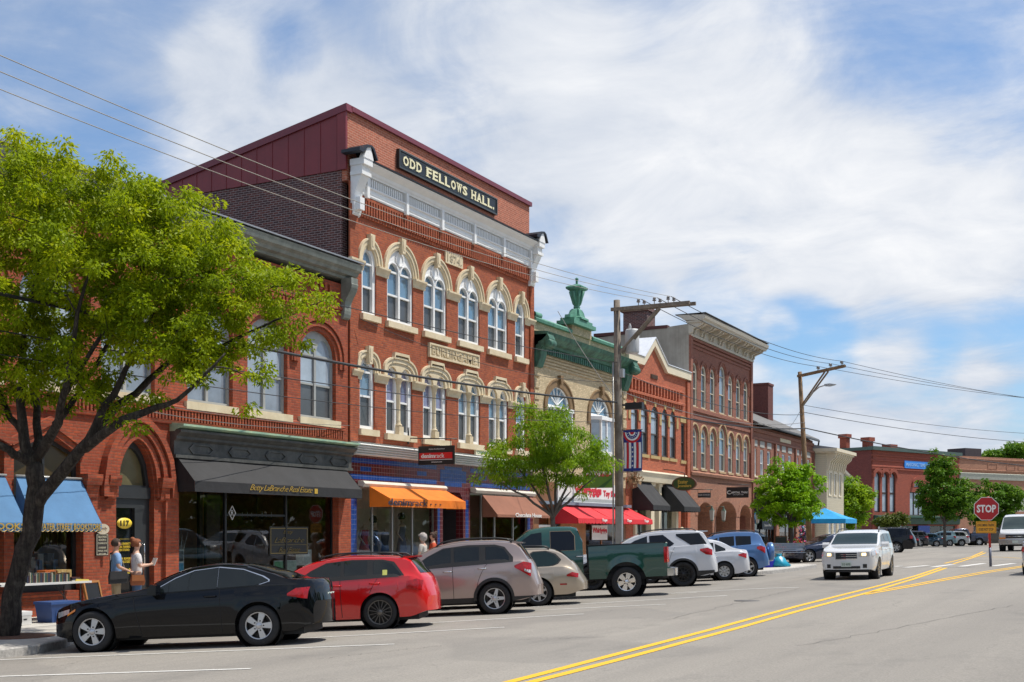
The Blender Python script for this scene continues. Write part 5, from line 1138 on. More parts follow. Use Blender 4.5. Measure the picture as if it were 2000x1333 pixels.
PLT = mat('plate_white', (.55, .62, .56), .5, var=.1); GAP = mat('panel_gap', (.006, .006, .007), .7, var=0); DISC = mat('brake_dark', (.045, .042, .04), .5, .4, var=.1)
_WH = {}
def wheel_parts(r, w, style, mrim):
    k = (round(r, 3), style, mrim.name)
    if k in _WH: return _WH[k]
    ri = r*({'steel': .60, 'truck': .60}.get(style, .66))
    if style in ('multi', 'thin5'): ri = r*.72
    t = MB(); hw = w/2
    t.lathe([(ri, -hw+.02), (ri+.01, -hw), (r*.93, -hw), (r*.985, -hw+.025), (r, -hw*.4), (r, hw*.4), (r*.985, hw-.025), (r*.93, hw), (ri+.01, hw), (ri, hw-.02)], n=36, ax='y')
    t.lathe([(ri*.99, -hw+.02), (ri*.97, hw-.02)], n=36, ax='y', mi=1); t.lathe([(0, hw*.2), (ri*.97, hw*.2)], n=36, ax='y', mi=1)
    t.lathe([(0, -.01), (ri*.62, -.01), (ri*.62, .02)], n=24, ax='y', mi=1)
    m = MB(); yo = -hw+.012
    m.lathe([(ri*1.0, -hw+.004), (ri*.94, -hw+.004), (ri*.92, -hw+.05)], n=36, ax='y')
    n = {'five': 5, 'five_twin': 5, 'multi': 15, 'six': 6, 'seven': 7, 'steel': 8, 'truck': 6, 'thin5': 10}[style]
    wd = {'five': .26, 'five_twin': .22, 'multi': .055, 'six': .22, 'seven': .2, 'steel': .24, 'truck': .30, 'thin5': .07}[style]*ri
    for i in range(n):
        a = 2*math.pi*i/n+.3; X = Matrix.Rotation(a, 4, 'Y')
        w0, w1 = (wd*.55, wd*.95) if style in ('five', 'steel', 'truck') else (wd*.9, wd*.6) if style in ('six', 'seven', 'five_twin') else (wd*.5, wd*.5)
        p = [(-w0, ri*.12), (w0, ri*.12), (w1, ri*.95), (-w1, ri*.95)]
        m.add([(a_, yo+(.0 if b > ri*.5 else .0), b) for a_, b in p]+[(a_, yo+.05, b) for a_, b in p], [(0, 1, 2, 3), (0, 4, 5, 1), (2, 6, 7, 3), (1, 5, 6, 2), (3, 7, 4, 0)], 0, xf=X)
    m.lathe([(0, yo-.012), (ri*.17, yo-.012), (ri*.24, yo+.0), (ri*.26, yo+.05)], n=20, ax='y')
    for i in range(5 if style != 'truck' else 8):
        a = 2*math.pi*i/5; m.lathe([(0, yo-.012), (.012, yo-.012), (.012, yo+.01)], (ri*.36*math.cos(a), 0, ri*.36*math.sin(a)), 6, 1, 'y')
    _WH[k] = (t, m); return _WH[k]
def car(name, label, cat, S, group=None):
    class MB(MB0):                       # plan curvature of nose and tail, applied to every shell part
        def build(s, nm, m, parent=None, **k):
            def wp(p):
                x, y, z = p; q = min(1, abs(y)/(S['W']/2)); e = max(0, min(1, (x-(S['L']-.9))/.9)); f = max(0, min(1, (.9-x)/.9))
                return (x-e*e*S.get('cr', .20)*q**2.2+f*f*S.get('cf', .22)*q**2.2, y, z)
            if nm not in ('wheel', 'rim'): s.v = [wp(p) for p in s.v]
            return MB0.build(s, nm, m, parent, **k)
    L, Wd = S['L'], S['W']; xf, xr, r = S['xf'], S['xr'], S['r']; sill = S.get('sill', .24)
    root = thing(name, label, cat, group=group); ORG[root.name] = (0, 0, 0)
    top, belt = pchip(S['top']), pchip(S['belt']); plan = pchip(S.get('plan', [(0, .70), (.06, .80), (.25, .91), (.7, .975), (1.4, 1), (L-1.3, 1), (L-.6, .975), (L-.2, .92), (L-.05, .84), (L, .78)]))
    bot = pchip(S.get('bot', [(0, sill+.06), (.5, sill), (L-.5, sill+.02), (L, sill+.12)])); tum = S.get('tum', .38); ar_ = r+S.get('arch', .055); hw = Wd/2
    def w(x): return plan(x)*hw
    def zlow(x):
        z = bot(x)
        for xc in (xf, xr):
            d = abs(x-xc)
            if d < ar_: z = max(z, r+math.sqrt(ar_*ar_-d*d))
        return z
    flare = S.get('flare', .012)
    def ylow(x, z):
        tz = (z-sill)/max(.2, belt(x)-sill); tz = max(0, min(1.05, tz))
        y = w(x)*(1-.075*((tz-.58)/.58)**2) if tz < .58 else w(x)*(1-.045*((tz-.58)/.42)**2)
        y += .010*math.exp(-((tz-.80)/.05)**2)
        for xc in (xf, xr):
            d = math.hypot(x-xc, z-r)-ar_
            if d < .14: y += flare*max(0, 1-abs(d)/.14)
        return y
    def yg(x, z): return ylow(x, belt(x))-.012-(z-belt(x))*tum
    def rail(x): zs, zt = belt(x), max(top(x), belt(x)+.015); z = zs+(zt-zs)*.88; return yg(x, z), z
    def ysurf(x, z): return ylow(x, z) if z <= belt(x) else yg(x, min(z, rail(x)[1]))
    def topline(x):
        zs, zt = belt(x), max(top(x), belt(x)+.015); y6, z6 = rail(x); dz = zt-zs
        return [(y6, z6), (y6-min(.07, .09*dz+.03), zs+dz*.965), (y6*.62, zs+dz*.992), (y6*.3, zs+dz*.999), (0, zt)]
    def ztop(x, y):
        t_ = topline(x)
        for (ya, za), (yb, zb) in zip(t_, t_[1:]):
            if yb <= abs(y) <= ya: return za+(zb-za)*(ya-abs(y))/max(1e-6, ya-yb)
        return t_[0][1]
    st = set(np.linspace(0, L, 44)); st |= {.02, .05, .1, .16, L-.02, L-.05, L-.1, L-.16}
    for xc in (xf, xr):
        for k in range(25): st.add(xc-ar_*math.cos(math.pi*k/24))
        st |= {xc-ar_-.003, xc+ar_+.003}
    st = sorted(x for x in st if 0 <= x <= L)
    rows = []
    for x in st:
        zb, zs = zlow(x), belt(x); zb = min(zb, zs-.02); pts = [(ylow(x, zb)-.05, zb+.004)]
        for k in range(9): z = zb+(zs-zb)*k/8; pts.append((ylow(x, z), z))
        tl = topline(x); pts.append((yg(x, zs)+.001, zs+.008)); pts.append(((yg(x, zs)+tl[0][0])/2, (zs+tl[0][1])/2)); pts += tl
        rows.append([(x, -y, z) for y, z in pts]+[(x, y, z) for y, z in reversed(pts[:-1])])
    body = MB()
    if S.get('bedx'):                                   # pickup: open cargo bed behind the cab
        bx = S['bedx']; body.sheet([q for q, x in zip(rows, st) if x <= bx+.02], 0)
        n = len(rows[0]); lo = [q for q, x in zip(rows, st) if x >= bx-.001]
        body.sheet([q[:11] for q in lo], 0); body.sheet([q[-11:] for q in lo], 0)
        body.add(rows[-1][:11]+rows[-1][-11:], [tuple(range(22))], 0)
        bed = MB(); x0, x1 = bx+.06, L-.06; yb = hw-.16; zb_, zt_ = .85, belt(L-.5)+.012
        bed.box(x0, x1, -yb, yb, zb_-.02, zb_); bed.box(x0, x1, -yb-.0, -yb+.03, zb_, zt_-.01); bed.box(x0, x1, yb-.03, yb, zb_, zt_-.01); bed.box(x0-.02, x0+.01, -yb, yb, zb_, zt_); bed.box(x1-.03, x1+.0, -yb, yb, zb_, zt_-.02)
        for s_ in (-1, 1): bed.box(x0, x1, min(s_*(yb-.03), s_*(hw-.035)), max(s_*(yb-.03), s_*(hw-.035)), zt_-.008, zt_+.012)
        bed.build('cargo_bed', CLAD, root)
        c_ = [q for q, x in zip(rows, st) if x <= bx+.02][-1]; body.add(c_, [tuple(range(len(c_)))], 0)
    else: body.sheet(rows, 0)
    def cap(r_):
        n = len(r_)//2; body.sheet([[tuple(Vector(r_[i]).lerp(Vector(r_[-1-i]), k/10)) for k in range(11)] for i in range(n+1)], 0)
    cap(rows[0])
    if not S.get('bedx'): cap(rows[-1])
    body.build('body', S['paint'], root, sharp=38)
    def side(mb_, bp, tp, off=.006, n=12, both=True, mi=0, nz=3, sides=(-1, 1)):
        fb, ft = lin(bp), lin(tp); x0, x1 = max(bp[0][0], tp[0][0]), min(bp[-1][0], tp[-1][0])
        xs_ = sorted(set([x0+(x1-x0)*i/n for i in range(n+1)]+[p[0] for p in bp+tp if x0 <= p[0] <= x1]))
        for s_ in (sides if both else (-1,)):
            mb_.sheet([[(x, s_*(ysurf(x, z)+off), z) for z in [fb(x)+(ft(x)-fb(x))*k/nz for k in range(nz+1)]] for x in xs_], mi, True)
    def topp(mb_, x0, x1, q0=-.92, q1=.92, off=.006, mi=0, n=10):
        mb_.sheet([[(x, q*rail(x)[0], ztop(x, q*rail(x)[0])+off) for q in [q0+(q1-q0)*k/12 for k in range(13)]] for x in [x0+(x1-x0)*i/n for i in range(n+1)]], mi, True)
    # glass
    gm = S.get('glass', CG_)
    if S.get('surround'):
        t_ = MB(); side(t_, S['surround'][0], S['surround'][1], .004); t_.build('window_trim', S.get('trimm', CLAD), root, fix=False)
    for i, (bp, tp) in enumerate(S['wins']):
        for sd_ in (-1, 1): t_ = MB(); side(t_, bp, tp, .008, sides=(sd_,)); t_.build('side_window', gm if i < S.get('front_wins', 1) else S.get('glass2', gm), root, fix=False)
    t_ = MB(); topp(t_, *S['ws'], off=.008); t_.build('windshield', S.get('wsm', gm), root, fix=False)
    t_ = MB(); topp(t_, *S['rg'], q0=-S.get('rgq', .88), q1=S.get('rgq', .88), off=.008); t_.build('rear_window', S.get('glass2', gm), root, fix=False)
    # under body and wheel wells
    t_ = MB(); t_.box(.25, L-.25, -hw+.18, hw-.18, sill-.04, sill+.14)
    for xc in (xf, xr): t_.box(xc-r-.1, xc+r+.1, -hw+.26, hw-.26, .3, r*2+.1)
    for xc in (xf, xr):
        for s_ in (-1, 1): t_.lathe([(ar_+.01, -hw*s_+.03*s_), (ar_+.01, (-hw+.3)*s_), (0, (-hw+.3)*s_)], (xc, 0, r), 24, ax='y')
    t_.build('underbody', GAP, root, fix=False)
    if S.get('clad'):
        t_ = MB(); hcl = S['clad']
        for x0, x1 in ((.12, xf-ar_-.0), (xf+ar_, xr-ar_), (xr+ar_, L-.06)): side(t_, [(x0, bot(x0)-.01), (x1, bot(x1)-.01)], [(x0, hcl), (x1, hcl)], .007)
        for xc in (xf, xr):
            for s_ in (-1, 1):
                ring = []
                for k in range(25):
                    a = math.pi*(k/24)*1.06-.09; ring.append([(xc-rr*math.cos(a), s_*(ysurf(xc-rr*math.cos(a), r+rr*math.sin(a))+.010), max(.2, r+rr*math.sin(a))) for rr in (ar_-.012, ar_+.055)])
                t_.sheet(ring)
        t_.build('cladding', CLAD, root, fix=False)
    # seams, handles
    t_ = MB()
    for sx in S.get('seams', []):
        pts = [(sx[0]+(sx[1]-sx[0])*k/8, k/8) for k in range(9)]
        for s_ in (-1, 1):
            rr = []
            for x, q in pts:
                z = zlow(x)+.04+(belt(x)-.01-zlow(x)-.04)*q; rr.append([(x-.005, s_*(ysurf(x, z)+.003), z), (x+.005, s_*(ysurf(x, z)+.003), z)])
            t_.sheet(rr)
    if t_.v: t_.build('panel_gaps', GAP, root, fix=False)
    for hx, hz in S.get('handles', []):
        t_ = MB()
        t_.tube([(hx-.10, -(ysurf(hx, hz)+.005), hz), (hx-.07, -(ysurf(hx, hz)+.035), hz), (hx+.07, -(ysurf(hx, hz)+.035), hz), (hx+.10, -(ysurf(hx, hz)+.005), hz)], .014, 6); t_.build('door_handle', S.get('handlem', S['paint']), root)
    # mirrors
    if S.get('mirror'):
        mx_, mz_ = S['mirror']
        for s_ in (-1, 1):
            t_ = MB(); y0 = ysurf(mx_, mz_); t_.prism([(mx_-.04, mz_-.02), (mx_+.10, mz_-.03), (mx_+.11, mz_+.13), (mx_+.02, mz_+.15), (mx_-.04, mz_+.08)], s_*(y0+.02), s_*(y0+.24)); t_.build('mirror', S.get('mirrorm', S['paint']), root)
    # lights
    for kind, m_, bp, tp in S.get('lamps', []):
        for sd_ in (-1, 1): t_ = MB(); side(t_, bp, tp, .012, n=8, sides=(sd_,)); t_.build(kind, m_, root, fix=False)
    for kind, m_, x, y0, y1, z0, z1 in S.get('boxes', []):      # small parts on the ends of the car
        t_ = MB(); ys2 = [(y0, y1)] if S.get('one') or y0*y1 <= 0 else [(y0, y1), (-y1, -y0)]
        if isinstance(x, tuple): x0_, x1_ = x
        elif x < 1: x0_, x1_ = -.01, .02
        else: xe = max([q*L/400 for q in range(401) if top(q*L/400) > z1+.02] or [L]); x0_, x1_ = min(xe, L)-.04, min(xe, L)+.006
        for a, b in ys2:
            e = MB(); ns = max(1, math.ceil((b-a)/.09)); [e.box(x0_, x1_, a+(b-a)*q/ns, a+(b-a)*(q+1)/ns, z0, z1) for q in range(ns)]; e.build(kind, m_, root)
    if S.get('rails'):
        x0, x1 = S['rails']
        for s_ in (-1, 1):
            t_ = MB(); pts = [(x0, .0), (x0+.12, .055)]+[(x0+.12+(x1-x0-.24)*k/6, .06) for k in range(1, 6)]+[(x1-.12, .055), (x1, .0)]
            t_.tube([(x, s_*(rail(x)[0]-.05), ztop(x, rail(x)[0]-.05)+z+.012) for x, z in pts], .018, 6); t_.build('roof_rail', CLAD, root)
    if S.get('spoiler'):
        x0, x1, dz = S['spoiler']; t_ = MB(); ww = rail(x0)[0]*.92
        t_.add([(x0, -ww, top(x0)+.004), (x0, ww, top(x0)+.004), (x1, ww*.97, top(x0)+dz), (x1, -ww*.97, top(x0)+dz), (x1, ww*.97, top(x0)+dz-.03), (x1, -ww*.97, top(x0)+dz-.03), (x0, ww, top(x0)-.06), (x0, -ww, top(x0)-.06)], [(0, 1, 2, 3), (3, 2, 4, 5), (5, 4, 6, 7), (1, 6, 4, 2), (0, 3, 5, 7)]); t_.build('spoiler', S['paint'], root)
    # wheels
    tb, rb_ = wheel_parts(r, .215, S.get('rim', 'five'), S.get('rimm', SIL))
    for xc in (xf, xr):
        for s_ in (-1, 1):
            if (xc, s_) == (xf, -1):
                wo = tb.build('wheel', [RUB, DISC], root); ro_ = rb_.build('rim', [S.get('rimm', SIL), DISC], wo, org=(0, 0, 0)); first = wo
            else:
                wo = first.copy(); COL.objects.link(wo); wo.parent = root; q = ro_.copy(); COL.objects.link(q); q.parent = wo
            wo.location = (xc, s_*(hw-.12), r); wo.rotation_euler = (0, 0, 0 if s_ < 0 else math.pi)
    S['_y'] = ysurf; S['_side'] = side; S['_top'] = topp
    return root
def heading(cx_, cd):                                     # camera-space direction (right, depth) -> world
    v = Vector((CY*cx_-SY*cd, SY*cx_+CY*cd, 0)); return v.normalized()
def place(root, S, P, fwd, xl=None, side_=-1):
    """put the tyre contact point (xl, side) of the car on ground point P with its nose pointing along fwd"""
    xl = S['xr'] if xl is None else xl; f = Vector((fwd.x, fwd.y, 0)).normalized(); yl = Vector((f.y, -f.x, 0))*1.0    # local +y is the right side of the car
    yw = (S['W']/2-.12)*side_
    org = P-(-f)*xl-yl*yw
    def gz(lx, ly): q = org+(-f)*lx+yl*ly; return Vector((q.x, q.y, h(q.x, q.y)))
    A_, B_ = gz(S['xf'], 0), gz(S['xr'], 0); C1, C2 = gz((S['xf']+S['xr'])/2, -.75), gz((S['xf']+S['xr'])/2, .75)
    X = (B_-A_).normalized(); Y = (C2-C1).normalized(); Z = X.cross(Y).normalized(); Y = Z.cross(X)
    M_ = Matrix((X, Y, Z)).transposed(); o = (A_+B_)/2-X*(S['xf']+S['xr'])/2
    root.matrix_world = Matrix.Translation(o) @ M_.to_4x4()
FW = heading(-.998, .055)
# --- 1 black coupe
S1 = dict(cr=.34, L=4.62, W=1.80, xf=.80, xr=3.56, r=.335, sill=.21, paint=paint('black', (.003, .0035, .005), .0, .12), rim='five', tum=.50,
  top=[(0, .60), (.05, .70), (.35, .80), (1.0, .91), (1.62, 1.0), (2.05, 1.20), (2.45, 1.335), (2.85, 1.375), (3.25, 1.345), (3.75, 1.20), (4.1, 1.08), (4.5, 1.055), (4.57, .98), (4.62, .70)],
  belt=[(0, .55), (.3, .68), (1.1, .83), (1.8, .90), (2.8, .94), (3.6, .97), (4.3, .97), (4.55, .90), (4.62, .66)],
  ws=(1.68, 2.36), rg=(3.34, 4.08), surround=([(1.81, .918), (2.6, .948), (3.53, .980), (3.745, 1.045)], [(1.81, .962), (2.17, 1.160), (2.47, 1.271), (2.9, 1.311), (3.3, 1.261), (3.65, 1.135), (3.745, 1.075)]), trimm=CHR,
  wins=[([(1.83, .925), (2.88, .96)], [(1.83, .962), (2.18, 1.152), (2.48, 1.262), (2.88, 1.302)]), ([(2.885, .965), (3.52, .99), (3.72, 1.05)], [(2.885, 1.300), (3.3, 1.25), (3.62, 1.13), (3.72, 1.07)])],
  seams=[(1.62, 1.50), (2.95, 2.93)], handles=[(2.78, .84)], mirror=(1.85, .92),
  lamps=[('headlight', CLRL, [(.06, .57), (.34, .64)], [(.06, .66), (.34, .715)]), ('side_marker', AMB, [(.30, .60), (.48, .68)], [(.30, .635), (.48, .715)]), ('taillight', REDL, [(4.10, .80), (4.56, .74)], [(4.10, .84), (4.3, .92), (4.56, .93)])],
  boxes=[('number_plate', PLT, 2, -.26, .26, .70, .82), ('kidney_grille', CHR, .0, .04, .3, .5, .62)])
c_ = car('parked_coupe', 'shiny black two door coupe parked nose-in, nearest to the camera', 'car', S1, 'cars parked in the angled bays'); place(c_, S1, gp(510, 1262), FW)
t_ = MB(); S1['_side'](t_, [(.3, .33), (4.4, .33)], [(.3, .345), (4.4, .345)], .004)
# --- 2 red wagon
RED = paint('red', (.60, .006, .006), .0, .2)
S2 = dict(cr=.30, L=4.60, W=1.80, xf=.88, xr=3.53, r=.325, sill=.20, paint=RED, rim='multi', rimm=ALG, tum=.36,
  top=[(0, .58), (.05, .68), (.4, .80), (1.2, .95), (1.55, 1.02), (2.0, 1.25), (2.4, 1.38), (2.9, 1.435), (3.5, 1.42), (4.0, 1.37), (4.12, 1.34), (4.40, 1.06), (4.48, .98), (4.56, .80), (4.60, .60)],
  belt=[(0, .53), (.3, .66), (1.2, .86), (2.5, .95), (3.6, .985), (4.2, 1.0), (4.42, .95), (4.55, .75), (4.60, .57)],
  ws=(1.62, 2.34), rg=(4.13, 4.42), rgq=.9, surround=([(1.95, .93), (4.05, .995)], [(1.95, .99), (2.2, 1.16), (2.5, 1.30), (3.0, 1.345), (3.6, 1.33), (3.82, 1.28), (4.05, 1.02)]),
  wins=[([(2.05, .95), (2.78, .975)], [(2.05, 1.01), (2.3, 1.19), (2.55, 1.285), (2.78, 1.31)]), ([(2.86, .98), (3.42, .995)], [(2.86, 1.315), (3.3, 1.31)]), ([(3.42, .995), (3.98, 1.01)], [(3.42, 1.31), (3.62, 1.29), (3.78, 1.24), (3.98, 1.03)])],
  seams=[(1.75, 1.65), (2.80, 2.78), (3.35, 3.5)], handles=[(2.7, .86), (3.45, .88)], mirror=(2.0, .94), rails=(2.35, 4.0), spoiler=(3.98, 4.24, .01),
  lamps=[('taillight', REDL, [(4.12, .76), (4.52, .72)], [(4.12, .90), (4.40, .94), (4.52, .90)]), ('headlight', CLRL, [(.10, .56), (.5, .66)], [(.1, .68), (.5, .76)]), ('sticker', mat('sticker_yellow', (.6, .6, .15), .5), [(3.60, 1.03), (3.69, 1.03)], [(3.60, 1.13), (3.69, 1.13)])],
  boxes=[('number_plate', PLT, 2, -.26, .26, .78, .90)])
c_ = car('parked_wagon', 'bright red estate car parked between black coupe and taupe crossover', 'car', S2, 'cars parked in the angled bays'); place(c_, S2, gp(745, 1229), FW)
# --- 3 taupe crossover
S3 = dict(L=4.62, W=1.83, xf=.92, xr=3.56, r=.35, sill=.27, arch=.06, paint=paint('taupe', (.40, .31, .28), .45, .3), rim='five_twin', tum=.28, clad=.38,
  top=[(0, .72), (.04, .84), (.35, .98), (1.2, 1.10), (1.5, 1.15), (2.0, 1.43), (2.35, 1.58), (2.9, 1.655), (3.5, 1.65), (3.95, 1.60), (4.10, 1.55), (4.40, 1.18), (4.48, 1.05), (4.56, .80), (4.62, .62)],
  belt=[(0, .66), (.3, .84), (1.2, 1.0), (2.5, 1.09), (3.6, 1.13), (4.25, 1.15), (4.42, 1.08), (4.55, .78), (4.62, .59)],
  ws=(1.56, 2.3), rg=(4.12, 4.40), rgq=.9, surround=([(1.72, 1.04), (4.02, 1.14)], [(1.72, 1.08), (2.1, 1.33), (2.45, 1.50), (3.0, 1.55), (3.6, 1.54), (3.82, 1.48), (4.02, 1.25)]),
  wins=[([(1.82, 1.065), (2.62, 1.11)], [(1.82, 1.11), (2.15, 1.34), (2.45, 1.47), (2.62, 1.50)]), ([(2.70, 1.115), (3.34, 1.135)], [(2.70, 1.50), (3.25, 1.50)]), ([(3.40, 1.14), (3.92, 1.16)], [(3.40, 1.50), (3.66, 1.49), (3.80, 1.43), (3.92, 1.26)])],
  seams=[(1.75, 1.6), (2.66, 2.66), (3.15, 3.42)], handles=[(2.55, .98), (3.32, 1.02)], handlem=CHR, mirror=(1.85, 1.06), rails=(2.3, 4.0), spoiler=(3.95, 4.26, -.03),
  lamps=[('taillight', REDL, [(4.05, 1.02), (4.50, .80)], [(4.05, 1.06), (4.3, 1.14), (4.50, 1.10)]), ('headlight', CLRL, [(.1, .72), (.5, .86)], [(.1, .84), (.5, .96)]), ('reverse_light', CLRL, [(4.32, .93), (4.49, .88)], [(4.32, .98), (4.49, .95)])],
  boxes=[('number_plate', PLT, 2, -.26, .26, .88, 1.0)])
c_ = car('parked_crossover', 'taupe silver crossover with roof rails parked between red wagon and gold wagon', 'car', S3, 'cars parked in the angled bays'); place(c_, S3, gp(968, 1200), FW)
t_ = MB()
# --- 4 gold rounded wagon
S4 = dict(L=5.02, W=1.82, xf=1.0, xr=3.80, r=.33, sill=.24, paint=paint('gold', (.46, .38, .29), .45, .3), rim='seven', tum=.42, glass=CGB,
  top=[(0, .58), (.06, .68), (.5, .80), (1.2, .93), (1.6, 1.0), (2.1, 1.25), (2.6, 1.39), (3.2, 1.435), (3.9, 1.42), (4.25, 1.36), (4.62, 1.12), (4.78, .95), (4.92, .72), (5.02, .55)],
  belt=[(0, .52), (.3, .64), (1.2, .82), (2.5, .90), (3.6, .93), (4.4, .94), (4.75, .85), (4.95, .66), (5.02, .52)],
  ws=(1.66, 2.5), rg=(4.27, 4.68), rgq=.9,
  wins=[([(2.0, .92), (2.78, .94)], [(2.0, .96), (2.4, 1.22), (2.78, 1.31)]), ([(2.86, .94), (3.5, .95)], [(2.86, 1.315), (3.5, 1.33)]), ([(3.58, 1.02), (3.72, .96), (4.1, .965), (4.28, 1.03), (4.35, 1.10)], [(3.58, 1.22), (3.72, 1.31), (4.0, 1.32), (4.22, 1.24), (4.35, 1.12)])],
  surround=([(3.54, 1.0), (3.7, .935), (4.12, .94), (4.32, 1.01), (4.40, 1.10)], [(3.54, 1.24), (3.7, 1.335), (4.02, 1.345), (4.26, 1.26), (4.40, 1.12)]),
  seams=[(2.82, 2.82), (3.45, 3.52)], handles=[(3.4, .82)], mirror=(2.0, .9), rails=(2.6, 4.1),
  lamps=[('taillight', REDL, [(4.55, .70), (4.90, .66)], [(4.55, .74), (4.72, .80), (4.90, .76)]), ('side_marker', REDL, [(4.35, .49), (4.55, .49)], [(4.35, .53), (4.55, .53)])],
  boxes=[('number_plate', PLT, 2, -.26, .26, .5, .62)])
c_ = car('parked_wagon', 'gold rounded estate car with oval rear side window beside the green pickup', 'car', S4, 'cars parked in the angled bays'); place(c_, S4, gp(1053, 1184), FW)
# --- 5 green pickup
S5 = dict(L=6.15, W=2.0, xf=1.0, xr=4.85, r=.405, sill=.50, arch=.13, paint=paint('green', (.004, .060, .045), .0, .18), rim='truck', rimm=CHR, tum=.26, flare=.03, bedx=3.78,
  top=[(0, 1.0), (.05, 1.14), (.6, 1.25), (1.35, 1.30), (1.55, 1.36), (2.05, 1.78), (2.35, 1.94), (2.9, 1.985), (3.4, 1.965), (3.62, 1.90), (3.76, 1.42), (3.80, 1.38), (6.15, 1.40)],
  belt=[(0, .95), (.4, 1.12), (1.5, 1.24), (2.5, 1.28), (3.7, 1.31), (3.80, 1.385), (6.0, 1.41), (6.15, 1.40)],
  plan=[(0, .84), (.15, .94), (.6, .99), (1.4, 1), (3.74, .985), (3.78, .96), (3.80, .96), (3.84, .995), (6.0, .995), (6.15, .97)],
  bot=[(0, .48), (6.15, .52)], ws=(1.6, 2.3), rg=(3.64, 3.74),
  wins=[([(1.86, 1.30), (2.62, 1.31)], [(1.86, 1.36), (2.12, 1.66), (2.34, 1.80), (2.62, 1.83)]), ([(2.86, 1.31), (3.50, 1.32)], [(2.86, 1.84), (3.40, 1.83), (3.50, 1.70)])],
  surround=([(2.845, 1.295), (3.518, 1.305)], [(2.845, 1.855), (3.41, 1.845), (3.518, 1.70)]), trimm=mat('warm_trim', (.30, .22, .14), .5),
  seams=[(2.74, 2.74), (3.74, 3.66)], handles=[(3.62, 1.14)], handlem=CHR, mirror=(1.9, 1.3), glass2=CGT,
  lamps=[('taillight', REDL, [(6.02, .88), (6.14, .88)], [(6.02, 1.30), (6.14, 1.30)])],
  boxes=[('taillight', REDL, 2, -.98, -.84, .88, 1.30), ('bumper', CHR, (6.12, 6.30), -.96, .96, .52, .72)])
c_ = car('parked_pickup', 'dark green crew cab pickup truck with chrome wheels and bumper', 'pickup truck', S5, 'cars parked in the angled bays'); place(c_, S5, gp(1225, 1166), FW)
# --- 6 white large suv
S6 = dict(L=5.0, W=1.98, xf=.95, xr=3.82, r=.39, sill=.30, arch=.06, paint=paint('white', (.62, .63, .66), .0, .25), rim='thin5', rimm=ALB, tum=.26, clad=.48, glass=CG_, glass2=CGT,
  top=[(0, .85), (.05, .98), (.5, 1.10), (1.3, 1.20), (1.6, 1.26), (2.2, 1.60), (2.6, 1.73), (3.2, 1.79), (4.0, 1.78), (4.45, 1.73), (4.55, 1.68), (4.76, 1.33), (4.86, 1.18), (4.95, .9), (5.0, .68)],
  belt=[(0, .78), (.4, 1.0), (1.4, 1.14), (2.6, 1.22), (3.9, 1.27), (4.55, 1.30), (4.78, 1.22), (4.93, .88), (5.0, .64)],
  ws=(1.68, 2.5), rg=(4.57, 4.76), rgq=.9, wins=[([(1.95, 1.22), (2.75, 1.25)], [(1.95, 1.27), (2.35, 1.50), (2.75, 1.63)]), ([(2.82, 1.25), (3.45, 1.27), (3.58, 1.35)], [(2.82, 1.635), (3.25, 1.65), (3.58, 1.37)]), ([(3.66, 1.60), (4.1, 1.295), (4.66, 1.31)], [(3.66, 1.66), (4.4, 1.66), (4.66, 1.33)])],
  seams=[(2.78, 2.78), (3.3, 3.6)], handles=[(2.7, 1.1), (3.45, 1.12)], mirror=(2.0, 1.2), rails=(2.5, 4.3), spoiler=(4.42, 4.72, -.01), flare=.03,
  lamps=[('taillight', REDL, [(4.40, 1.10), (4.62, .98), (4.88, .95)], [(4.40, 1.16), (4.7, 1.19), (4.88, 1.12)])], boxes=[('number_plate', PLT, 2, -.26, .26, .85, .98)])
c_ = car('parked_suv', 'white large sport utility vehicle with black wheels parked beyond green pickup', 'car', S6, 'cars parked in the angled bays'); place(c_, S6, gp(1335, 1146), FW)
# --- 7 white small sedan
S7 = dict(L=4.4, W=1.74, xf=.85, xr=3.42, r=.315, sill=.20, paint=S6['paint'], rim='steel', tum=.44,
  top=[(0, .58), (.05, .68), (.4, .80), (1.1, .95), (1.4, 1.02), (2.0, 1.32), (2.4, 1.43), (2.9, 1.46), (3.3, 1.38), (3.8, 1.12), (4.05, 1.06), (4.3, 1.02), (4.36, .9), (4.4, .62)],
  belt=[(0, .53), (.3, .66), (1.2, .85), (2.5, .94), (3.6, .99), (4.1, .98), (4.32, .88), (4.4, .58)],
  ws=(1.48, 2.2), rg=(3.32, 3.84), wins=[([(1.8, .92), (2.45, .95)], [(1.8, .97), (2.1, 1.20), (2.45, 1.33)]), ([(2.52, .96), (3.1, .985)], [(2.52, 1.345), (3.1, 1.32)]), ([(3.15, 1.0), (3.5, 1.04)], [(3.15, 1.29), (3.5, 1.10)])],
  seams=[(2.48, 2.48), (3.0, 3.15)], handles=[(3.1, .85)], mirror=(1.8, .9), lamps=[('taillight', REDL, [(3.98, .84), (4.34, .74)], [(3.98, .88), (4.2, .93), (4.34, .90)]), ('fuel_door', S6['paint'], [(3.55, .72), (3.72, .72)], [(3.55, .88), (3.72, .88)])], boxes=[('number_plate', PLT, 2, -.26, .26, .7, .82)])
c_ = car('parked_sedan', 'small white sedan parked between the white SUV and the blue SUV', 'car', S7, 'cars parked in the angled bays'); place(c_, S7, gp(1415, 1134), FW)
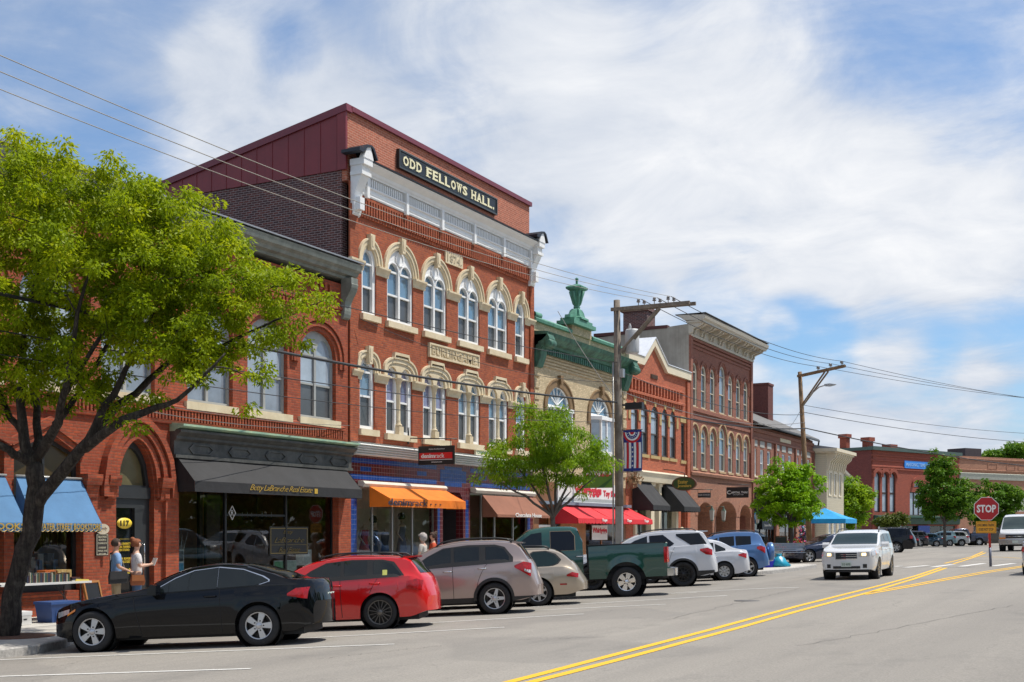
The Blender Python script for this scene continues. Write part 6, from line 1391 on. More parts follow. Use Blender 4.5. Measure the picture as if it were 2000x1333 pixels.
# --- 8 blue suv with spare wheel
S8 = dict(L=4.35, W=1.82, xf=.85, xr=3.45, r=.35, sill=.27, arch=.06, paint=paint('blue', (.09, .20, .42), .35, .28), rim='six', tum=.28, glass2=CGT,
  top=[(0, .75), (.05, .88), (.4, 1.0), (1.1, 1.10), (1.4, 1.16), (2.0, 1.50), (2.4, 1.63), (3.0, 1.69), (3.6, 1.67), (3.95, 1.60), (4.15, 1.26), (4.24, 1.08), (4.31, .8), (4.35, .62)],
  belt=[(0, .7), (.4, .9), (1.3, 1.05), (2.6, 1.13), (3.6, 1.17), (4.05, 1.18), (4.2, 1.05), (4.3, .76), (4.35, .58)],
  ws=(1.45, 2.25), rg=(3.97, 4.14), rgq=.85, wins=[([(1.75, 1.1), (2.4, 1.14)], [(1.75, 1.15), (2.1, 1.38), (2.4, 1.49)]), ([(2.46, 1.15), (3.0, 1.17)], [(2.46, 1.50), (3.0, 1.52)]), ([(3.06, 1.175), (3.62, 1.20)], [(3.06, 1.52), (3.74-.12, 1.50)])],
  seams=[(2.43, 2.43), (2.95, 3.1)], handles=[(2.9, 1.02)], mirror=(1.8, 1.1), rails=(2.2, 3.8), lamps=[('taillight', REDL, [(3.85, 1.03), (4.24, .84)], [(3.85, 1.10), (4.05, 1.13), (4.24, 1.06)])])
c_ = car('parked_suv', 'metallic blue small SUV with a covered spare wheel on its tailgate', 'car', S8, 'cars parked in the angled bays'); place(c_, S8, gp(1461, 1127), FW)
mb = MB(); mb.lathe([(0, 4.56), (.28, 4.56), (.345, 4.53), (.36, 4.46), (.35, 4.36), (.2, 4.30)], (0, .1, .88), 28, ax='x'); mb.build('spare_wheel_cover', S8['paint'], c_)
# --- dark blue sedan further along, seen from its nose
S9 = dict(S7); S9.update(L=4.75, W=1.85, xf=.85, xr=3.70, r=.335, paint=paint('navy', (.010, .018, .050), .35, .2), rim='five', rimm=SIL,
  top=[(0, .60), (.05, .70), (.4, .84), (1.2, 1.0), (1.5, 1.06), (2.2, 1.36), (2.7, 1.45), (3.3, 1.43), (4.0, 1.18), (4.4, 1.12), (4.7, .95), (4.75, .64)], belt=[(0, .55), (.3, .69), (1.2, .88), (2.6, .96), (3.8, 1.0), (4.5, 1.0), (4.68, .85), (4.75, .6)],
  ws=(1.58, 2.4), rg=(3.5, 4.05), wins=[([(1.95, .96), (2.7, .98)], [(1.95, 1.0), (2.4, 1.26), (2.7, 1.33)]), ([(2.78, .98), (3.6, 1.0)], [(2.78, 1.34), (3.2, 1.32), (3.6, 1.15)])], seams=[(2.74, 2.74)], handles=[(2.65, .88), (3.4, .9)], plan=[(0, .70), (.06, .80), (.25, .91), (.7, .975), (1.4, 1), (3.4, 1), (4.1, .975), (4.55, .92), (4.7, .84), (4.75, .78)],
  lamps=[('headlight', CLRL, [(.08, .60), (.55, .72)], [(.08, .72), (.55, .82)]), ('side_marker', AMB, [(.32, .58), (.5, .62)], [(.32, .63), (.5, .67)])], boxes=[])
c_ = car('parked_sedan', 'dark navy sedan parked beyond the bench, half hidden behind white crossover', 'car', S9, 'cars parked further up the street'); place(c_, S9, gp(1580, 1099), heading(-.97, -.25), xl=S9['xf'])
# --- white crossover driving toward the camera
HLA = emit('lit_headlamp', (1.0, .72, .30), 3.0)
S10 = dict(L=4.45, W=1.74, xf=.90, xr=3.42, r=.335, sill=.27, arch=.05, paint=paint('white_drive', (.66, .67, .68), 0, .25), rim='six', rimm=mat('alloy_gold', (.32, .28, .22), .3, .7, var=.05), tum=.26,
  top=[(0, .87), (.03, .91), (.25, .98), (.9, 1.05), (1.25, 1.10), (1.95, 1.46), (2.2, 1.54), (2.8, 1.575), (3.6, 1.56), (4.0, 1.50), (4.25, 1.15), (4.38, .9), (4.45, .62)],
  belt=[(0, .84), (.25, .90), (.9, .97), (2.2, 1.05), (3.6, 1.09), (4.1, 1.08), (4.3, .9), (4.45, .58)],
  plan=[(0, .80), (.04, .88), (.15, .94), (.5, .98), (1.2, 1), (3.4, 1), (4.1, .96), (4.4, .86), (4.45, .8)],
  ws=(1.30, 1.96), wsm=glass('windscreen_green', (.022, .04, .042), 1.5, .02), rg=(4.02, 4.24), wins=[([(1.65, 1.06), (2.35, 1.08)], [(1.65, 1.10), (2.0, 1.37), (2.35, 1.43)]), ([(2.42, 1.08), (3.1, 1.10)], [(2.42, 1.435), (3.1, 1.44)]), ([(3.16, 1.11), (3.85, 1.12)], [(3.16, 1.44), (3.7, 1.42), (3.85, 1.25)])],
  seams=[(2.38, 2.38), (3.0, 3.15)], handles=[(2.25, .92), (2.95, .94)], mirror=(1.55, 1.03), rails=(2.1, 3.9),
  lamps=[('headlight', CLRL, [(.045, .74), (.42, .84)], [(.045, .88), (.42, .95)]), ('indicator', AMB, [(.36, .78), (.46, .80)], [(.36, .93), (.46, .94)])],
  boxes=[('headlight', CLRL, (-.012, .03), -.70, -.38, .74, .88), ('headlamp_bulb', HLA, (-.022, .0), -.60, -.48, .765, .845), ('grille_bar', CHR, (-.016, .02), -.34, .34, .66, .675), ('grille', mat('grille_dark', (.03, .035, .045), .4, .5, var=.1), (-.014, .02), -.33, .33, .675, .865),
         ('grille_bar', CHR, (-.02, .02), -.33, .33, .74, .75), ('grille_bar', CHR, (-.02, .02), -.33, .33, .80, .81), ('lower_intake', CLAD, (-.012, .02), -.42, .42, .36, .44), ('number_plate', PLT, (-.03, .0), -.155, .155, .42, .57), ('fog_lamp', CLAD, (-.008, .06), -.62, -.50, .38, .50), ('bumper_lip', CLAD, (.0, .15), -.68, .68, .26, .30)])
c_ = car('driving_crossover', 'white crossover with lit headlights driving down the street toward the camera', 'car', S10); place(c_, S10, gp(1711, 1131), Vector((.02, -1, 0)), xl=S10['xf'], side_=-1)
mb = MB(); letters(mb, '315 0070', -.13, .13, .46, .53, 0, .004, bold=.02); mb.v = [(-.031-.0*a, a, c) for a, b, c in mb.v]; mb.v = [(a, -b, c) for a, b, c in mb.v]; mb.build('plate_lettering', mat('plate_green', (.02, .12, .06), .5, var=0), c_)
# --- black large suv, seen from behind and its left side
S11 = dict(S6); S11.update(L=4.8, W=1.94, xf=.95, xr=3.65, r=.38, paint=paint('black2', (.008, .009, .013), .1, .18), rim='six', rimm=SIL, clad=None, glass=CGT,
  lamps=[('taillight', REDL, [(4.62, 1.0), (4.84, .98)], [(4.62, 1.25), (4.84, 1.2)])], boxes=[])
S11['L'] = 5.0
c_ = car('parked_suv', 'black large SUV parked just behind the driving white crossover', 'car', S11, 'cars parked further up the street'); place(c_, S11, gp(1751, 1080), heading(-.93, .36), xl=S11['xr'])
def mk(S, name, c, **k):
    q = dict(S); q.update(paint=paint(name, c, .3, .22)); q.update(k); return q
far = [
  (mk(S7, 'fblack', (.010, .011, .015), rim='five', boxes=[]), 'parked_sedan', 'black hatchback just right of the black large SUV', (1776, 1072), (-.95, .3), 1.0),
  (mk(S3, 'fcharcoal', (.030, .032, .045), clad=None, boxes=[]), 'parked_crossover', 'charcoal crossover in the far row, between the black hatchback and the teal sedan', (1797, 1068), (-.98, .2), 1.0),
  (mk(S7, 'fteal', (.02, .06, .10), rim='five', boxes=[]), 'parked_sedan', 'dark teal sedan in the far row beside the charcoal crossover', (1829, 1068), (-.98, .2), 1.0),
  (mk(S8, 'fpale', (.22, .34, .38), rim='five', boxes=[]), 'parked_suv', 'pale blue small SUV partly hidden in the far row', (1855, 1067), (-.98, .2), 1.0),
  (mk(S3, 'fwhite', (.62, .63, .64), clad=.34, boxes=[], rim='five'), 'parked_crossover', 'white crossover with red tall tail lights in the far row', (1878, 1067), (-.99, .1), 1.0),
  (mk(S5, 'fnavy', (.02, .03, .07), rimm=SIL, surround=None), 'parked_pickup', 'dark blue pickup truck behind the stop sign post in the far row', (1912, 1066), (-.99, -.1), 1.0)]
for S, nm, lab, px, hd, sc in far:
    c_ = car(nm, lab, 'pickup truck' if 'pickup' in nm else 'car', S, 'cars parked in the far row'); place(c_, S, gp(*px), heading(*hd), xl=S['xr'])
# --- black jeep-like car seen from its nose in the far row
S12 = mk(S8, 'fjeep', (.015, .016, .017), boxes=[('round_headlight', CLRL, (-.02, .02), -.70, -.48, .78, .98), ('grille', CLAD, (-.015, .02), -.4, .4, .70, .95), ('number_plate', PLT, (-.02, .02), -.2, .2, .42, .55)])
c_ = car('parked_jeep', 'black boxy off-road car facing the camera beside the white van', 'car', S12, 'cars parked in the far row'); place(c_, S12, gp(1926, 1065), heading(-.35, -.93), xl=S12['xf'])
# --- white van
S13 = dict(L=5.7, W=2.0, xf=.85, xr=4.35, r=.38, sill=.35, arch=.07, paint=S10['paint'], rim='steel', rimm=ALG, tum=.16, ws=(.62, 1.18), rg=(5.62, 5.66), wsm=glass('van_screen', (.045, .07, .065), 1.8, .02),
  top=[(0, .95), (.03, 1.06), (.2, 1.17), (.5, 1.26), (.66, 1.34), (1.0, 1.83), (1.25, 2.12), (1.7, 2.22), (5.4, 2.24), (5.6, 2.15), (5.7, 1.2)], belt=[(0, .88), (.3, 1.06), (.8, 1.18), (2, 1.22), (5.5, 1.22), (5.7, 1.0)],
  plan=[(0, .86), (.05, .92), (.2, .96), (.6, .99), (1.4, 1), (4.4, 1), (5.1, .99), (5.6, .97), (5.7, .93)], wins=[([(1.0, 1.24), (1.75, 1.25)], [(1.0, 1.45), (1.3, 1.9), (1.75, 1.95)]), ([(1.9, 1.3), (3.2, 1.3)], [(1.9, 1.93), (3.2, 1.93)])],
  seams=[(1.85, 1.85)], handles=[(1.7, 1.1)], mirror=(.95, 1.25), mirrorm=CLAD, lamps=[('side_marker', AMB, [(.08, .78), (.25, .78)], [(.08, .88), (.25, .88)])],
  boxes=[('headlight', CLRL, (-.02, .03), -.92, -.56, .86, 1.02), ('indicator', AMB, (-.025, .03), -.92, -.56, .74, .83), ('grille', CLAD, (-.02, .02), -.55, .55, .78, 1.0), ('grille_bar', CHR, (-.03, .02), -.56, .56, .87, .90), ('bumper', mat('grey_chrome', (.4, .4, .4), .25, .6, var=.05), (-.14, .06), -.95, .95, .46, .68), ('number_plate', PLT, (-.16, -.13), -.16, .16, .5, .64)])
c_ = car('delivery_van', 'white full size van facing the camera right of the stop sign', 'van', S13); place(c_, S13, gp(1957, 1077), Vector((-.04, -1, 0)), xl=S13['xf'], side_=1)
# --- silver of a car cut off by the right edge of the frame
S14 = mk(S7, 'fsilver', (.40, .42, .46), boxes=[]); c_ = car('passing_sedan', 'silver sedan cut off by the right edge of the frame', 'car', S14); place(c_, S14, gp(2006, 1122), Vector((.05, 1, 0)), xl=S14['xr'], side_=-1)
# ================================================================ utility poles and wires
WOOD = mat('pole_wood', (.20, .15, .11), .9, var=.35, scale=2.5, bump=.01, bscale=8, c2=(.28, .24, .20), streak=.6)
WOOD2 = mat('pole_wood_tan', (.23, .145, .08), .9, var=.3, scale=2.5, bump=.01, bscale=8, streak=.5)
GMET = mat('galvanised', (.40, .41, .41), .45, .6, var=.12); WIREM = mat('wire_black', (.02, .02, .022), .6, var=0); WIREG = mat('wire_grey', (.16, .15, .14), .5, var=0)
def xat(px, s):                                            # street-side offset of a pixel column on the cross line at distance s along the street
    u = (px-HX)/F_PX; D = s/(CY+SY*u); return D*(CY*u-SY)
PO = {}
p1s = 41.0; p1x = -16.9; z0 = topz(p1x, p1s)
o = thing('utility_pole', 'weathered wooden utility pole with double crossarm, transformer and striped banner', 'utility pole', (p1x, p1s, z0), group='utility poles'); ORG[o.name] = (p1x, p1s, z0)
mb = MB(); mb.tube([(p1x+.06, p1s, z0-.1), (p1x+.02, p1s, 5), (p1x-.06, p1s, 10.27)], [.165, .15, .115], 14); mb.build('post', WOOD, o)
mb = MB()
for dy in (-.15, .13): mb.box(p1x-.22, xat(1350, p1s)+.0+(.12 if dy > 0 else 0), p1s+dy-.045, p1s+dy+.045, 9.86, 9.98)
mb.tube([(p1x+.1, p1s-.12, 8.35), (xat(1292, p1s), p1s-.16, 9.86)], .055, 4, sm=False); mb.tube([(p1x+.1, p1s+.12, 8.35), (xat(1286, p1s), p1s+.16, 9.86)], .055, 4, sm=False); mb.build('crossarm', WOOD, o)
tops = []
mb = MB()
for px in (1253, 1284, 1311):
    x = xat(px, p1s); tops.append((x, p1s, 10.22))
    for dy in (-.15, .13): mb.lathe([(.015, 9.98), (.015, 10.08), (.06, 10.09), (.075, 10.12), (.035, 10.14), (.06, 10.16), (.055, 10.19), (.02, 10.22), (0, 10.22)], (x+dy*.4, p1s+dy, 0), 10)
mb.build('insulators', mat('porcelain_grey', (.22, .20, .19), .3, var=.05), o)
PO[1] = tops
mb = MB(); mb.lathe([(0, 8.35), (.24, 8.35), (.26, 8.42), (.26, 9.15), (.22, 9.22), (0, 9.24)], (p1x+.42, p1s+.30, 0), 16); mb.lathe([(.03, 9.2), (.06, 9.3), (.03, 9.4), (0, 9.45)], (p1x+.35, p1s+.25, 0), 8); mb.build('transformer', mat('transformer_grey', (.50, .51, .52), .5, var=.1, streak=.3), o)
mb = MB(); mb.tube([(p1x-.14, p1s-.14, z0), (p1x-.15, p1s-.13, 8.0)], .03, 6); mb.box(p1x+.12, p1x+.26, p1s-.2, p1s, 7.45, 7.75); mb.box(p1x-.02, p1x+.22, p1s-.22, p1s-.10, z0+.4, z0+2.6); mb.build('conduit', GMET, o)
mb = MB(); mb.tube([(p1x, p1s, 6.5), (p1x+.4, p1s+.2, 6.46), (p1x+.75, p1s+.5, 6.4)], .02, 5); mb.box(p1x+.3, p1x+.95, p1s-.10, p1s+.12, 6.28, 6.52); mb.build('cable_box', BLK, o)
# banner
bn = thing('patriotic_banner', 'red, white and blue striped banner with stars hanging on the utility pole', 'banner', (-16.4, p1s, 4.8)); ORG[bn.name] = (-16.4, p1s, 4.8)
RB = mat('banner_red', (.50, .01, .02), .7, var=.05); WBn = mat('banner_white', (.72, .72, .74), .7, var=.04); NB = mat('banner_navy', (.012, .03, .20), .7, var=.05)
bx0, bx1, bz0, bz1 = -16.70, -15.98, 4.05, 5.53
def wav(x, z): return p1s-.02+.035*math.sin((z-4)*2.6)+.02*math.sin((x+16)*5)
mb = MB(); mb.sheet([[(bx0+(bx1-bx0)*i/12, wav(bx0+(bx1-bx0)*i/12, bz0+(bz1-bz0)*j/20), bz0+(bz1-bz0)*j/20) for i in range(13)] for j in range(21)]); mb.build('cloth', NB, bn)
def flat(mb, pts, mi=0, e=.006):
    tri = tessellate_polygon([[Vector((a, b, 0)) for a, b in pts]]); mb.add([(a, wav(a, b)-e, b) for a, b in pts], [tuple(t) for t in tri], mi)
mb = MB(); w_ = (bx1-bx0-.06)/7
for k, mi in enumerate((1, 0, 1, None, 1, 0, 1)):
    if mi is None: continue
    a = bx0+.03+k*w_; wd_ = w_
    for j in range(8): za, zb = bz0+.11+j*.116, bz0+.11+(j+1)*.116; flat(mb, [(a+.004, za), (a+wd_-.004, za), (a+wd_-.004, zb), (a+.004, zb)], mi)
xc = (bx0+bx1)/2
def halfring(r0, r1, zc, mi, e): 
    for k in range(14):
        a0, a1 = math.pi+math.pi*k/14, math.pi+math.pi*(k+1)/14
        flat(mb, [(xc+r0*math.cos(a0), zc+r0*math.sin(a0)*1.1), (xc+r1*math.cos(a0), zc+r1*math.sin(a0)*1.1), (xc+r1*math.cos(a1), zc+r1*math.sin(a1)*1.1), (xc+r0*math.cos(a1), zc+r0*math.sin(a1)*1.1)], mi, e)
zc = bz1-.07
halfring(.28, .352, zc, 0, .010); halfring(.225, .28, zc, 1, .010); halfring(.13, .225, zc, 2, .010); halfring(.085, .13, zc, 1, .010); halfring(.001, .085, zc, 0, .010)
def star(cx_, cz_, r_, e=.014): flat(mb, [(cx_+(r_ if k % 2 == 0 else r_*.4)*math.sin(math.pi*k/5), cz_+(r_ if k % 2 == 0 else r_*.4)*math.cos(math.pi*k/5)) for k in range(10)], 1, e)
for k in range(7): a = math.pi+math.pi*(k+.5)/7; star(xc+.177*math.cos(a), zc+.177*1.1*math.sin(a), .028)
for k in range(5): star(xc, bz0+.2+k*.165, .045)
mb.build('stars_and_stripes', [RB, WBn, NB], bn, fix=False)
mb = MB(); mb.tube([(p1x+.05, p1s, bz1+.02), (bx1+.03, p1s-.02, bz1+.02)], .015, 6); mb.tube([(p1x+.05, p1s, bz0-.02), (bx1+.03, p1s-.02, bz0-.02)], .015, 6); mb.build('banner_arm', BLK, bn)
# second pole
p2s = 69.4; p2x = xat(1583, p2s); x2t = xat(1562, p2s); z0 = topz(p2x, p2s)
o = thing('utility_pole', 'tan wooden utility pole with crossarm and street lamp beyond the brick row', 'utility pole', (p2x, p2s, z0), group='utility poles'); ORG[o.name] = (p2x, p2s, z0)
mb = MB(); mb.tube([(p2x, p2s, z0-.1), ((p2x+x2t)/2, p2s, 5.5), (x2t, p2s, 11.0)], [.17, .145, .11], 14); mb.build('post', WOOD2, o)
mb = MB(); xe = xat(1651, p2s); mb.prism([(x2t-.12, 10.68), (xe, 11.12), (xe, 11.25), (x2t-.12, 10.81)], p2s-.17, p2s-.08); mb.prism([(x2t-.12, 10.68), (xe, 11.12), (xe, 11.25), (x2t-.12, 10.81)], p2s+.10, p2s+.18)
mb.tube([(x2t+.12, p2s-.1, 9.05), (xat(1612, p2s), p2s-.13, 10.9)], .05, 4, sm=False); mb.tube([(x2t+.14, p2s+.12, 9.05), (xat(1617, p2s), p2s+.14, 10.95)], .05, 4, sm=False); mb.build('crossarm', WOOD2, o)
tops = []; mb = MB()
for px, z in ((1598, 11.0), (1622, 11.12), (1644, 11.22)):
    x = xat(px, p2s); tops.append((x, p2s, z+.24))
    for dy in (-.13, .14): mb.lathe([(.015, z), (.015, z+.1), (.07, z+.11), (.08, z+.14), (.04, z+.17), (.07, z+.19), (.03, z+.24), (0, z+.24)], (x, p2s+dy, 0), 8)
mb.build('insulators', MATS['porcelain_grey'], o); PO[2] = tops
mb = MB(); xl_ = xat(1600, p2s-1.0); pts = [(x2t+.15, p2s, 9.0-.0), (x2t+.5, p2s-.2, 9.5), (xat(1600, p2s-.6), p2s-.6, 10.0), (xat(1612, p2s-.9), p2s-.9, 10.05)]
mb.tube(pts, .035, 8); mb.build('lamp_arm', GMET, o)
mb = MB(); xa_ = xat(1611, p2s-.9); mb.prism([(xa_, 10.0), (xa_+.25, 9.97), (xa_+.5, 10.02), (xa_+.62, 10.06), (xa_+.3, 10.12), (xa_, 10.10)], p2s-1.05, p2s-.75); mb.build('lamp_head', GMET, o)
def cat(a, b, sag, n=28): a, b = Vector(a), Vector(b); return [a.lerp(b, k/n)-Vector((0, 0, 4*sag*(k/n)*(1-k/n))) for k in range(n+1)]
def wire(a, b, sag, r, label, m=None, grp='overhead wires'):
    mb = MB(); mb.tube(cat(a, b, sag), r, 5); return tag(mb.build('overhead_wire', m or WIREM), label, 'wire', grp)
for k in range(3):
    q = PO[1][k]; e = [(-15.85, 0), (-15.2, 0), (-14.5, 0)][k]
    wire((q[0]-.15, -9, 10.25), q, 1.36, .0085, 'pale upper wire crossing the sky above the hall, %s of three' % ('lowest', 'middle', 'highest')[k], mat('wire_pale', (.30, .27, .23), .5, var=0))
    wire(q, PO[2][k], .42, .014, 'thin wire between the two pole crossarms, %s of three' % ('innermost', 'middle', 'outermost')[k])
    wire(PO[2][k], pd(2180, 792-8*k+(0, 10, 24)[k], 100), .35, .014, 'thin wire leaving the far pole crossarm to the right, %s of three' % ('lowest', 'middle', 'highest')[k])
L1 = (p1x, p1s-.15, 6.55); L2 = (x2t+.35, p2s, 7.75)
wire((p1x+.1, -12, 7.0), L1, .95, .034, 'thick black cable sagging across the hall front to the first pole')
wire((p1x, -12, 6.2), (p1x, p1s, 6.15), .95, .012, 'thin cable below the thick cable across the hall front')
wire((p1x, -10, 6.0), (p1x, p1s, 5.85), 1.1, .010, 'lowest thin cable across the hall front')
wire((p1x-.1, -12, 8.4), (p1x, p1s, 8.0), 1.0, .012, 'dark cable passing below the upper hall windows')
wire((p1x, p1s, 6.5), L2, .30, .034, 'thick black cable between the two poles')
wire((p1x, p1s, 7.7), (x2t+.2, p2s, 8.55), .5, .016, 'middle cable between the two poles')
wire((p1x, p1s, 7.0), (x2t+.3, p2s, 8.1), .55, .014, 'lower grey cable between the two poles', WIREG)
wire((x2t+.2, p2s, 9.1), (x2t-9, 100, 10.2), .3, .012, 'short cable from the far pole to the big chimney side')
wire((x2t+.15, p2s, 9.1), pd(2150, 850, 100), .5, .014, 'upper thin cable right of the far pole')
wire((x2t+.15, p2s, 8.7), pd(2150, 868, 100), .5, .018, 'middle cable with a dark ball right of the far pole')
wire((x2t+.2, p2s, 7.8), pd(2150, 920, 100), .5, .034, 'thick black cable right of the far pole')
wire((-21.3, 31.0, 8.4), (p1x, p1s-.1, 7.3), .5, .010, 'thin service wire from the grey cornice to the first pole')
wire((-21.3, 45.2, 10.9), (p1x-.05, p1s, 6.6), .1, .014, 'slanting service wire from the buff building roof', WIREG)
wire((FX+.1, 29.4, 4.9), (p1x+1.2, 2, 6.2), .9, .010, 'thin pale wire drooping in front of the black awning', WIREG)
wire((FX+.1, 30.6, 5.1), (-19, 5, 6.5), .8, .008, 'faint wire above the black awning', WIREG)
# ================================================================ signs
def hang(name, label, s, xa, xb, za, zb, bm, th=.06, cat_='hanging sign'):
    o = thing(name, label, cat_, ((xa+xb)/2, s, za)); ORG[o.name] = ((xa+xb)/2, s, za)
    mb = MB(); mb.box(xa, xb, s-th/2, s+th/2, za, zb); mb.build('board', bm, o); return o
o = hang('hanging_shop_sign', 'black hanging sign with red band reading denimrack', 34.0, -21.05, -19.7, 4.05, 4.66, BLK)
mb = MB(); mb.box(-21.0, -19.76, 33.955, 33.969, 4.24, 4.44); mb.box(-21.0, -19.76, 33.955, 33.969, 4.20, 4.225, 1); mb.build('stripe', [mat('sign_red', (.60, .01, .01), .5, var=0), mat('sign_grey', (.5, .5, .5), .5, var=0)], o)
mb = MB(); letters(mb, 'denim', -20.93, -20.42, 4.27, 4.41, 33.955, .01, bold=.03); letters(mb, 'rack', -20.41, -20.05, 4.27, 4.41, 33.955, .01); letters(mb, 'denim headquarters', -20.65, -20.05, 4.53, 4.58, 33.968, .006); letters(mb, 'denimrack.com', -20.55, -20.15, 4.12, 4.16, 33.968, .006); mb.build('lettering', WL, o)
mb = MB(); mb.tube([(-21.5, 34, 4.95), (-19.6, 34, 4.86)], .02, 6); mb.tube([(-21.45, 34, 4.75), (-21.45, 34, 5.3)], .03, 6); mb.tube([(-20.9, 34, 4.9), (-20.9, 34, 4.6)], .01, 4); mb.tube([(-19.85, 34, 4.87), (-19.85, 34, 4.6)], .01, 4); mb.build('bracket', BLK, o)
s_ = 47.2; o = hang('hanging_toy_sign', 'green square hanging toy shop sign reading whirlygigs in white and red', s_, -21.05, -19.7, 3.71, 4.63, mat('sign_green', (.075, .20, .02), .5))
mb = MB(); mb.prism([(-21.05, 3.71), (-20.4, 3.71), (-19.7, 4.15), (-19.7, 4.10), (-20.1, 3.71)], s_-.04, s_-.032); mb.build('sweep', mat('sign_darkgreen', (.02, .1, .02), .5), o)
mb = MB(); letters(mb, 'whirlygigs', -20.98, -19.74, 4.18, 4.46, s_-.034, .012, bold=.075); mb.build('letter_shadow', RL, o)
mb = MB(); letters(mb, 'whirlygigs', -20.96, -19.76, 4.20, 4.46, s_-.05, .012, bold=.035); mb.build('lettering', WL, o)
mb = MB(); mb.tube([(-21.5, s_, 4.75), (-19.6, s_, 4.72)], .02, 6); mb.build('bracket', BLK, o)
s_ = 58.15; o = thing('oval_jeweller_sign', 'dark green oval hanging sign with gold Exeter Jewelers lettering', 'hanging sign', (-20.4, s_, 4.0)); ORG[o.name] = (-20.4, s_, 4.0)
X = Matrix.Translation((-20.4, s_, 4.27)) @ Matrix.Diagonal((.62, 1, .34, 1))
mb = MB(); mb.lathe([(0, -.05), (1.0, -.05), (1.0, .05), (0, .05)], (0, 0, 0), 32, 0, 'y', sm=False, xf=X); mb.build('board', mat('sign_dark_green', (.03, .06, .012), .4), o)
mb = MB(); mb.band([(1.03*math.cos(t*math.pi/16), 1.04*math.sin(t*math.pi/16)) for t in range(32)], [(.93*math.cos(t*math.pi/16), .90*math.sin(t*math.pi/16)) for t in range(32)], -.075, .075, closed=True); mb.v = [tuple(X @ Vector(p)) for p in mb.v]; mb.build('rim', mat('sign_rim_brown', (.10, .035, .015), .5), o)
mb = MB(); letters(mb, 'Exeter', -20.72, -20.2, 4.27, 4.46, s_-.055, .02, bold=.02); letters(mb, 'Jewelers', -20.74, -20.02, 4.05, 4.24, s_-.055, .02, bold=.02); mb.build('lettering', GOLD, o)
mb = MB(); mb.tube([(-21.5, s_, 5.0), (-21.0, s_, 4.95), (-20.4, s_, 4.8), (-20.4, s_, 4.62)], .025, 6); mb.build('bracket', BLK, o)
s_ = 67.0; o = hang('restaurant_sign', 'black rectangular hanging sign with white CAPITAL THAI lettering', s_, -21.0, -19.72, 3.78, 4.38, BLK)
mb = MB(); letters(mb, 'C', -20.96, -20.74, 3.98, 4.2, s_-.035, .01, bold=.01); letters(mb, 'APITAL THAI', -20.72, -19.78, 4.02, 4.14, s_-.035, .01, bold=.02); letters(mb, 'RESTAURANT & BAR', -20.6, -20.0, 3.93, 3.97, s_-.035, .01); mb.build('lettering', WL, o)
mb = MB(); mb.tube([(-21.5, s_, 4.6), (-19.65, s_, 4.5)], .02, 6); mb.build('bracket', BLK, o)
s_ = 61.7; o = hang('small_shop_sign', 'small dark hanging plate with pale lettering beside the oval sign', s_, -20.9, -20.2, 3.66, 3.92, mat('sign_slate', (.03, .032, .035), .5))
mb = MB(); letters(mb, 'SHEAR ON WATER', -20.86, -20.24, 3.76, 3.85, s_-.035, .01); mb.build('lettering', mat('pale_letters', (.5, .5, .48), .6, var=0), o)
mb = MB(); mb.tube([(-21.5, s_, 4.1), (-20.1, s_, 4.08)], .02, 6); mb.tube([(-20.9, s_, 4.1), (-20.9, s_, 3.9)], .01, 4); mb.tube([(-20.2, s_, 4.1), (-20.2, s_, 3.9)], .01, 4); mb.build('bracket', BLK, o)
# wall notices
o = fthing('spa_plaque', 'cream oval over dark treatment room plaque on brick beside door 117', 'sign', fs(193), 1.6)
mb = MB(); c = fs(193); mb.box(c-.19, c+.19, -.11, -.082, 1.32, 1.84); mb.build('board', mat('plaque_dark', (.03, .022, .02), .5), o)
mb = MB(); mb.band([(c-.17, 1.34), (c+.17, 1.34), (c+.17, 1.82), (c-.17, 1.82)], [(c-.16, 1.35), (c+.16, 1.35), (c+.16, 1.81), (c-.16, 1.81)], -.115, -.11, closed=True)
for i, t_ in enumerate(('TREATMENT', 'ROOM II', 'COMPLETE', 'BY APPOINTMENT', 'WALK INS', 'WELCOME')): letters(mb, t_, c-.14+(i % 2)*.03, c+.14-(i % 2)*.03, 1.735-i*.072-(.03 if i > 2 else 0), 1.775-i*.072-(.03 if i > 2 else 0)+(.01 if i < 2 else 0), -.111, .006)
mb.build('lettering', mat('pale_cream', (.6, .56, .42), .6, var=0), o)
mb = MB(); mb.lathe([(0, 0), (.2, 0), (.2, .03), (0, .03)], (0, 0, 0), 20, 0, 'y', sm=False, xf=Matrix.Translation((c, -.13, 1.94)) @ Matrix.Diagonal((1, 1, .62, 1))); mb.build('oval', mat('oval_cream', (.55, .48, .36), .6), o)
mb = MB(); letters(mb, 'Family', c-.13, c+.13, 1.9, 1.99, -.13, .006, shear=.3); mb.build('oval_lettering', mat('oval_brown', (.2, .12, .08), .6, var=0), o)
o = fthing('yarn_shop_sign', 'cream rectangular wall sign with green writing above the ribbed metal band', 'sign', fs(950), 4.8)
mb = MB(); x0, x1 = fs(925), fs(975); mb.box(x0, x1, -.10, -.02, 4.52, 4.86); mb.build('board', mat('sign_cream', (.60, .56, .42), .6), o)
mb = MB(); letters(mb, 'CHARMING VOGUE', x0+.1, x1-.1, 4.7, 4.80, -.10, .008); mb.build('lettering', mat('green_ink', (.05, .2, .08), .6, var=0), o)
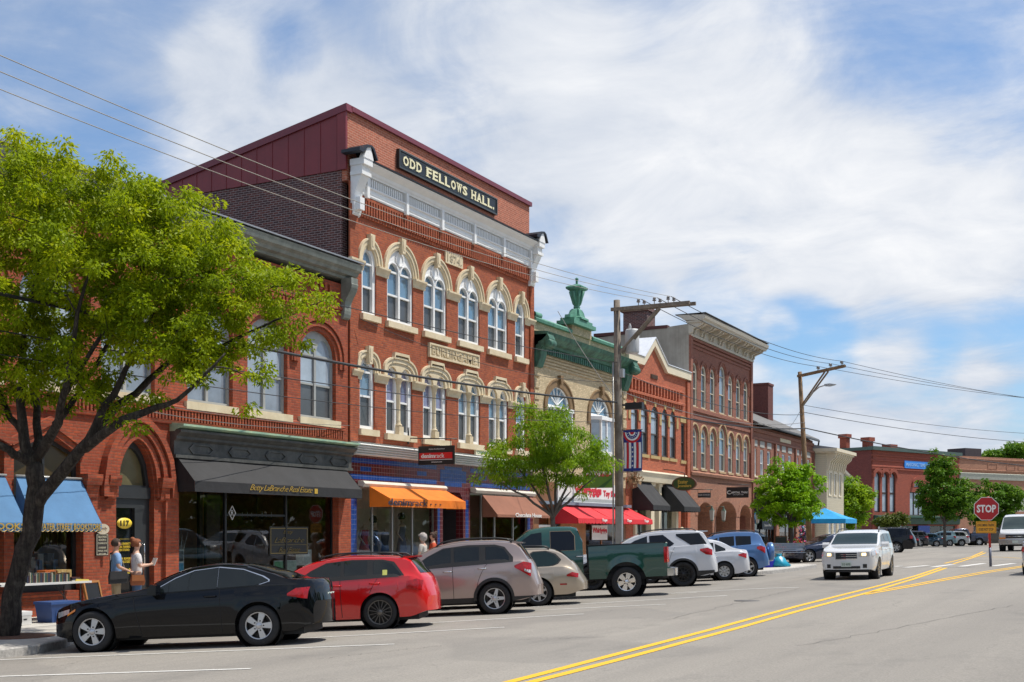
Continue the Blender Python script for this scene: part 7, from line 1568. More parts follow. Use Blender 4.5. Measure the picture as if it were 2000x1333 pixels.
# ================================================================ stop sign
P = gp(1935, 1107); top_ = Vector((P.x-.1, P.y, P.z+2.75))
o = thing('stop_sign', 'red octagonal STOP sign with yellow plate on a leaning red post', 'traffic sign', P); ORG[o.name] = tuple(P)
mb = MB(); a_ = P.lerp(top_, .27); mb.tube([a_, top_], .045, 8); mb.build('post', mat('post_red', (.45, .012, .015), .5), o)
mb = MB(); mb.tube([P-Vector((0, 0, .05)), a_], .05, 8); mb.build('post_base', mat('post_steel', (.14, .15, .2), .5, .4), o)
fw = Vector((-P.x, -P.y, 0)).normalized(); rt = Vector((-fw.y, fw.x, 0))       # sign faces the camera side of the street
D0 = (P.x*-SY+P.y*CY)
Cc = P+Vector((-.16, 0, 0)); Cc.z = CAMZ+(HY-994)/F_PX*D0
X = Matrix((rt, -fw, Vector((0, 0, 1)))).transposed().to_4x4(); X = Matrix.Translation(Cc+fw*.08) @ X
def octo(r_): return [(r_/math.cos(math.pi/8)*math.cos(math.pi/8+k*math.pi/4), r_/math.cos(math.pi/8)*math.sin(math.pi/8+k*math.pi/4)) for k in range(8)]
mb = MB(); mb.prism(octo(.455), -.0, .012, xf=X); mb.build('border', WL, o)
mb = MB(); mb.prism(octo(.432), -.006, -.001, xf=X); mb.build('octagon', mat('stop_red', (.42, .008, .012), .4, var=.06), o)
mb = MB(); letters(mb, 'STOP', -.355, .355, -.155, .155, -.006, .004, bold=.035, xf=X); mb.build('lettering', WL, o)
mb = MB(); mb.box(-.38, .36, .0, .012, -.96, -.50, xf=X); mb.build('plate', mat('warning_yellow', (.78, .36, .015), .45, var=.04), o)
mb = MB(); mb.band([(-.35, -.93), (.33, -.93), (.33, -.53), (-.35, -.53)], [(-.34, -.92), (.32, -.92), (.32, -.54), (-.34, -.54)], -.003, 0, closed=True); mb.v = [tuple(X @ Vector(p)) for p in mb.v]
letters(mb, 'ONCOMING TRAFFIC', -.32, .30, -.70, -.59, -.001, .004, bold=.02, xf=X); letters(mb, 'DOES NOT STOP', -.28, .26, -.87, -.76, -.001, .004, bold=.02, xf=X); mb.build('plate_lettering', BLK, o)
# ================================================================ trees
def leafmat(name, cdark, cmid, clight, trans=.35):
    m = bpy.data.materials.new(name); m.use_nodes = True; t = m.node_tree; t.nodes.clear()
    at = t.nodes.new('ShaderNodeAttribute'); at.attribute_name = 'tone'
    cr = t.nodes.new('ShaderNodeValToRGB'); e = cr.color_ramp.elements
    e[0].position = 0; e[0].color = (*cdark, 1); e[1].position = 1; e[1].color = (*clight, 1); q = e.new(.5); q.color = (*cmid, 1)
    t.links.new(at.outputs['Fac'], cr.inputs[0])
    df = t.nodes.new('ShaderNodeBsdfPrincipled'); df.inputs['Roughness'].default_value = .5; t.links.new(cr.outputs[0], df.inputs['Base Color']); df.inputs['Specular IOR Level'].default_value = .2
    tr = t.nodes.new('ShaderNodeBsdfTranslucent'); t.links.new(cr.outputs[0], tr.inputs[0])
    mx_ = t.nodes.new('ShaderNodeMixShader'); mx_.inputs[0].default_value = trans; t.links.new(df.outputs[0], mx_.inputs[1]); t.links.new(tr.outputs[0], mx_.inputs[2])
    o = t.nodes.new('ShaderNodeOutputMaterial'); t.links.new(mx_.outputs[0], o.inputs[0]); return m
BARK = mat('bark', (.030, .021, .016), .95, var=.5, scale=9, bump=.05, bscale=11, c2=(.13, .11, .085))
_t = BARK.node_tree; _b = _t.nodes['Principled BSDF']; _bn = [n for n in _t.nodes if n.type == 'BUMP'][0]       # long furrows down the trunk
_f = tnoise(_t, 1, 6, .7, sc=(16, 16, 2.2), dist=.6); _t.links.new(_f, _bn.inputs['Height']); _bn.inputs['Distance'].default_value = .06; _bn.inputs['Strength'].default_value = 1.0
_src = _b.inputs['Base Color'].links[0].from_socket; _t.links.new(tmix(_t, trange(_t, _f, .40, .62, 0, .85), (.018, .012, .009), _src), _b.inputs['Base Color']); BARK2 = mat('bark_grey', (.095, .08, .068), .95, var=.3, scale=8, bump=.015, bscale=12)
LEAF_A = leafmat('leaf_locust', (.08, .15, .005), (.30, .39, .006), (.60, .60, .008), .5)
LEAF_B = leafmat('leaf_fresh', (.09, .22, .008), (.22, .42, .010), (.42, .60, .015), .45)
LEAF_C = leafmat('leaf_maple', (.025, .08, .008), (.09, .20, .010), (.22, .34, .012), .38)
LEAF_E = leafmat('leaf_ash', (.06, .15, .008), (.20, .34, .010), (.42, .52, .014), .48)
LEAF_D = leafmat('leaf_olive', (.04, .07, .012), (.09, .12, .014), (.16, .18, .02), .3)
def tree(name, label, base, limbs, ell, nclump, leaves, lsz, csz, lm, bm, seed, cat_='tree', group=None, droop=.5, shape=(1.0, .42), tw=.012, yup=.5):
    """limbs: list of (points, radii); ell: list of (centre, radii3, weight) ellipsoids that hold the crown"""
    rg = np.random.RandomState(seed); o = thing(name, label, cat_, base, group=group); ORG[o.name] = tuple(base)
    tb = MB(); nodes = []
    for pts, rr in limbs:
        P_ = [Vector(p) for p in pts]; pp, r2 = [], []
        for i in range(len(P_)-1):
            n = max(2, int((P_[i+1]-P_[i]).length/.35))
            for k in range(n):
                q = k/n; j = Vector(rg.normal(0, .018, 3)) if i+k else Vector(); pp.append(P_[i].lerp(P_[i+1], q)+j); r2.append(rr[i]+(rr[i+1]-rr[i])*q)
        pp.append(P_[-1]); r2.append(rr[-1]); tb.tube(pp, r2, 9); nodes += list(zip([tuple(p) for p in pp], r2))
    NP = [np.array(n[0]) for n in nodes if n[1] < .9]; NR = [n[1] for n in nodes]
    # crown points
    wts = np.array([e[2]*e[1][0]*e[1][1]*e[1][2] for e in ell]); wts = wts/wts.sum(); C_ = []
    while len(C_) < nclump:
        e = ell[rg.choice(len(ell), p=wts)]; d = rg.normal(size=3); d /= np.linalg.norm(d); q = rg.uniform(0, 1)**.42
        C_.append(np.array(e[0])+d*q*np.array(e[1]))
    C_ = np.array(C_)
    start = np.array(NP[len(NP)//6]); order = np.argsort(np.linalg.norm(C_-np.mean(C_, 0)*0-np.array(NP).mean(0), axis=1))
    A_ = np.array(NP); Rr = np.array(NR)
    for i in order:
        c = C_[i]; d = np.linalg.norm(A_-c, axis=1)+.35*np.maximum(0, A_[:, 2]-c[2]); j = int(np.argmin(d)); a = A_[j]
        L_ = np.linalg.norm(c-a)
        if L_ < .12: continue
        mid = (a+c)/2+np.array([0, 0, .10*L_])+rg.normal(0, .05*L_, 3); r0 = min(Rr[j]*.7, tw*(1+L_*1.2)); r0 = max(r0, .006)
        pts = [a, a*.55+mid*.45+rg.normal(0, .02*L_, 3), mid, mid*.4+c*.6, c]; tb.tube([tuple(p) for p in pts], [r0, r0*.85, r0*.7, r0*.55, r0*.35], 4, caps=False)
        A_ = np.vstack([A_, [mid, mid*.4+c*.6, c]]); Rr = np.concatenate([Rr, [r0*.8, r0*.7, r0*.5]])
    tb.build('trunk', bm, o, fix=False)
    # leaves
    cen = C_.mean(0); n = nclump*leaves
    ci = np.repeat(np.arange(nclump), leaves); ctone = rg.uniform(0, 1, nclump)
    rel = (C_-cen); rad = np.linalg.norm(rel/np.maximum(.1, np.abs(rel).max(0)), axis=1)
    off = rg.normal(size=(n, 3)); off /= np.linalg.norm(off, axis=1)[:, None]; off *= (rg.uniform(0, 1, n)**.5)[:, None]*np.array([csz, csz, csz*.62])
    # fronds radiate from the twig end and droop
    P_ = C_[ci]+off
    out = off+rg.normal(0, .25*csz, (n, 3)); out[:, 2] -= droop*csz; out /= np.linalg.norm(out, axis=1)[:, None]
    sd = np.cross(out, rg.normal(size=(n, 3))*.6+np.array([0, 0, 1.0])); sd /= np.linalg.norm(sd, axis=1)[:, None]
    ln = lsz*rg.uniform(.6, 1.3, n)[:, None]*shape[0]; wd = lsz*rg.uniform(.7, 1.2, n)[:, None]*shape[1]
    nr = np.cross(out, sd); a = P_-out*ln*.5; b = P_+out*ln*.5-nr*ln*.12; m1 = P_-out*ln*.05+nr*ln*.10
    V = np.stack([a, m1+sd*wd*.5, b, m1-sd*wd*.5], 1).reshape(-1, 3)-np.array(base)
    me = bpy.data.meshes.new('crown'); me.vertices.add(4*n); me.vertices.foreach_set('co', V.astype(np.float32).ravel())
    me.loops.add(4*n); me.loops.foreach_set('vertex_index', np.arange(4*n, dtype=np.int32)); me.polygons.add(n); me.polygons.foreach_set('loop_start', np.arange(0, 4*n, 4, dtype=np.int32))
    me.materials.append(lm); me.update(); me.validate()
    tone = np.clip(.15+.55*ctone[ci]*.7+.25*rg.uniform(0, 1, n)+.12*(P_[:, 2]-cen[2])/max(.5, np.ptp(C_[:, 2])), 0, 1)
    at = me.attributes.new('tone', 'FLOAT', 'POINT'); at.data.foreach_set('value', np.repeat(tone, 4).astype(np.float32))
    cr = bpy.data.objects.new('crown', me); COL.objects.link(cr); cr.parent = o; cr['label'] = None if False else 'leafy crown of fine green leaves'
    return o
# --- the big honey locust at the left
D_ = 21.5; B0 = gp(10, 1243, h, .15); D_b = -SY*B0.x+CY*B0.y
def T(px, py, dd=0): return pd(px, py, D_b+dd)
limbs = [([B0-Vector((0, 0, .15)), T(25, 1165), T(49, 1075), T(65, 1010), T(70, 950), T(68, 905)], [.22, .170, .160, .175, .168, .145]),
  ([T(66, 1000), T(100, 940, -.2), T(150, 893, -.4), T(178, 858, -.5), T(205, 800, -.5), T(236, 745, -.4), T(262, 690, -.3), T(300, 610, 0)], [.115, .115, .105, .085, .068, .055, .04, .022]),
  ([T(165, 876, -.5), T(240, 822, -.9), T(305, 796, -1.0), T(345, 780, -1.2), T(395, 740, -1.3), T(440, 690, -1.3)], [.095, .075, .055, .04, .03, .015]),
  ([T(190, 838, -.5), T(232, 790, .1), T(290, 745, .4), T(330, 705, .5), T(385, 645, .5), T(455, 590, .4), T(515, 566, .2), T(560, 560, 0)], [.085, .07, .06, .05, .042, .034, .02, .01]),
  ([T(330, 705, .5), T(400, 690, .2), T(470, 660, 0), T(540, 625, -.2), T(600, 600, -.2), T(640, 585, -.2)], [.04, .035, .028, .02, .012, .006]),
  ([T(68, 910), T(52, 880), T(46, 840), T(42, 780), T(40, 700, .3), T(60, 600, .3), T(80, 500, .3)], [.11, .10, .09, .075, .055, .04, .025]),
  ([T(62, 905), T(38, 895, -.3), T(18, 880, -.6), T(-30, 862, -.9), T(-80, 800, -1.2), T(-120, 700, -1.5)], [.085, .08, .07, .06, .045, .025]),
  ([T(70, 900), T(74, 860, .3), T(72, 800, .6), T(62, 740, .9), T(30, 660, 1.2)], [.085, .08, .065, .05, .03]),
  ([T(70, 895), T(92, 862, -.2), T(112, 820, -.5), T(124, 775, -.7), T(134, 700, -.9), T(150, 610, -1), T(180, 520, -1)], [.10, .092, .075, .06, .045, .035, .02]),
  ([T(106, 830, -.4), T(140, 790, -.2), T(165, 750, 0), T(200, 690, .6), T(250, 600, 1)], [.06, .055, .045, .035, .02]),
  ([T(46, 850), T(22, 815, .3), T(0, 770, .6), T(-30, 690, 1.0)], [.07, .06, .045, .03]),
  ([T(124, 775, -.7), T(170, 700, -.5), T(230, 620, -.3), T(280, 520, 0), T(330, 440, 0)], [.05, .04, .035, .025, .012])]
def E_(px, py, dd, rx, ry, rd, w=1.0):
    s_ = (D_b+dd)/F_PX; return (tuple(pd(px, py, D_b+dd)), (rx*s_, rd, ry*s_), w)
ell = [E_(110, 400, 0, 170, 110, 2.3, .8), E_(10, 300, 0, 70, 60, 1.2, .6), E_(-60, 480, 0, 130, 200, 2.3, .6), E_(290, 440, 0, 130, 95, 2.0), E_(400, 520, 0, 115, 85, 1.8), E_(215, 560, 0, 170, 110, 2.5),
       E_(500, 580, -.1, 85, 70, 1.3), E_(560, 560, 0, 60, 40, .9), E_(615, 592, -.2, 45, 26, .5, 1.6), E_(380, 640, -.2, 120, 55, 1.5), E_(60, 640, 0, 130, 90, 2.2), E_(460, 665, -.3, 60, 40, 1.0), E_(500, 725, -1, 32, 45, .6, 1.2),
       E_(250, 335, 0, 45, 25, .8), E_(200, 700, -.5, 120, 35, 1.2, .5), E_(-20, 760, 0, 60, 60, 1.2, .7), E_(390, 750, -1.2, 60, 22, .5, .8), E_(220, 800, -.6, 120, 30, .8, .9), E_(160, 740, -.4, 90, 40, 1.2, .7), E_(330, 700, -.6, 90, 40, 1.0, 1.2), E_(300, 640, -.3, 110, 50, 1.2, 1.0), E_(400, 700, -.6, 60, 36, .8, 1.2), E_(60, 740, -.4, 90, 50, 1.2, .7), E_(560, 660, -.2, 50, 26, .5, .9), E_(470, 800, -1, 30, 16, .4, .9), E_(520, 775, -1, 26, 24, .5, 1.2), E_(300, 840, -1, 34, 12, .4, .8), E_(350, 385, 0, 60, 30, .8), E_(445, 430, 0, 28, 18, .4, .8), E_(300, 770, -1, 40, 20, .4, .5)]
tree('honey_locust_tree', 'big yellow green tree with leaning dark trunk at the left in front of the bookstore', B0, limbs, ell, 980, 100, .085, .265, LEAF_A, BARK, 3, droop=.6, shape=(1.1, .5), tw=.013)
def street_tree(name, label, px, py0, s=None, crown=(), clumps=200, leaves=60, lsz=.12, csz=.4, lm=LEAF_B, seed=1, twin=False, group='street trees along the kerb', rtr=.09, shape=(1.0, .5), D=None, ptop=None, hf=None, bark=None, droop=.5):
    """px: trunk column; D: camera depth; crown: (px, py, rx, ry, rdepth, weight)"""
    b = pd(px, HY, D); b.z = topz(b.x, b.y) if hf is None else hf
    lim = []; q = lambda x, y, dd=0: pd(x, y, D+dd)
    py1 = ptop[0][1]; lim.append(([b-Vector((0, 0, .1)), q(px, py0), q(*ptop[0])], [rtr*1.25, rtr, rtr*.85]))
    for k, p_ in enumerate(ptop[1:]): lim.append(([q(*ptop[0]), q((ptop[0][0]+p_[0])/2, (ptop[0][1]+p_[1])/2-4, .15*(-1)**k), q(p_[0], p_[1], .4*(-1)**k)], [rtr*.7, rtr*.5, rtr*.2]))
    ee = [((tuple(q(x, y))), (rx*D/F_PX, rd, ry*D/F_PX), w) for x, y, rx, ry, rd, w in crown]
    return tree(name, label, b, lim, ee, clumps, leaves, lsz, csz, lm, bark or BARK2, seed, group=group, shape=shape, droop=droop)
street_tree('street_tree', 'mid green forked street tree in front of the buff brick toy shop', 1080, 1000, D=40.5, ptop=[(1081, 1010), (1000, 900), (1045, 850), (1095, 830), (1130, 900), (1115, 960), (970, 940), (1165, 930)],
  crown=[(1065, 850, 75, 55, 1.7, 1), (1010, 900, 70, 45, 1.5, 1), (1115, 890, 70, 50, 1.6, 1), (1040, 810, 38, 24, 1.0, .8), (1165, 900, 42, 32, .9, .8), (965, 930, 45, 28, .9, .7), (1070, 940, 85, 30, 1.5, .8), (1150, 965, 40, 14, .6, .4), (985, 985, 28, 18, .4, .35), (1125, 1000, 20, 16, .3, .3), (945, 880, 26, 14, .4, .5), (1195, 915, 22, 12, .4, .5)],
  clumps=235, leaves=75, lsz=.13, csz=.33, lm=LEAF_E, seed=5, rtr=.075, shape=(1.15, .32), droop=.8)
street_tree('street_tree', 'bright lime green young tree in front of the gabled brick block', 1545, 1050, D=66, ptop=[(1546, 1030), (1520, 960), (1545, 930), (1575, 960), (1500, 990), (1590, 990)],
  crown=[(1540, 985, 62, 45, 1.7, 1), (1515, 950, 40, 36, 1.3, 1), (1565, 950, 38, 45, 1.3, 1), (1535, 920, 34, 28, 1.0, .9), (1580, 975, 34, 36, 1.0, .9), (1498, 985, 30, 26, 1.0, .8), (1512, 905, 12, 14, .4, .8), (1572, 900, 14, 16, .4, .8), (1545, 1022, 36, 14, .9, .6), (1478, 952, 12, 8, .3, .8), (1605, 940, 10, 8, .3, .8)],
  clumps=230, leaves=60, lsz=.17, csz=.34, lm=LEAF_B, seed=8, rtr=.10, shape=(1.0, .6))
street_tree('street_tree', 'rounded olive green tree behind the blue canopy tent', 1658, 1045, D=100, ptop=[(1657, 1020), (1635, 970), (1660, 960), (1685, 985)],
  crown=[(1655, 985, 42, 42, 2.2, 1), (1635, 965, 28, 24, 1.5, 1), (1678, 975, 28, 26, 1.5, 1), (1660, 1015, 30, 18, 1.5, .7), (1700, 965, 14, 8, .6, .6), (1660, 945, 20, 14, 1, .8)], clumps=200, leaves=60, lsz=.28, csz=.6, lm=LEAF_E, seed=11, rtr=.12, shape=(1, .6))
street_tree('street_tree', 'tall dark green conical tree before the corner brick block', 1845, 1055, D=125, ptop=[(1845, 1025), (1820, 980), (1842, 930), (1870, 985)],
  crown=[(1842, 975, 48, 44, 2.8, 1), (1838, 925, 30, 34, 2.0, 1), (1826, 895, 14, 14, 1.0, .9), (1848, 910, 18, 22, 1.2, .9), (1875, 965, 26, 34, 1.8, 1), (1812, 985, 24, 26, 1.6, 1), (1850, 1005, 50, 16, 2.4, .9), (1800, 950, 10, 12, .6, .6)], clumps=230, leaves=60, lsz=.30, csz=.62, lm=LEAF_C, seed=14, rtr=.16, shape=(1, .6), hf=h(-20, 120)+.1)
street_tree('street_tree', 'broad dark green tree behind the stop sign and van', 1955, 1055, D=132, ptop=[(1953, 1030), (1925, 985), (1955, 970), (1980, 985)],
  crown=[(1950, 980, 48, 36, 2.8, 1), (1915, 985, 28, 26, 2.0, 1), (1970, 960, 24, 16, 1.6, .9), (1940, 1015, 50, 12, 2.2, .8), (1925, 950, 18, 12, 1.0, .8)], clumps=170, leaves=60, lsz=.32, csz=.62, lm=LEAF_C, seed=17, rtr=.16, shape=(1, .6), hf=h(-18, 130)+.1)
street_tree('street_shrub', 'small olive green bush below the green shop fascia', 1742, 1045, D=112, ptop=[(1742, 1035), (1725, 1020), (1760, 1020)],
  crown=[(1740, 1018, 32, 12, 1.2, 1), (1760, 1012, 16, 8, .8, .8), (1722, 1024, 16, 8, .8, .8)], clumps=60, leaves=50, lsz=.25, csz=.45, lm=LEAF_D, seed=19, rtr=.05, shape=(1, .6), hf=h(-20, 110), group='shrubs')
for i, (px, py, rx, ry) in enumerate(((1982, 880, 24, 14), (1938, 890, 16, 8), (2030, 870, 24, 20))):
    street_tree('roofline_tree', ('tree top showing above the tan block at the right edge', 'smaller tree top showing above the tan block roof', 'tree beyond the tan block just past the frame edge')[i], px, 930, D=215, ptop=[(px, 900), (px-6, 880), (px+6, 880)],
      crown=[(px, py, rx, ry, 3, 1), (px+rx*.5, py+4, rx*.6, ry*.8, 2.5, 1)], clumps=60, leaves=50, lsz=.55, csz=1.2, lm=LEAF_C, seed=23+i, rtr=.3, shape=(1, .6), hf=0, group='trees beyond the roofs')
# far side of the street: the leafy bank that the shop windows and car doors mirror
rg = np.random.RandomState(4); n = 30000
ys_ = rg.uniform(-40, 130, n); lump = 6.0+2.0*np.sin(ys_*.35)+1.4*np.sin(ys_*.83+1); zz_ = rg.uniform(0, 1, n)**.8*lump+.3; xx_ = 15.5+rg.uniform(-1.2, 1.2, n)+.9*np.sin(ys_*.6+zz_)
P_ = np.stack([xx_, ys_, zz_], 1); d1 = rg.normal(size=(n, 3)); d1 /= np.linalg.norm(d1, axis=1)[:, None]; d2 = np.cross(d1, rg.normal(size=(n, 3))); d2 /= np.linalg.norm(d2, axis=1)[:, None]
V = np.stack([P_-d1*.4, P_+d2*.3, P_+d1*.4, P_-d2*.3], 1).reshape(-1, 3)
me = bpy.data.meshes.new('treeline'); me.from_pydata(V.tolist(), [], np.arange(4*n).reshape(-1, 4).tolist()); me.materials.append(LEAF_C); ob = bpy.data.objects.new('treeline', me); COL.objects.link(ob)
at = me.attributes.new('tone', 'FLOAT', 'POINT'); at.data.foreach_set('value', np.repeat(rg.uniform(0, .8, n), 4).astype(np.float32))
tag(ob, 'dark leafy tree line on the far side of the street, mirrored in shop windows', 'treeline', kind='stuff')
# ================================================================ people
def skin(name, nodes, edges, m, parent, X, sub=2, root=0):
    import bmesh
    me = bpy.data.meshes.new(name); me.from_pydata([tuple(n[0]) for n in nodes], edges, []); ob = bpy.data.objects.new(name, me); COL.objects.link(ob)
    md = ob.modifiers.new('skin', 'SKIN'); md.use_smooth_shade = True
    for i, n in enumerate(nodes):
        r = n[1] if isinstance(n[1], tuple) else (n[1], n[1]); me.skin_vertices[0].data[i].radius = r
    me.skin_vertices[0].data[root].use_root = True
    ob.modifiers.new('sub', 'SUBSURF').levels = sub; ob.modifiers['sub'].render_levels = sub
    dg = bpy.context.evaluated_depsgraph_get(); dg.update(); m2 = bpy.data.meshes.new_from_object(ob.evaluated_get(dg)); m2.transform(X); m2.materials.clear(); m2.materials.append(m)
    bpy.data.objects.remove(ob); o = bpy.data.objects.new(name, m2); COL.objects.link(o); o.parent = parent; return o
def limbpts(a, b, c): return [Vector(a), Vector(b), Vector(c)]
def person(label, base, fdir, H_, sk, shirt, pants, hair, arms, bun=False, curly=False, beard=False, glasses=False, female=False, sleeve=.55, lean=0.0, shorts=False):
    o = thing('person', label, 'person', base, math.atan2(-fdir.x, fdir.y)); ORG[o.name] = (0, 0, 0); k = H_/1.75; X = Matrix.Scale(k, 4)
    sh = .178 if female else .208; ft = lean
    N_ = [((0, 0, .96), .13), ((0, 0, 1.08), .118), ((0, .015, 1.22), .13), ((0, .01, 1.36), .13), ((0, -.01, 1.46), .068), ((0, .008, 1.53), .056), ((0, .022, 1.59), .070), ((0, .024, 1.655), .092), ((0, .010, 1.715), .078)]
    E2 = [(i, i+1) for i in range(8)]
    def chain(start, pts, rs):
        prev = start
        for p, r in zip(pts, rs): N_.append((tuple(p), r)); E2.append((prev, len(N_)-1)); prev = len(N_)-1
        return prev
    wr = []
    for s_, (el, wr_) in zip((-1, 1), arms):
        S_ = Vector((s_*sh, 0, 1.40)); el, w_ = Vector(el), Vector(wr_); e = chain(3, [Vector((s_*.09, 0, 1.39)), S_, S_.lerp(el, .5), el, el.lerp(w_, .5), w_], [.092, .066, .055, .046, .040, .028])
        d = (w_-el).normalized(); side_ = d.cross(Vector((s_*.3, .2, 1))).normalized(); palm = w_+d*.06; pi_ = chain(e, [w_+d*.03, palm], [(.032, .02), (.034, .018)])
        curl = side_.cross(d).normalized()*(.02)
        for f_ in range(4):
            rt_ = palm+side_*(f_-1.5)*.019; ln_ = (.062, .072, .068, .052)[f_]; chain(pi_, [rt_+d*.015, rt_+d*ln_*.6+curl*.5, rt_+d*ln_+curl*1.4], [.0105, .009, .007])
        chain(pi_-1, [w_+d*.03-side_*.03, w_+d*.062-side_*.052+curl, w_+d*.085-side_*.055+curl*1.6], [.013, .011, .008])
    for s_ in (-1, 1): chain(0, [(s_*.085, 0, .90), (s_*.095, .01, .72), (s_*.10, .02, .50), (s_*.10, -.01, .30), (s_*.10, -.02, .09), (s_*.10, .06, .045), (s_*.105, .15, .035)], [.098, .085, .06, .055, .038, .04, .032])
    chain(7, [(0, .105, 1.645), (0, .125, 1.632)], [.018, .012])
    for s_ in (-1, 1): chain(7, [(s_*.088, .01, 1.65)], [.016])
    skin('body', N_, E2, sk, o, X, root=0)
    def garment(name, nn, ee, m_): skin(name, nn, ee, m_, o, X)
    g = .022; g = .026; nn = [((0, 0, .90), .146), ((0, 0, 1.06), .122+g), ((0, .015, 1.22), .134+g), ((0, .01, 1.36), .132+g*.8), ((0, -.005, 1.45), .078)]; ee = [(0, 1), (1, 2), (2, 3), (3, 4)]
    for s_, (el, wr_) in zip((-1, 1), arms):
        S_ = Vector((s_*sh, 0, 1.40)); q = S_.lerp(Vector(el), sleeve+.3); a = len(nn); nn += [((s_*.10, 0, 1.385), .10), (tuple(S_), .080), (tuple(q), .072)]; ee += [(3, a), (a, a+1), (a+1, a+2)]
    garment('shirt', nn, ee, shirt)
    nn = [((0, 0, .97), .128), ((0, 0, .90), .12)]; ee = [(0, 1)]
    for s_ in (-1, 1):
        a = len(nn); z_ = .52 if shorts else .12; nn += [((s_*.088, 0, .86), .108), ((s_*.097, .01, .68), .094), ((s_*.10, .015, (.50+z_)/2), .078), ((s_*.10, -.005, z_), .07)]; ee += [(1, a), (a, a+1), (a+1, a+2), (a+2, a+3)]
    garment('trousers', nn, ee, pants)
    mb = MB()
    for s_ in (-1, 1): mb.lathe([(0, .0), (.05, .0), (.052, .03), (.045, .07), (.0, .09)], (s_*.1, 0, 0), 12, xf=Matrix.Translation((s_*.1*k, .05*k, 0)) @ Matrix.Diagonal((k*.9, k*2.5, k, 1)) @ Matrix.Translation((-s_*.1, 0, 0)))
    mb.build('shoes', CLAD, o)
    mb = MB(); hr = random.Random(int(H_*1000)); vol = 1.22 if curly else 1.0 if female else .93
    def lump(cx_, cy_, cz_, rx, ry, rz, keep=lambda p: True, amp=.05):
        nu, nv = 22, 14; g_ = []
        for j in range(nv+1):
            r_ = []
            for i in range(nu):
                a, b = 2*math.pi*i/nu, math.pi*j/nv; q = 1+amp*(math.sin(5*a+3*b)+math.sin(9*a-4*b)+hr.uniform(-.6, .6)); r_.append(((cx_+rx*q*math.sin(b)*math.cos(a))*k, (cy_+ry*q*math.sin(b)*math.sin(a))*k, (cz_+rz*q*math.cos(b))*k))
            g_.append(r_)
        vs = [p for r_ in g_ for p in r_]; fc = []
        for j in range(nv):
            for i in range(nu):
                f_ = (j*nu+i, j*nu+(i+1) % nu, (j+1)*nu+(i+1) % nu, (j+1)*nu+i); c = sum((Vector(vs[v]) for v in f_), Vector())/4/k
                if keep(c): fc.append(f_)
        mb.add(vs, fc, 0, True)
    lump(0, .008, 1.672, .104*vol, .122*vol, .118*vol, lambda c: not (c.y > .035 and c.z < 1.715) and not (c.z < 1.595 and not curly), .03 if not curly else .07)
    if bun: lump(0, -.085, 1.775, .055, .055, .05, amp=.07); lump(0, -.05, 1.72, .09, .085, .08, amp=.03)
    mb.build('hair', hair, o, fix=False)
    if beard: skin('beard', [((0, .082, 1.598), .034), ((0, .066, 1.575), .034), ((.040, .058, 1.605), .03), ((-.040, .058, 1.605), .03), ((.062, .03, 1.63), .022), ((-.062, .03, 1.63), .022)], [(0, 1), (0, 2), (0, 3), (2, 4), (3, 5)], hair, o, X)
    mb = MB()
    for s_ in (-1, 1): mb.lathe([(0, -.011), (.008, -.008), (.011, 0), (.008, .008), (0, .011)], (s_*.034, .102, 1.668), 8)
    mb.v = [tuple(Vector(p)*k) for p in mb.v]; mb.build('eyes', BLK, o)
    if glasses:
        mb = MB(); [mb.box(s_*.038-.028, s_*.038+.028, .108, .118, 1.655, 1.69) for s_ in (-1, 1)]; mb.box(-.095, -.088, -.02, .115, 1.675, 1.685); mb.box(.088, .095, -.02, .115, 1.675, 1.685); mb.box(-.09, .09, .108, .114, 1.684, 1.69); mb.v = [tuple(Vector(p)*k) for p in mb.v]; mb.build('sunglasses', BLK, o)
    mb = MB(); mb.tube([(-.02, .112, 1.612), (0, .116, 1.610), (.02, .112, 1.612)], [.003, .006, .003], 5); mb.v = [tuple(Vector(p)*k) for p in mb.v]; mb.build('mouth', mat('lips', (.30, .10, .08), .6, var=0), o)
    return o, k
SK1 = mat('skin_light', (.52, .29, .20), .55, var=.06); SK2 = mat('skin_pale', (.58, .35, .25), .55, var=.06)
pm = gp(222, 1219, h, .15); pm.x = -20.3; pw = Vector((-20.2, pm.y+.95, 0)); 
def onwalk(px, x): y = None; u = (px-HX)/F_PX; D = -x/(SY-CY*u); yy = D*(SY*u+CY); return Vector((x, yy, swk(yy)+.004))
pm = onwalk(226, -20.15); pw = onwalk(266, -20.0)
fd = heading(.86, .50)
man, k1 = person('bearded man in light blue shirt and khaki trousers with black shoulder bag by door 117', pm, fd, 1.68, SK1, mat('shirt_blue', (.20, .34, .58), .85, var=.12, bump=.03, bscale=9), mat('khaki', (.34, .26, .16), .85, var=.12, bump=.03, bscale=9), mat('hair_brown', (.05, .03, .02), .8, var=.3, scale=30),
  [((-.27, .00, 1.13), (-.22, .20, 1.03)), ((.28, .00, 1.13), (.25, .22, 1.04))], beard=True, glasses=True)
wom, k2 = person('woman with auburn bun and white top carrying a brown bag beside the bearded man', pw, fd, 1.66, SK2, mat('shirt_white', (.62, .60, .60), .85, var=.08, bump=.03, bscale=9), mat('jeans', (.06, .12, .24), .85, var=.2), mat('hair_auburn', (.22, .07, .025), .8, var=.3, scale=30),
  [((-.23, .03, 1.15), (-.12, .30, 1.17)), ((.23, .03, 1.14), (.13, .30, 1.18))], bun=True, female=True)
def carried(name, label, cat_, pers, k, fn, m_):
    o = thing(name, label, cat_, pers.location, pers.rotation_euler.z); ORG[o.name] = (0, 0, 0); fn(o, k); return o
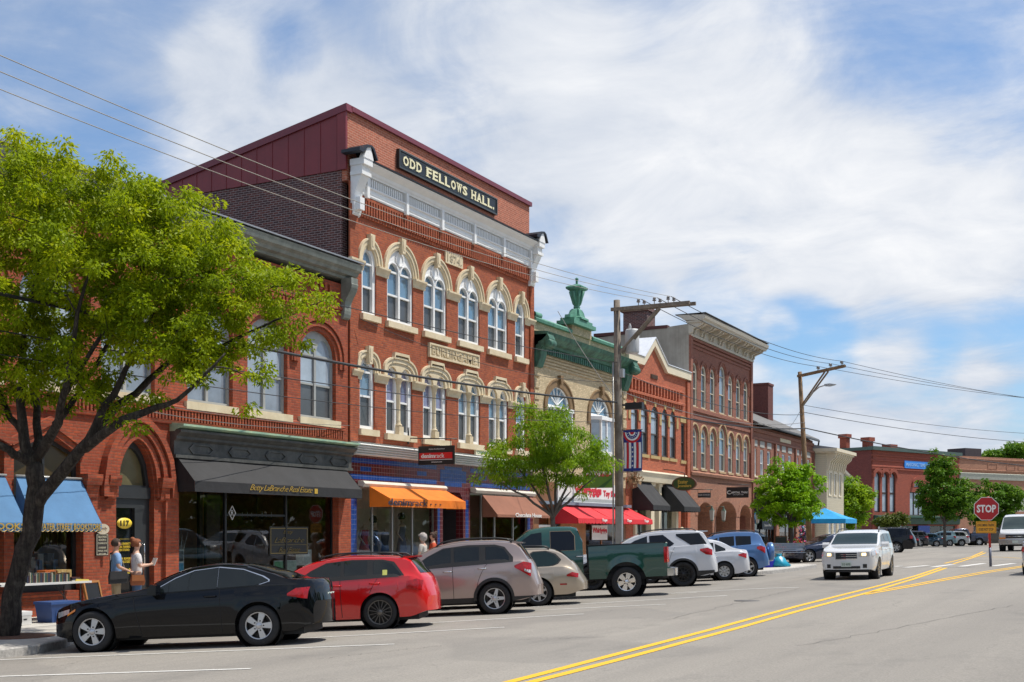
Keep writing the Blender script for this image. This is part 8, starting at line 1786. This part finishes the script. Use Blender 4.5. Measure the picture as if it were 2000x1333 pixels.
def bag1(o, k):
    mb = MB(); mb.prism([(-.20, .74), (.20, .76), (.21, .92), (.18, 1.02), (-.18, 1.02), (-.21, .9)], .17, .29, ax='y'); mb.v = [(y_*k, x_*k, z*k) for x_, y_, z in [(p[0], p[1], p[2]) for p in mb.v]]; mb.build('pouch', mat('black_nylon', (.02, .02, .022), .7, var=.2), o)
    mb = MB(); mb.prism([(-.19, .84), (.20, .86), (.19, 1.03), (-.18, 1.03)], .285, .305, ax='y'); mb.v = [(p[1]*k, p[0]*k, p[2]*k) for p in mb.v]; mb.build('flap', mat('black_nylon2', (.035, .035, .037), .7, var=.2), o)
    mb = MB(); mb.tube([(.22*k, -.17*k, 1.0*k), (.15*k, -.15*k, 1.2*k), (.02*k, -.12*k, 1.43*k), (-.13*k, 0, 1.475*k), (-.14*k, .13*k, 1.36*k), (.05*k, .165*k, 1.15*k), (.22*k, .17*k, 1.0*k)], .018, 6); mb.build('strap', BLK, o)
carried('messenger_bag', 'black messenger bag on the hip of the man in blue', 'bag', man, k1, bag1, None)
def bag2(o, k):
    lt = mat('brown_leather', (.24, .07, .02), .5, var=.25); mb = MB(); mb.prism([(-.15, .70), (.15, .70), (.17, .80), (.14, .93), (-.14, .93), (-.17, .80)], .18, .27, ax='y'); mb.v = [(p[1]*k, (p[0]-.02)*k, p[2]*k) for p in mb.v]; mb.build('pouch', lt, o)
    mb = MB(); mb.prism([(-.14, .80), (.14, .80), (.14, .94), (-.14, .94)], .265, .285, ax='y'); mb.v = [(p[1]*k, (p[0]-.02)*k, p[2]*k) for p in mb.v]; mb.build('flap', mat('brown_leather_light', (.32, .11, .035), .5, var=.2), o)
    mb = MB(); mb.tube([(.22*k, -.15*k, .92*k), (.13*k, -.155*k, 1.2*k), (0, -.12*k, 1.43*k), (-.12*k, 0, 1.465*k), (-.13*k, .13*k, 1.34*k), (.06*k, .16*k, 1.12*k), (.22*k, .12*k, .92*k)], .010, 5); mb.build('strap', lt, o)
carried('shoulder_bag', 'brown leather shoulder bag on the hip of the woman in white', 'bag', wom, k2, bag2, None)
def bk(o, k):
    mb = MB(); mb.prism([(.355, 1.16), (.37, 1.155), (.44, 1.33), (.425, 1.335)], -.10, .10, ax='x'); mb.prism([(.355, 1.16), (.37, 1.155), (.44, 1.33), (.425, 1.335)], .102, .25, ax='x'); mb.v = [(a*k, b*k, c*k) for a, b, c in mb.v]; mb.build('pages', mat('paper', (.6, .6, .57), .7, var=.25, scale=30), o)
carried('paperback_book', 'open pale book held up by the woman in white', 'book', wom, k2, bk, None)
pa = onwalk(826, -19.6); pb = onwalk(846, -19.6)
p_, _ = person('woman with curly grey hair seen above the roof of the taupe crossover', pa, heading(-.9, .3), 1.66, SK2, mat('top_pale', (.45, .42, .38), .85), mat('khaki2', (.3, .26, .15), .85), mat('hair_grey', (.36, .33, .31), .9, var=.4, scale=40), [((-.24, .02, 1.13), (-.2, .2, 1.0)), ((.24, .02, 1.13), (.2, .2, 1.0))], curly=True, female=True)
p_, _ = person('woman with brown bun and orange red top behind the taupe crossover', pb, heading(-.85, -.2), 1.70, SK1, mat('top_orange', (.55, .08, .03), .85), mat('khaki2', (.3, .26, .15), .85), mat('hair_dark', (.06, .03, .02), .8, var=.3, scale=30), [((-.24, .05, 1.15), (-.12, .26, 1.22)), ((.24, .05, 1.15), (.12, .26, 1.22))], bun=True, female=True)
# ================================================================ things on the sidewalk
def sw(px, x): return onwalk(px, x)
WPL = mat('white_plastic', (.62, .61, .58), .45, var=.06)
tA = fs(31, -20.3); tB = fs(176, -20.3); zt = swk(18)+.80
o = thing('folding_table', 'white folding table piled with books under the blue awning', 'table', (-20.6, (tA+tB)/2, swk(18)+.004)); ORG[o.name] = (-20.6, (tA+tB)/2, swk(18)+.004)
mb = MB(); mb.box(-20.95, -20.25, tA-.4, tB, zt-.045, zt); mb.build('table_top', WPL, o)
for y in (tA-.2, tB-.22):
    mb = MB()
    for x in (-20.85, -20.35): mb.tube([(x, y, zt-.05), (x, y, swk(18))], .014, 6)
    mb.tube([(-20.85, y, swk(18)+.25), (-20.35, y, swk(18)+.25)], .012, 6); mb.tube([(-20.6, y, swk(18)+.25), (-20.6, y+(.5 if y < tB-1 else -.5), zt-.06)], .010, 6); mb.build('leg', DARKW, o)
BKM = [mat('book_cover%d' % i, c, .55, var=.15) for i, c in enumerate([(.02, .03, .06), (.06, .02, .02), (.30, .28, .22), (.02, .08, .06), (.10, .07, .03), (.4, .38, .33)])]
y = tA+.30; i = 0; ORD = 'first second third fourth fifth sixth seventh eighth ninth tenth'.split()+['%dth' % q for q in range(11, 60)]; ORD[20] = '21st'; ORD[21] = '22nd'; ORD[22] = '23rd'; ORD[30] = '31st'; ORD[31] = '32nd'; ORD[32] = '33rd'
while y < tB-.55:
    t_ = rnd.uniform(.02, .045); hh = rnd.uniform(.15, .22); w_ = rnd.uniform(.12, .16); mb = MB(); mb.box(-20.32-w_, -20.32, y, y+t_-.003, zt, zt+hh, 0); mb.box(-20.32-w_+.004, -20.325, y+.003, y+t_-.006, zt+hh-.002, zt+hh+.001, 1)
    tag(mb.build('book', [BKM[i % 5], BKM[5]], loc=(-20.4, y, zt), org=(-20.4, y, zt)), '%s upright book, %s from the left in the row on the folding table' % (('blue black', 'dark red', 'cream', 'dark green', 'brown')[i % 5], ORD[i]), 'book', 'books standing on the folding table'); y += t_+.004; i += 1
for j, (ya, n_, c) in enumerate(((tA+.02, 3, 2), (tB-.50, 3, 5))):
    for q in range(n_): mb = MB(); mb.box(-20.55+.01*q, -20.3, ya+.02*(q % 2), ya+.24-.01*q, zt+.03*q, zt+.03*(q+1)-.004); tag(mb.build('book', BKM[(c+q) % 6], loc=(-20.4, ya, zt), org=(-20.4, ya, zt)), '%s book of the flat pile at the %s end of the folding table' % (('lowest', 'middle', 'topmost')[q], ('left', 'right')[j]), 'book', 'books lying on the folding table')
for j, (ya, c) in enumerate(((tB-.95, (.50, .12, .02)), (tB-.62, (.55, .30, .05)))):
    mb = MB(); mb.box(-20.85, -20.60, ya, ya+.28+.1*j, zt, zt+.24, 0); tag(mb.build('cardboard_box', mat('box_print%d' % j, c, .6, var=.5, scale=18, c2=(.6, .45, .2) if j else None), loc=(-20.7, ya, zt), org=(-20.7, ya, zt)), ('plain orange box standing behind the books', 'patterned orange and cream box at the right of the books')[j], 'box')
mb = MB(); mb.prism([(tB-.42, zt), (tB-.04, zt), (tB-.06, zt+.03), (tB-.40, zt+.05)], -20.5, -20.28, ax='x'); tag(mb.build('paper_stack', mat('yellow_paper', (.65, .50, .10), .6, var=.1), loc=(-20.4, tB-.3, zt), org=(-20.4, tB-.3, zt)), 'yellow papers stacked at the right end of the table', 'papers')
p = sw(46, -19.75)
o = thing('storage_box', 'white cardboard storage box with a handle slot under the table', 'box', p); ORG[o.name] = tuple(p)
mb = MB(); mb.box(p.x-.32, p.x, p.y-.13, p.y+.20, p.z, p.z+.26); mb.build('box', WPL, o)
mb = MB(); mb.box(p.x-.33, p.x+.006, p.y-.14, p.y+.21, p.z+.19, p.z+.27); mb.build('lid', mat('white_card', (.70, .70, .69), .6, var=.05), o)
mb = MB(); mb.box(p.x+.004, p.x+.009, p.y+.0, p.y+.08, p.z+.10, p.z+.125); mb.build('handle_slot', BLK, o)
p = sw(112, -19.95); o = thing('storage_tote', 'dark blue plastic storage tote under the right end of the table', 'storage bin', p); ORG[o.name] = tuple(p); btm = mat('blue_plastic', (.02, .06, .19), .4, var=.1)
mb = MB(); mb.add([(p.x+a*.21, p.y+b*.32, p.z) for a in (-1, 1) for b in (-1, 1)]+[(p.x+a*.24, p.y+b*.37, p.z+.38) for a in (-1, 1) for b in (-1, 1)], [(0, 1, 3, 2), (4, 6, 7, 5), (0, 4, 5, 1), (2, 3, 7, 6), (0, 2, 6, 4), (1, 5, 7, 3)])
for b in (-.24, -.12, 0, .12, .24): mb.box(p.x+.215, p.x+.232, p.y+b-.012, p.y+b+.012, p.z+.03, p.z+.32)
mb.build('tub', btm, o); mb = MB(); mb.box(p.x-.26, p.x+.26, p.y-.39, p.y+.39, p.z+.37, p.z+.42); mb.build('lid', mat('blue_plastic_lid', (.03, .08, .24), .4, var=.1), o)
p = sw(190, -20.75); o = thing('sandwich_board', 'small chalkboard with an orange wooden frame leaning by the brick wall', 'sandwich board', p); ORG[o.name] = tuple(p)
X = Matrix.Translation(p) @ Matrix.Rotation(R(100), 4, 'Z') @ Matrix.Rotation(R(-14), 4, 'X')
mb = MB(); mb.box(-.24, .24, -.015, .01, .05, .72, xf=X); mb.build('board', BLK, o); mb = MB(); mb.band([(-.29, 0), (.29, 0), (.29, .78), (-.29, .78)], [(-.24, .05), (.24, .05), (.24, .73), (-.24, .73)], -.03, .02, closed=True); mb.v = [tuple(X @ Vector(q)) for q in mb.v]; mb.build('frame', mat('orange_frame', (.35, .15, .04), .5), o)
mb = MB(); c = B0; mb.lathe([(0, .02), (.55, .015), (.72, .006)], (c.x+.15, c.y+.05, c.z-.004), 20, sm=False); tag(mb.build('soil_patch', mat('mulch', (.11, .05, .028), .95, var=.5, scale=18, bump=.02, bscale=20)), 'brown mulch patch round the foot of the leaning tree', 'soil patch', kind='structure')
# beyond: canopy tent, bench, bins, flowers
p = sw(1611, -19.0); D_c = -SY*p.x+CY*p.y
o = thing('canopy_tent', 'bright blue pop-up canopy tent on the sidewalk beside the tan pole', 'canopy tent', p); ORG[o.name] = tuple(p)
bc_ = mat('tent_blue', (.012, .30, .62), .7, var=.12); mb = MB(); hw = 1.75; zt_ = p.z+2.2; zp = p.z+2.95
rows = [[(p.x+hw*q*a, p.y+hw*q*b, zt_+(zp-zt_)*(1-q)**1.2) for a, b in ((-1, -1), (0, -1.0), (1, -1), (1, 0), (1, 1), (0, 1), (-1, 1), (-1, 0), (-1, -1))] for q in (0.001, .25, .5, .75, 1)]
mb.sheet(rows, 0, False); mb.sheet([rows[-1], [(a, b, c-.28) for a, b, c in rows[-1]]], 0, False); mb.build('canopy', bc_, o, fix=False)
for a in (-1, 1):
    for b in (-1, 1): mb = MB(); mb.tube([(p.x+a*hw*.97, p.y+b*hw*.97, p.z), (p.x+a*hw*.97, p.y+b*hw*.97, zt_)], .025, 6); mb.build('leg', GMET, o)
p = sw(1541, -16.2); p.z = topz(p.x, p.y); o = thing('park_bench', 'grey slatted metal bench beside the blue SUV', 'bench', p, 0); ORG[o.name] = tuple(p)
bm_ = mat('bench_grey', (.26, .30, .36), .5, .2, var=.1)
X = Matrix.Translation(p) @ Matrix.Rotation(math.atan2(FW.y, FW.x)+math.pi, 4, 'Z')
mb = MB(); [mb.box(-.85, .85, -.25+k*.11, -.16+k*.11, .42, .445, xf=X) for k in range(5)]; mb.build('seat', bm_, o)
mb = MB(); [mb.box(-.85, .85, .30+.02*k, .33+.02*k, .50+k*.11, .59+k*.11, xf=X) for k in range(4)]; mb.build('backrest', bm_, o)
for a in (-.8, .8): mb = MB(); mb.tube([(a, -.24, 0), (a, -.22, .43), (a, .28, .43), (a, .42, .95)], .022, 6); mb.tube([(a, .28, .43), (a, .32, 0)], .022, 6); mb.tube([(a, -.22, .43), (a, -.22, .64), (a, .33, .66)], .018, 6); mb.v = [tuple(X @ Vector(q)) for q in mb.v]; mb.build('leg', BLK, o)
def gz(px, py, D): q = pd(px, py, D); q.z = topz(q.x, q.y)+.004; return q
q = gz(1501, 1110, 51.5); o = thing('recycling_bin', 'blue violet recycling tub full of white papers behind the blue SUV', 'bin', q); ORG[o.name] = tuple(q)
mb = MB(); mb.prism([(-.22, 0), (.22, 0), (.28, .36), (-.28, .36)], -.18, .18, xf=Matrix.Translation(q)); mb.build('tub', mat('violet_blue', (.035, .04, .50), .4, var=.08), o)
mb = MB(); [mb.lathe([(.0, .12), (.1, .08), (.12, 0), (0, -.05)], (q.x+a, q.y+b, q.z+.38+c), 7, sm=False) for a, b, c in ((-.12, -.1, 0), (.05, -.08, .04), (.12, .05, .0), (-.05, .08, .05))]; mb.build('papers', WPL, o)
q = gz(1481, 1112, 51.0); mb = MB(); mb.prism([(-.2, 0), (.2, 0), (.25, .3), (-.25, .3)], -.16, .16); tag(mb.build('recycling_bin', mat('violet_dark', (.06, .05, .22), .4, var=.1), loc=q), 'darker violet tub squeezed between the blue SUV and the blue tub', 'bin')
q = gz(1521, 1110, 51.5); mb = MB(); rg = np.random.RandomState(2)
mb.lathe([(0, 0), (.30, .0), (.36, .08), (.33, .24), (.24, .38), (.12, .46), (.09, .48), (.14, .56), (0, .52)], (0, 0, 0), 18); mb.v = [(a*(1+.13*math.sin(7*math.atan2(b, a)+9*c))+(.12 if c < .15 and a > 0 else 0), b*(1+.1*math.sin(5*math.atan2(b, a)+7*c)), c) for a, b, c in mb.v]
tag(mb.build('rubbish_bag', mat('turquoise_bag', (.01, .28, .42), .35, var=.12), loc=q), 'turquoise tied plastic bag standing on the sidewalk beside the bench', 'bag')
q = gz(1524, 1090, 60); q = onwalk(1525, -18.3); o = thing('sandwich_board', 'black chalkboard on the sidewalk beside the pink flowers', 'sandwich board', q); ORG[o.name] = tuple(q)
X = Matrix.Translation(q) @ Matrix.Rotation(R(20), 4, 'Z'); mb = MB(); mb.box(-.30, .30, -.02, .02, .12, 1.15, xf=X); mb.build('board', mat('chalkboard', (.02, .035, .03), .7, var=.3, scale=12), o); mb = MB(); mb.band([(-.35, 0), (.35, 0), (.35, 1.22), (-.35, 1.22)], [(-.30, .12), (.30, .12), (.30, 1.16), (-.30, 1.16)], -.03, .03, closed=True); mb.v = [tuple(X @ Vector(a)) for a in mb.v]; mb.build('frame', mat('brown_frame', (.12, .05, .02), .6), o)
def planter(name, label, q, cols, lm_, n, rad, hz, pot, group='flower planters'):
    o = thing(name, label, 'planter', q, group=group); ORG[o.name] = tuple(q); mb = MB(); mb.lathe([(0, 0), (rad*.6, 0), (rad*.85, hz*.5), (rad*.88, hz*.55), (0, hz*.5)], tuple(q), 16); mb.build('pot', pot, o)
    rg = np.random.RandomState(int(q.y*7) % 999); mb = MB(); fb = MB()
    for i in range(n):
        a, r_ = rg.uniform(0, 6.28), rad*rg.uniform(0, 1)**.5*1.25; z = hz*.55+rg.uniform(0, hz*.7)*(1-.4*r_/rad); c = Vector((q.x+r_*math.cos(a), q.y+r_*math.sin(a), q.z+z)); d = Vector(rg.normal(0, .05, 3)); e = Vector(rg.normal(0, .05, 3)); t_ = mb if rg.uniform() < .55 else fb
        mi = 0 if t_ is mb else rg.randint(len(cols)); t_.add([c-d, c+e, c+d, c-e], [(0, 1, 2, 3)], mi)
    mb.build('leaves', lm_, o, fix=False); fb.build('blossoms', cols, o, fix=False)
LFG = mat('leaf_plain', (.08, .16, .015), .6, var=.4, scale=9); PK_ = mat('petal_pink', (.70, .06, .22), .6, var=.1); RD_ = mat('petal_red', (.6, .03, .02), .6, var=.1); WT_ = mat('petal_white', (.6, .55, .5), .6, var=.1)
planter('flower_planter', 'pale pot of bright pink flowers by the chalkboard', onwalk(1552, -18.2), [PK_, PK_, RD_], LFG, 330, .45, .9, mat('pot_pale', (.45, .42, .36), .8))
planter('flower_planter', 'low planter with yellow green leaves and red flowers behind the bench', onwalk(1510, -18.6), [RD_], LFG, 420, .65, .7, mat('pot_grey', (.4, .4, .4), .8))
q = onwalk(1570, -19.3); o = thing('flower_rack', 'tall rack crowded with small colourful goods in front of the shop under the tent', 'display rack', q); ORG[o.name] = tuple(q)
mb = MB(); mb.tube([q, q+Vector((0, 0, 1.7))], .03, 6); [mb.lathe([(0, z), (.4-.1*z, z), (.4-.1*z, z+.03), (0, z+.03)], tuple(q), 12, sm=False) for z in (.2, .6, 1.0, 1.4)]; mb.build('frame', BLK, o)
mb = MB(); rg = np.random.RandomState(9)
for i in range(260): a, r_, z = rg.uniform(0, 6.28), rg.uniform(.15, .5), rg.uniform(.2, 1.75); c = q+Vector((r_*math.cos(a), r_*math.sin(a), z)); d, e = Vector(rg.normal(0, .05, 3)), Vector(rg.normal(0, .05, 3)); mb.add([c-d, c+e, c+d, c-e], [(0, 1, 2, 3)], rg.randint(5))
mb.build('goods', [RD_, WT_, BLK, PK_, mat('goods_blue', (.1, .2, .4), .6)], o, fix=False)
q = onwalk(1332, -18.8); mb = MB(); mb.lathe([(.0, 0), (.10, 0), (.10, 1.35), (.13, 1.38), (.13, 1.44), (.16, 1.52), (.17, 1.62), (.12, 1.74), (0, 1.80)], (0, 0, 0), 14); tag(mb.build('wooden_post', mat('cream_post', (.60, .50, .32), .6, var=.06), loc=q), 'short cream post with a rounded top below the black awnings', 'post')
q = Vector((-20.9, fs(1236, -20.9), 4.15)); o = thing('hanging_basket', 'brown dried hanging flower basket at the end of the buff building', 'hanging basket', q); ORG[o.name] = tuple(q)
mb = MB(); mb.lathe([(0, -.3), (.15, -.25), (.22, -.05), (.22, 0), (0, 0)], tuple(q), 12); mb.build('basket', mat('basket_brown', (.18, .11, .06), .9), o)
mb = MB()
for i in range(160): c = q+Vector(rg.normal(0, .16, 3))+Vector((0, 0, .05)); d, e = Vector(rg.normal(0, .05, 3)), Vector(rg.normal(0, .05, 3)); mb.add([c-d, c+e, c+d, c-e], [(0, 1, 2, 3)], 0)
mb.build('foliage', mat('dry_leaves', (.26, .17, .09), .8, var=.4), o, fix=False); mb = MB(); mb.tube([q, q+Vector((0, 0, .5)), q+Vector((-.55, 0, .55))], .01, 4); mb.build('bracket', BLK, o)
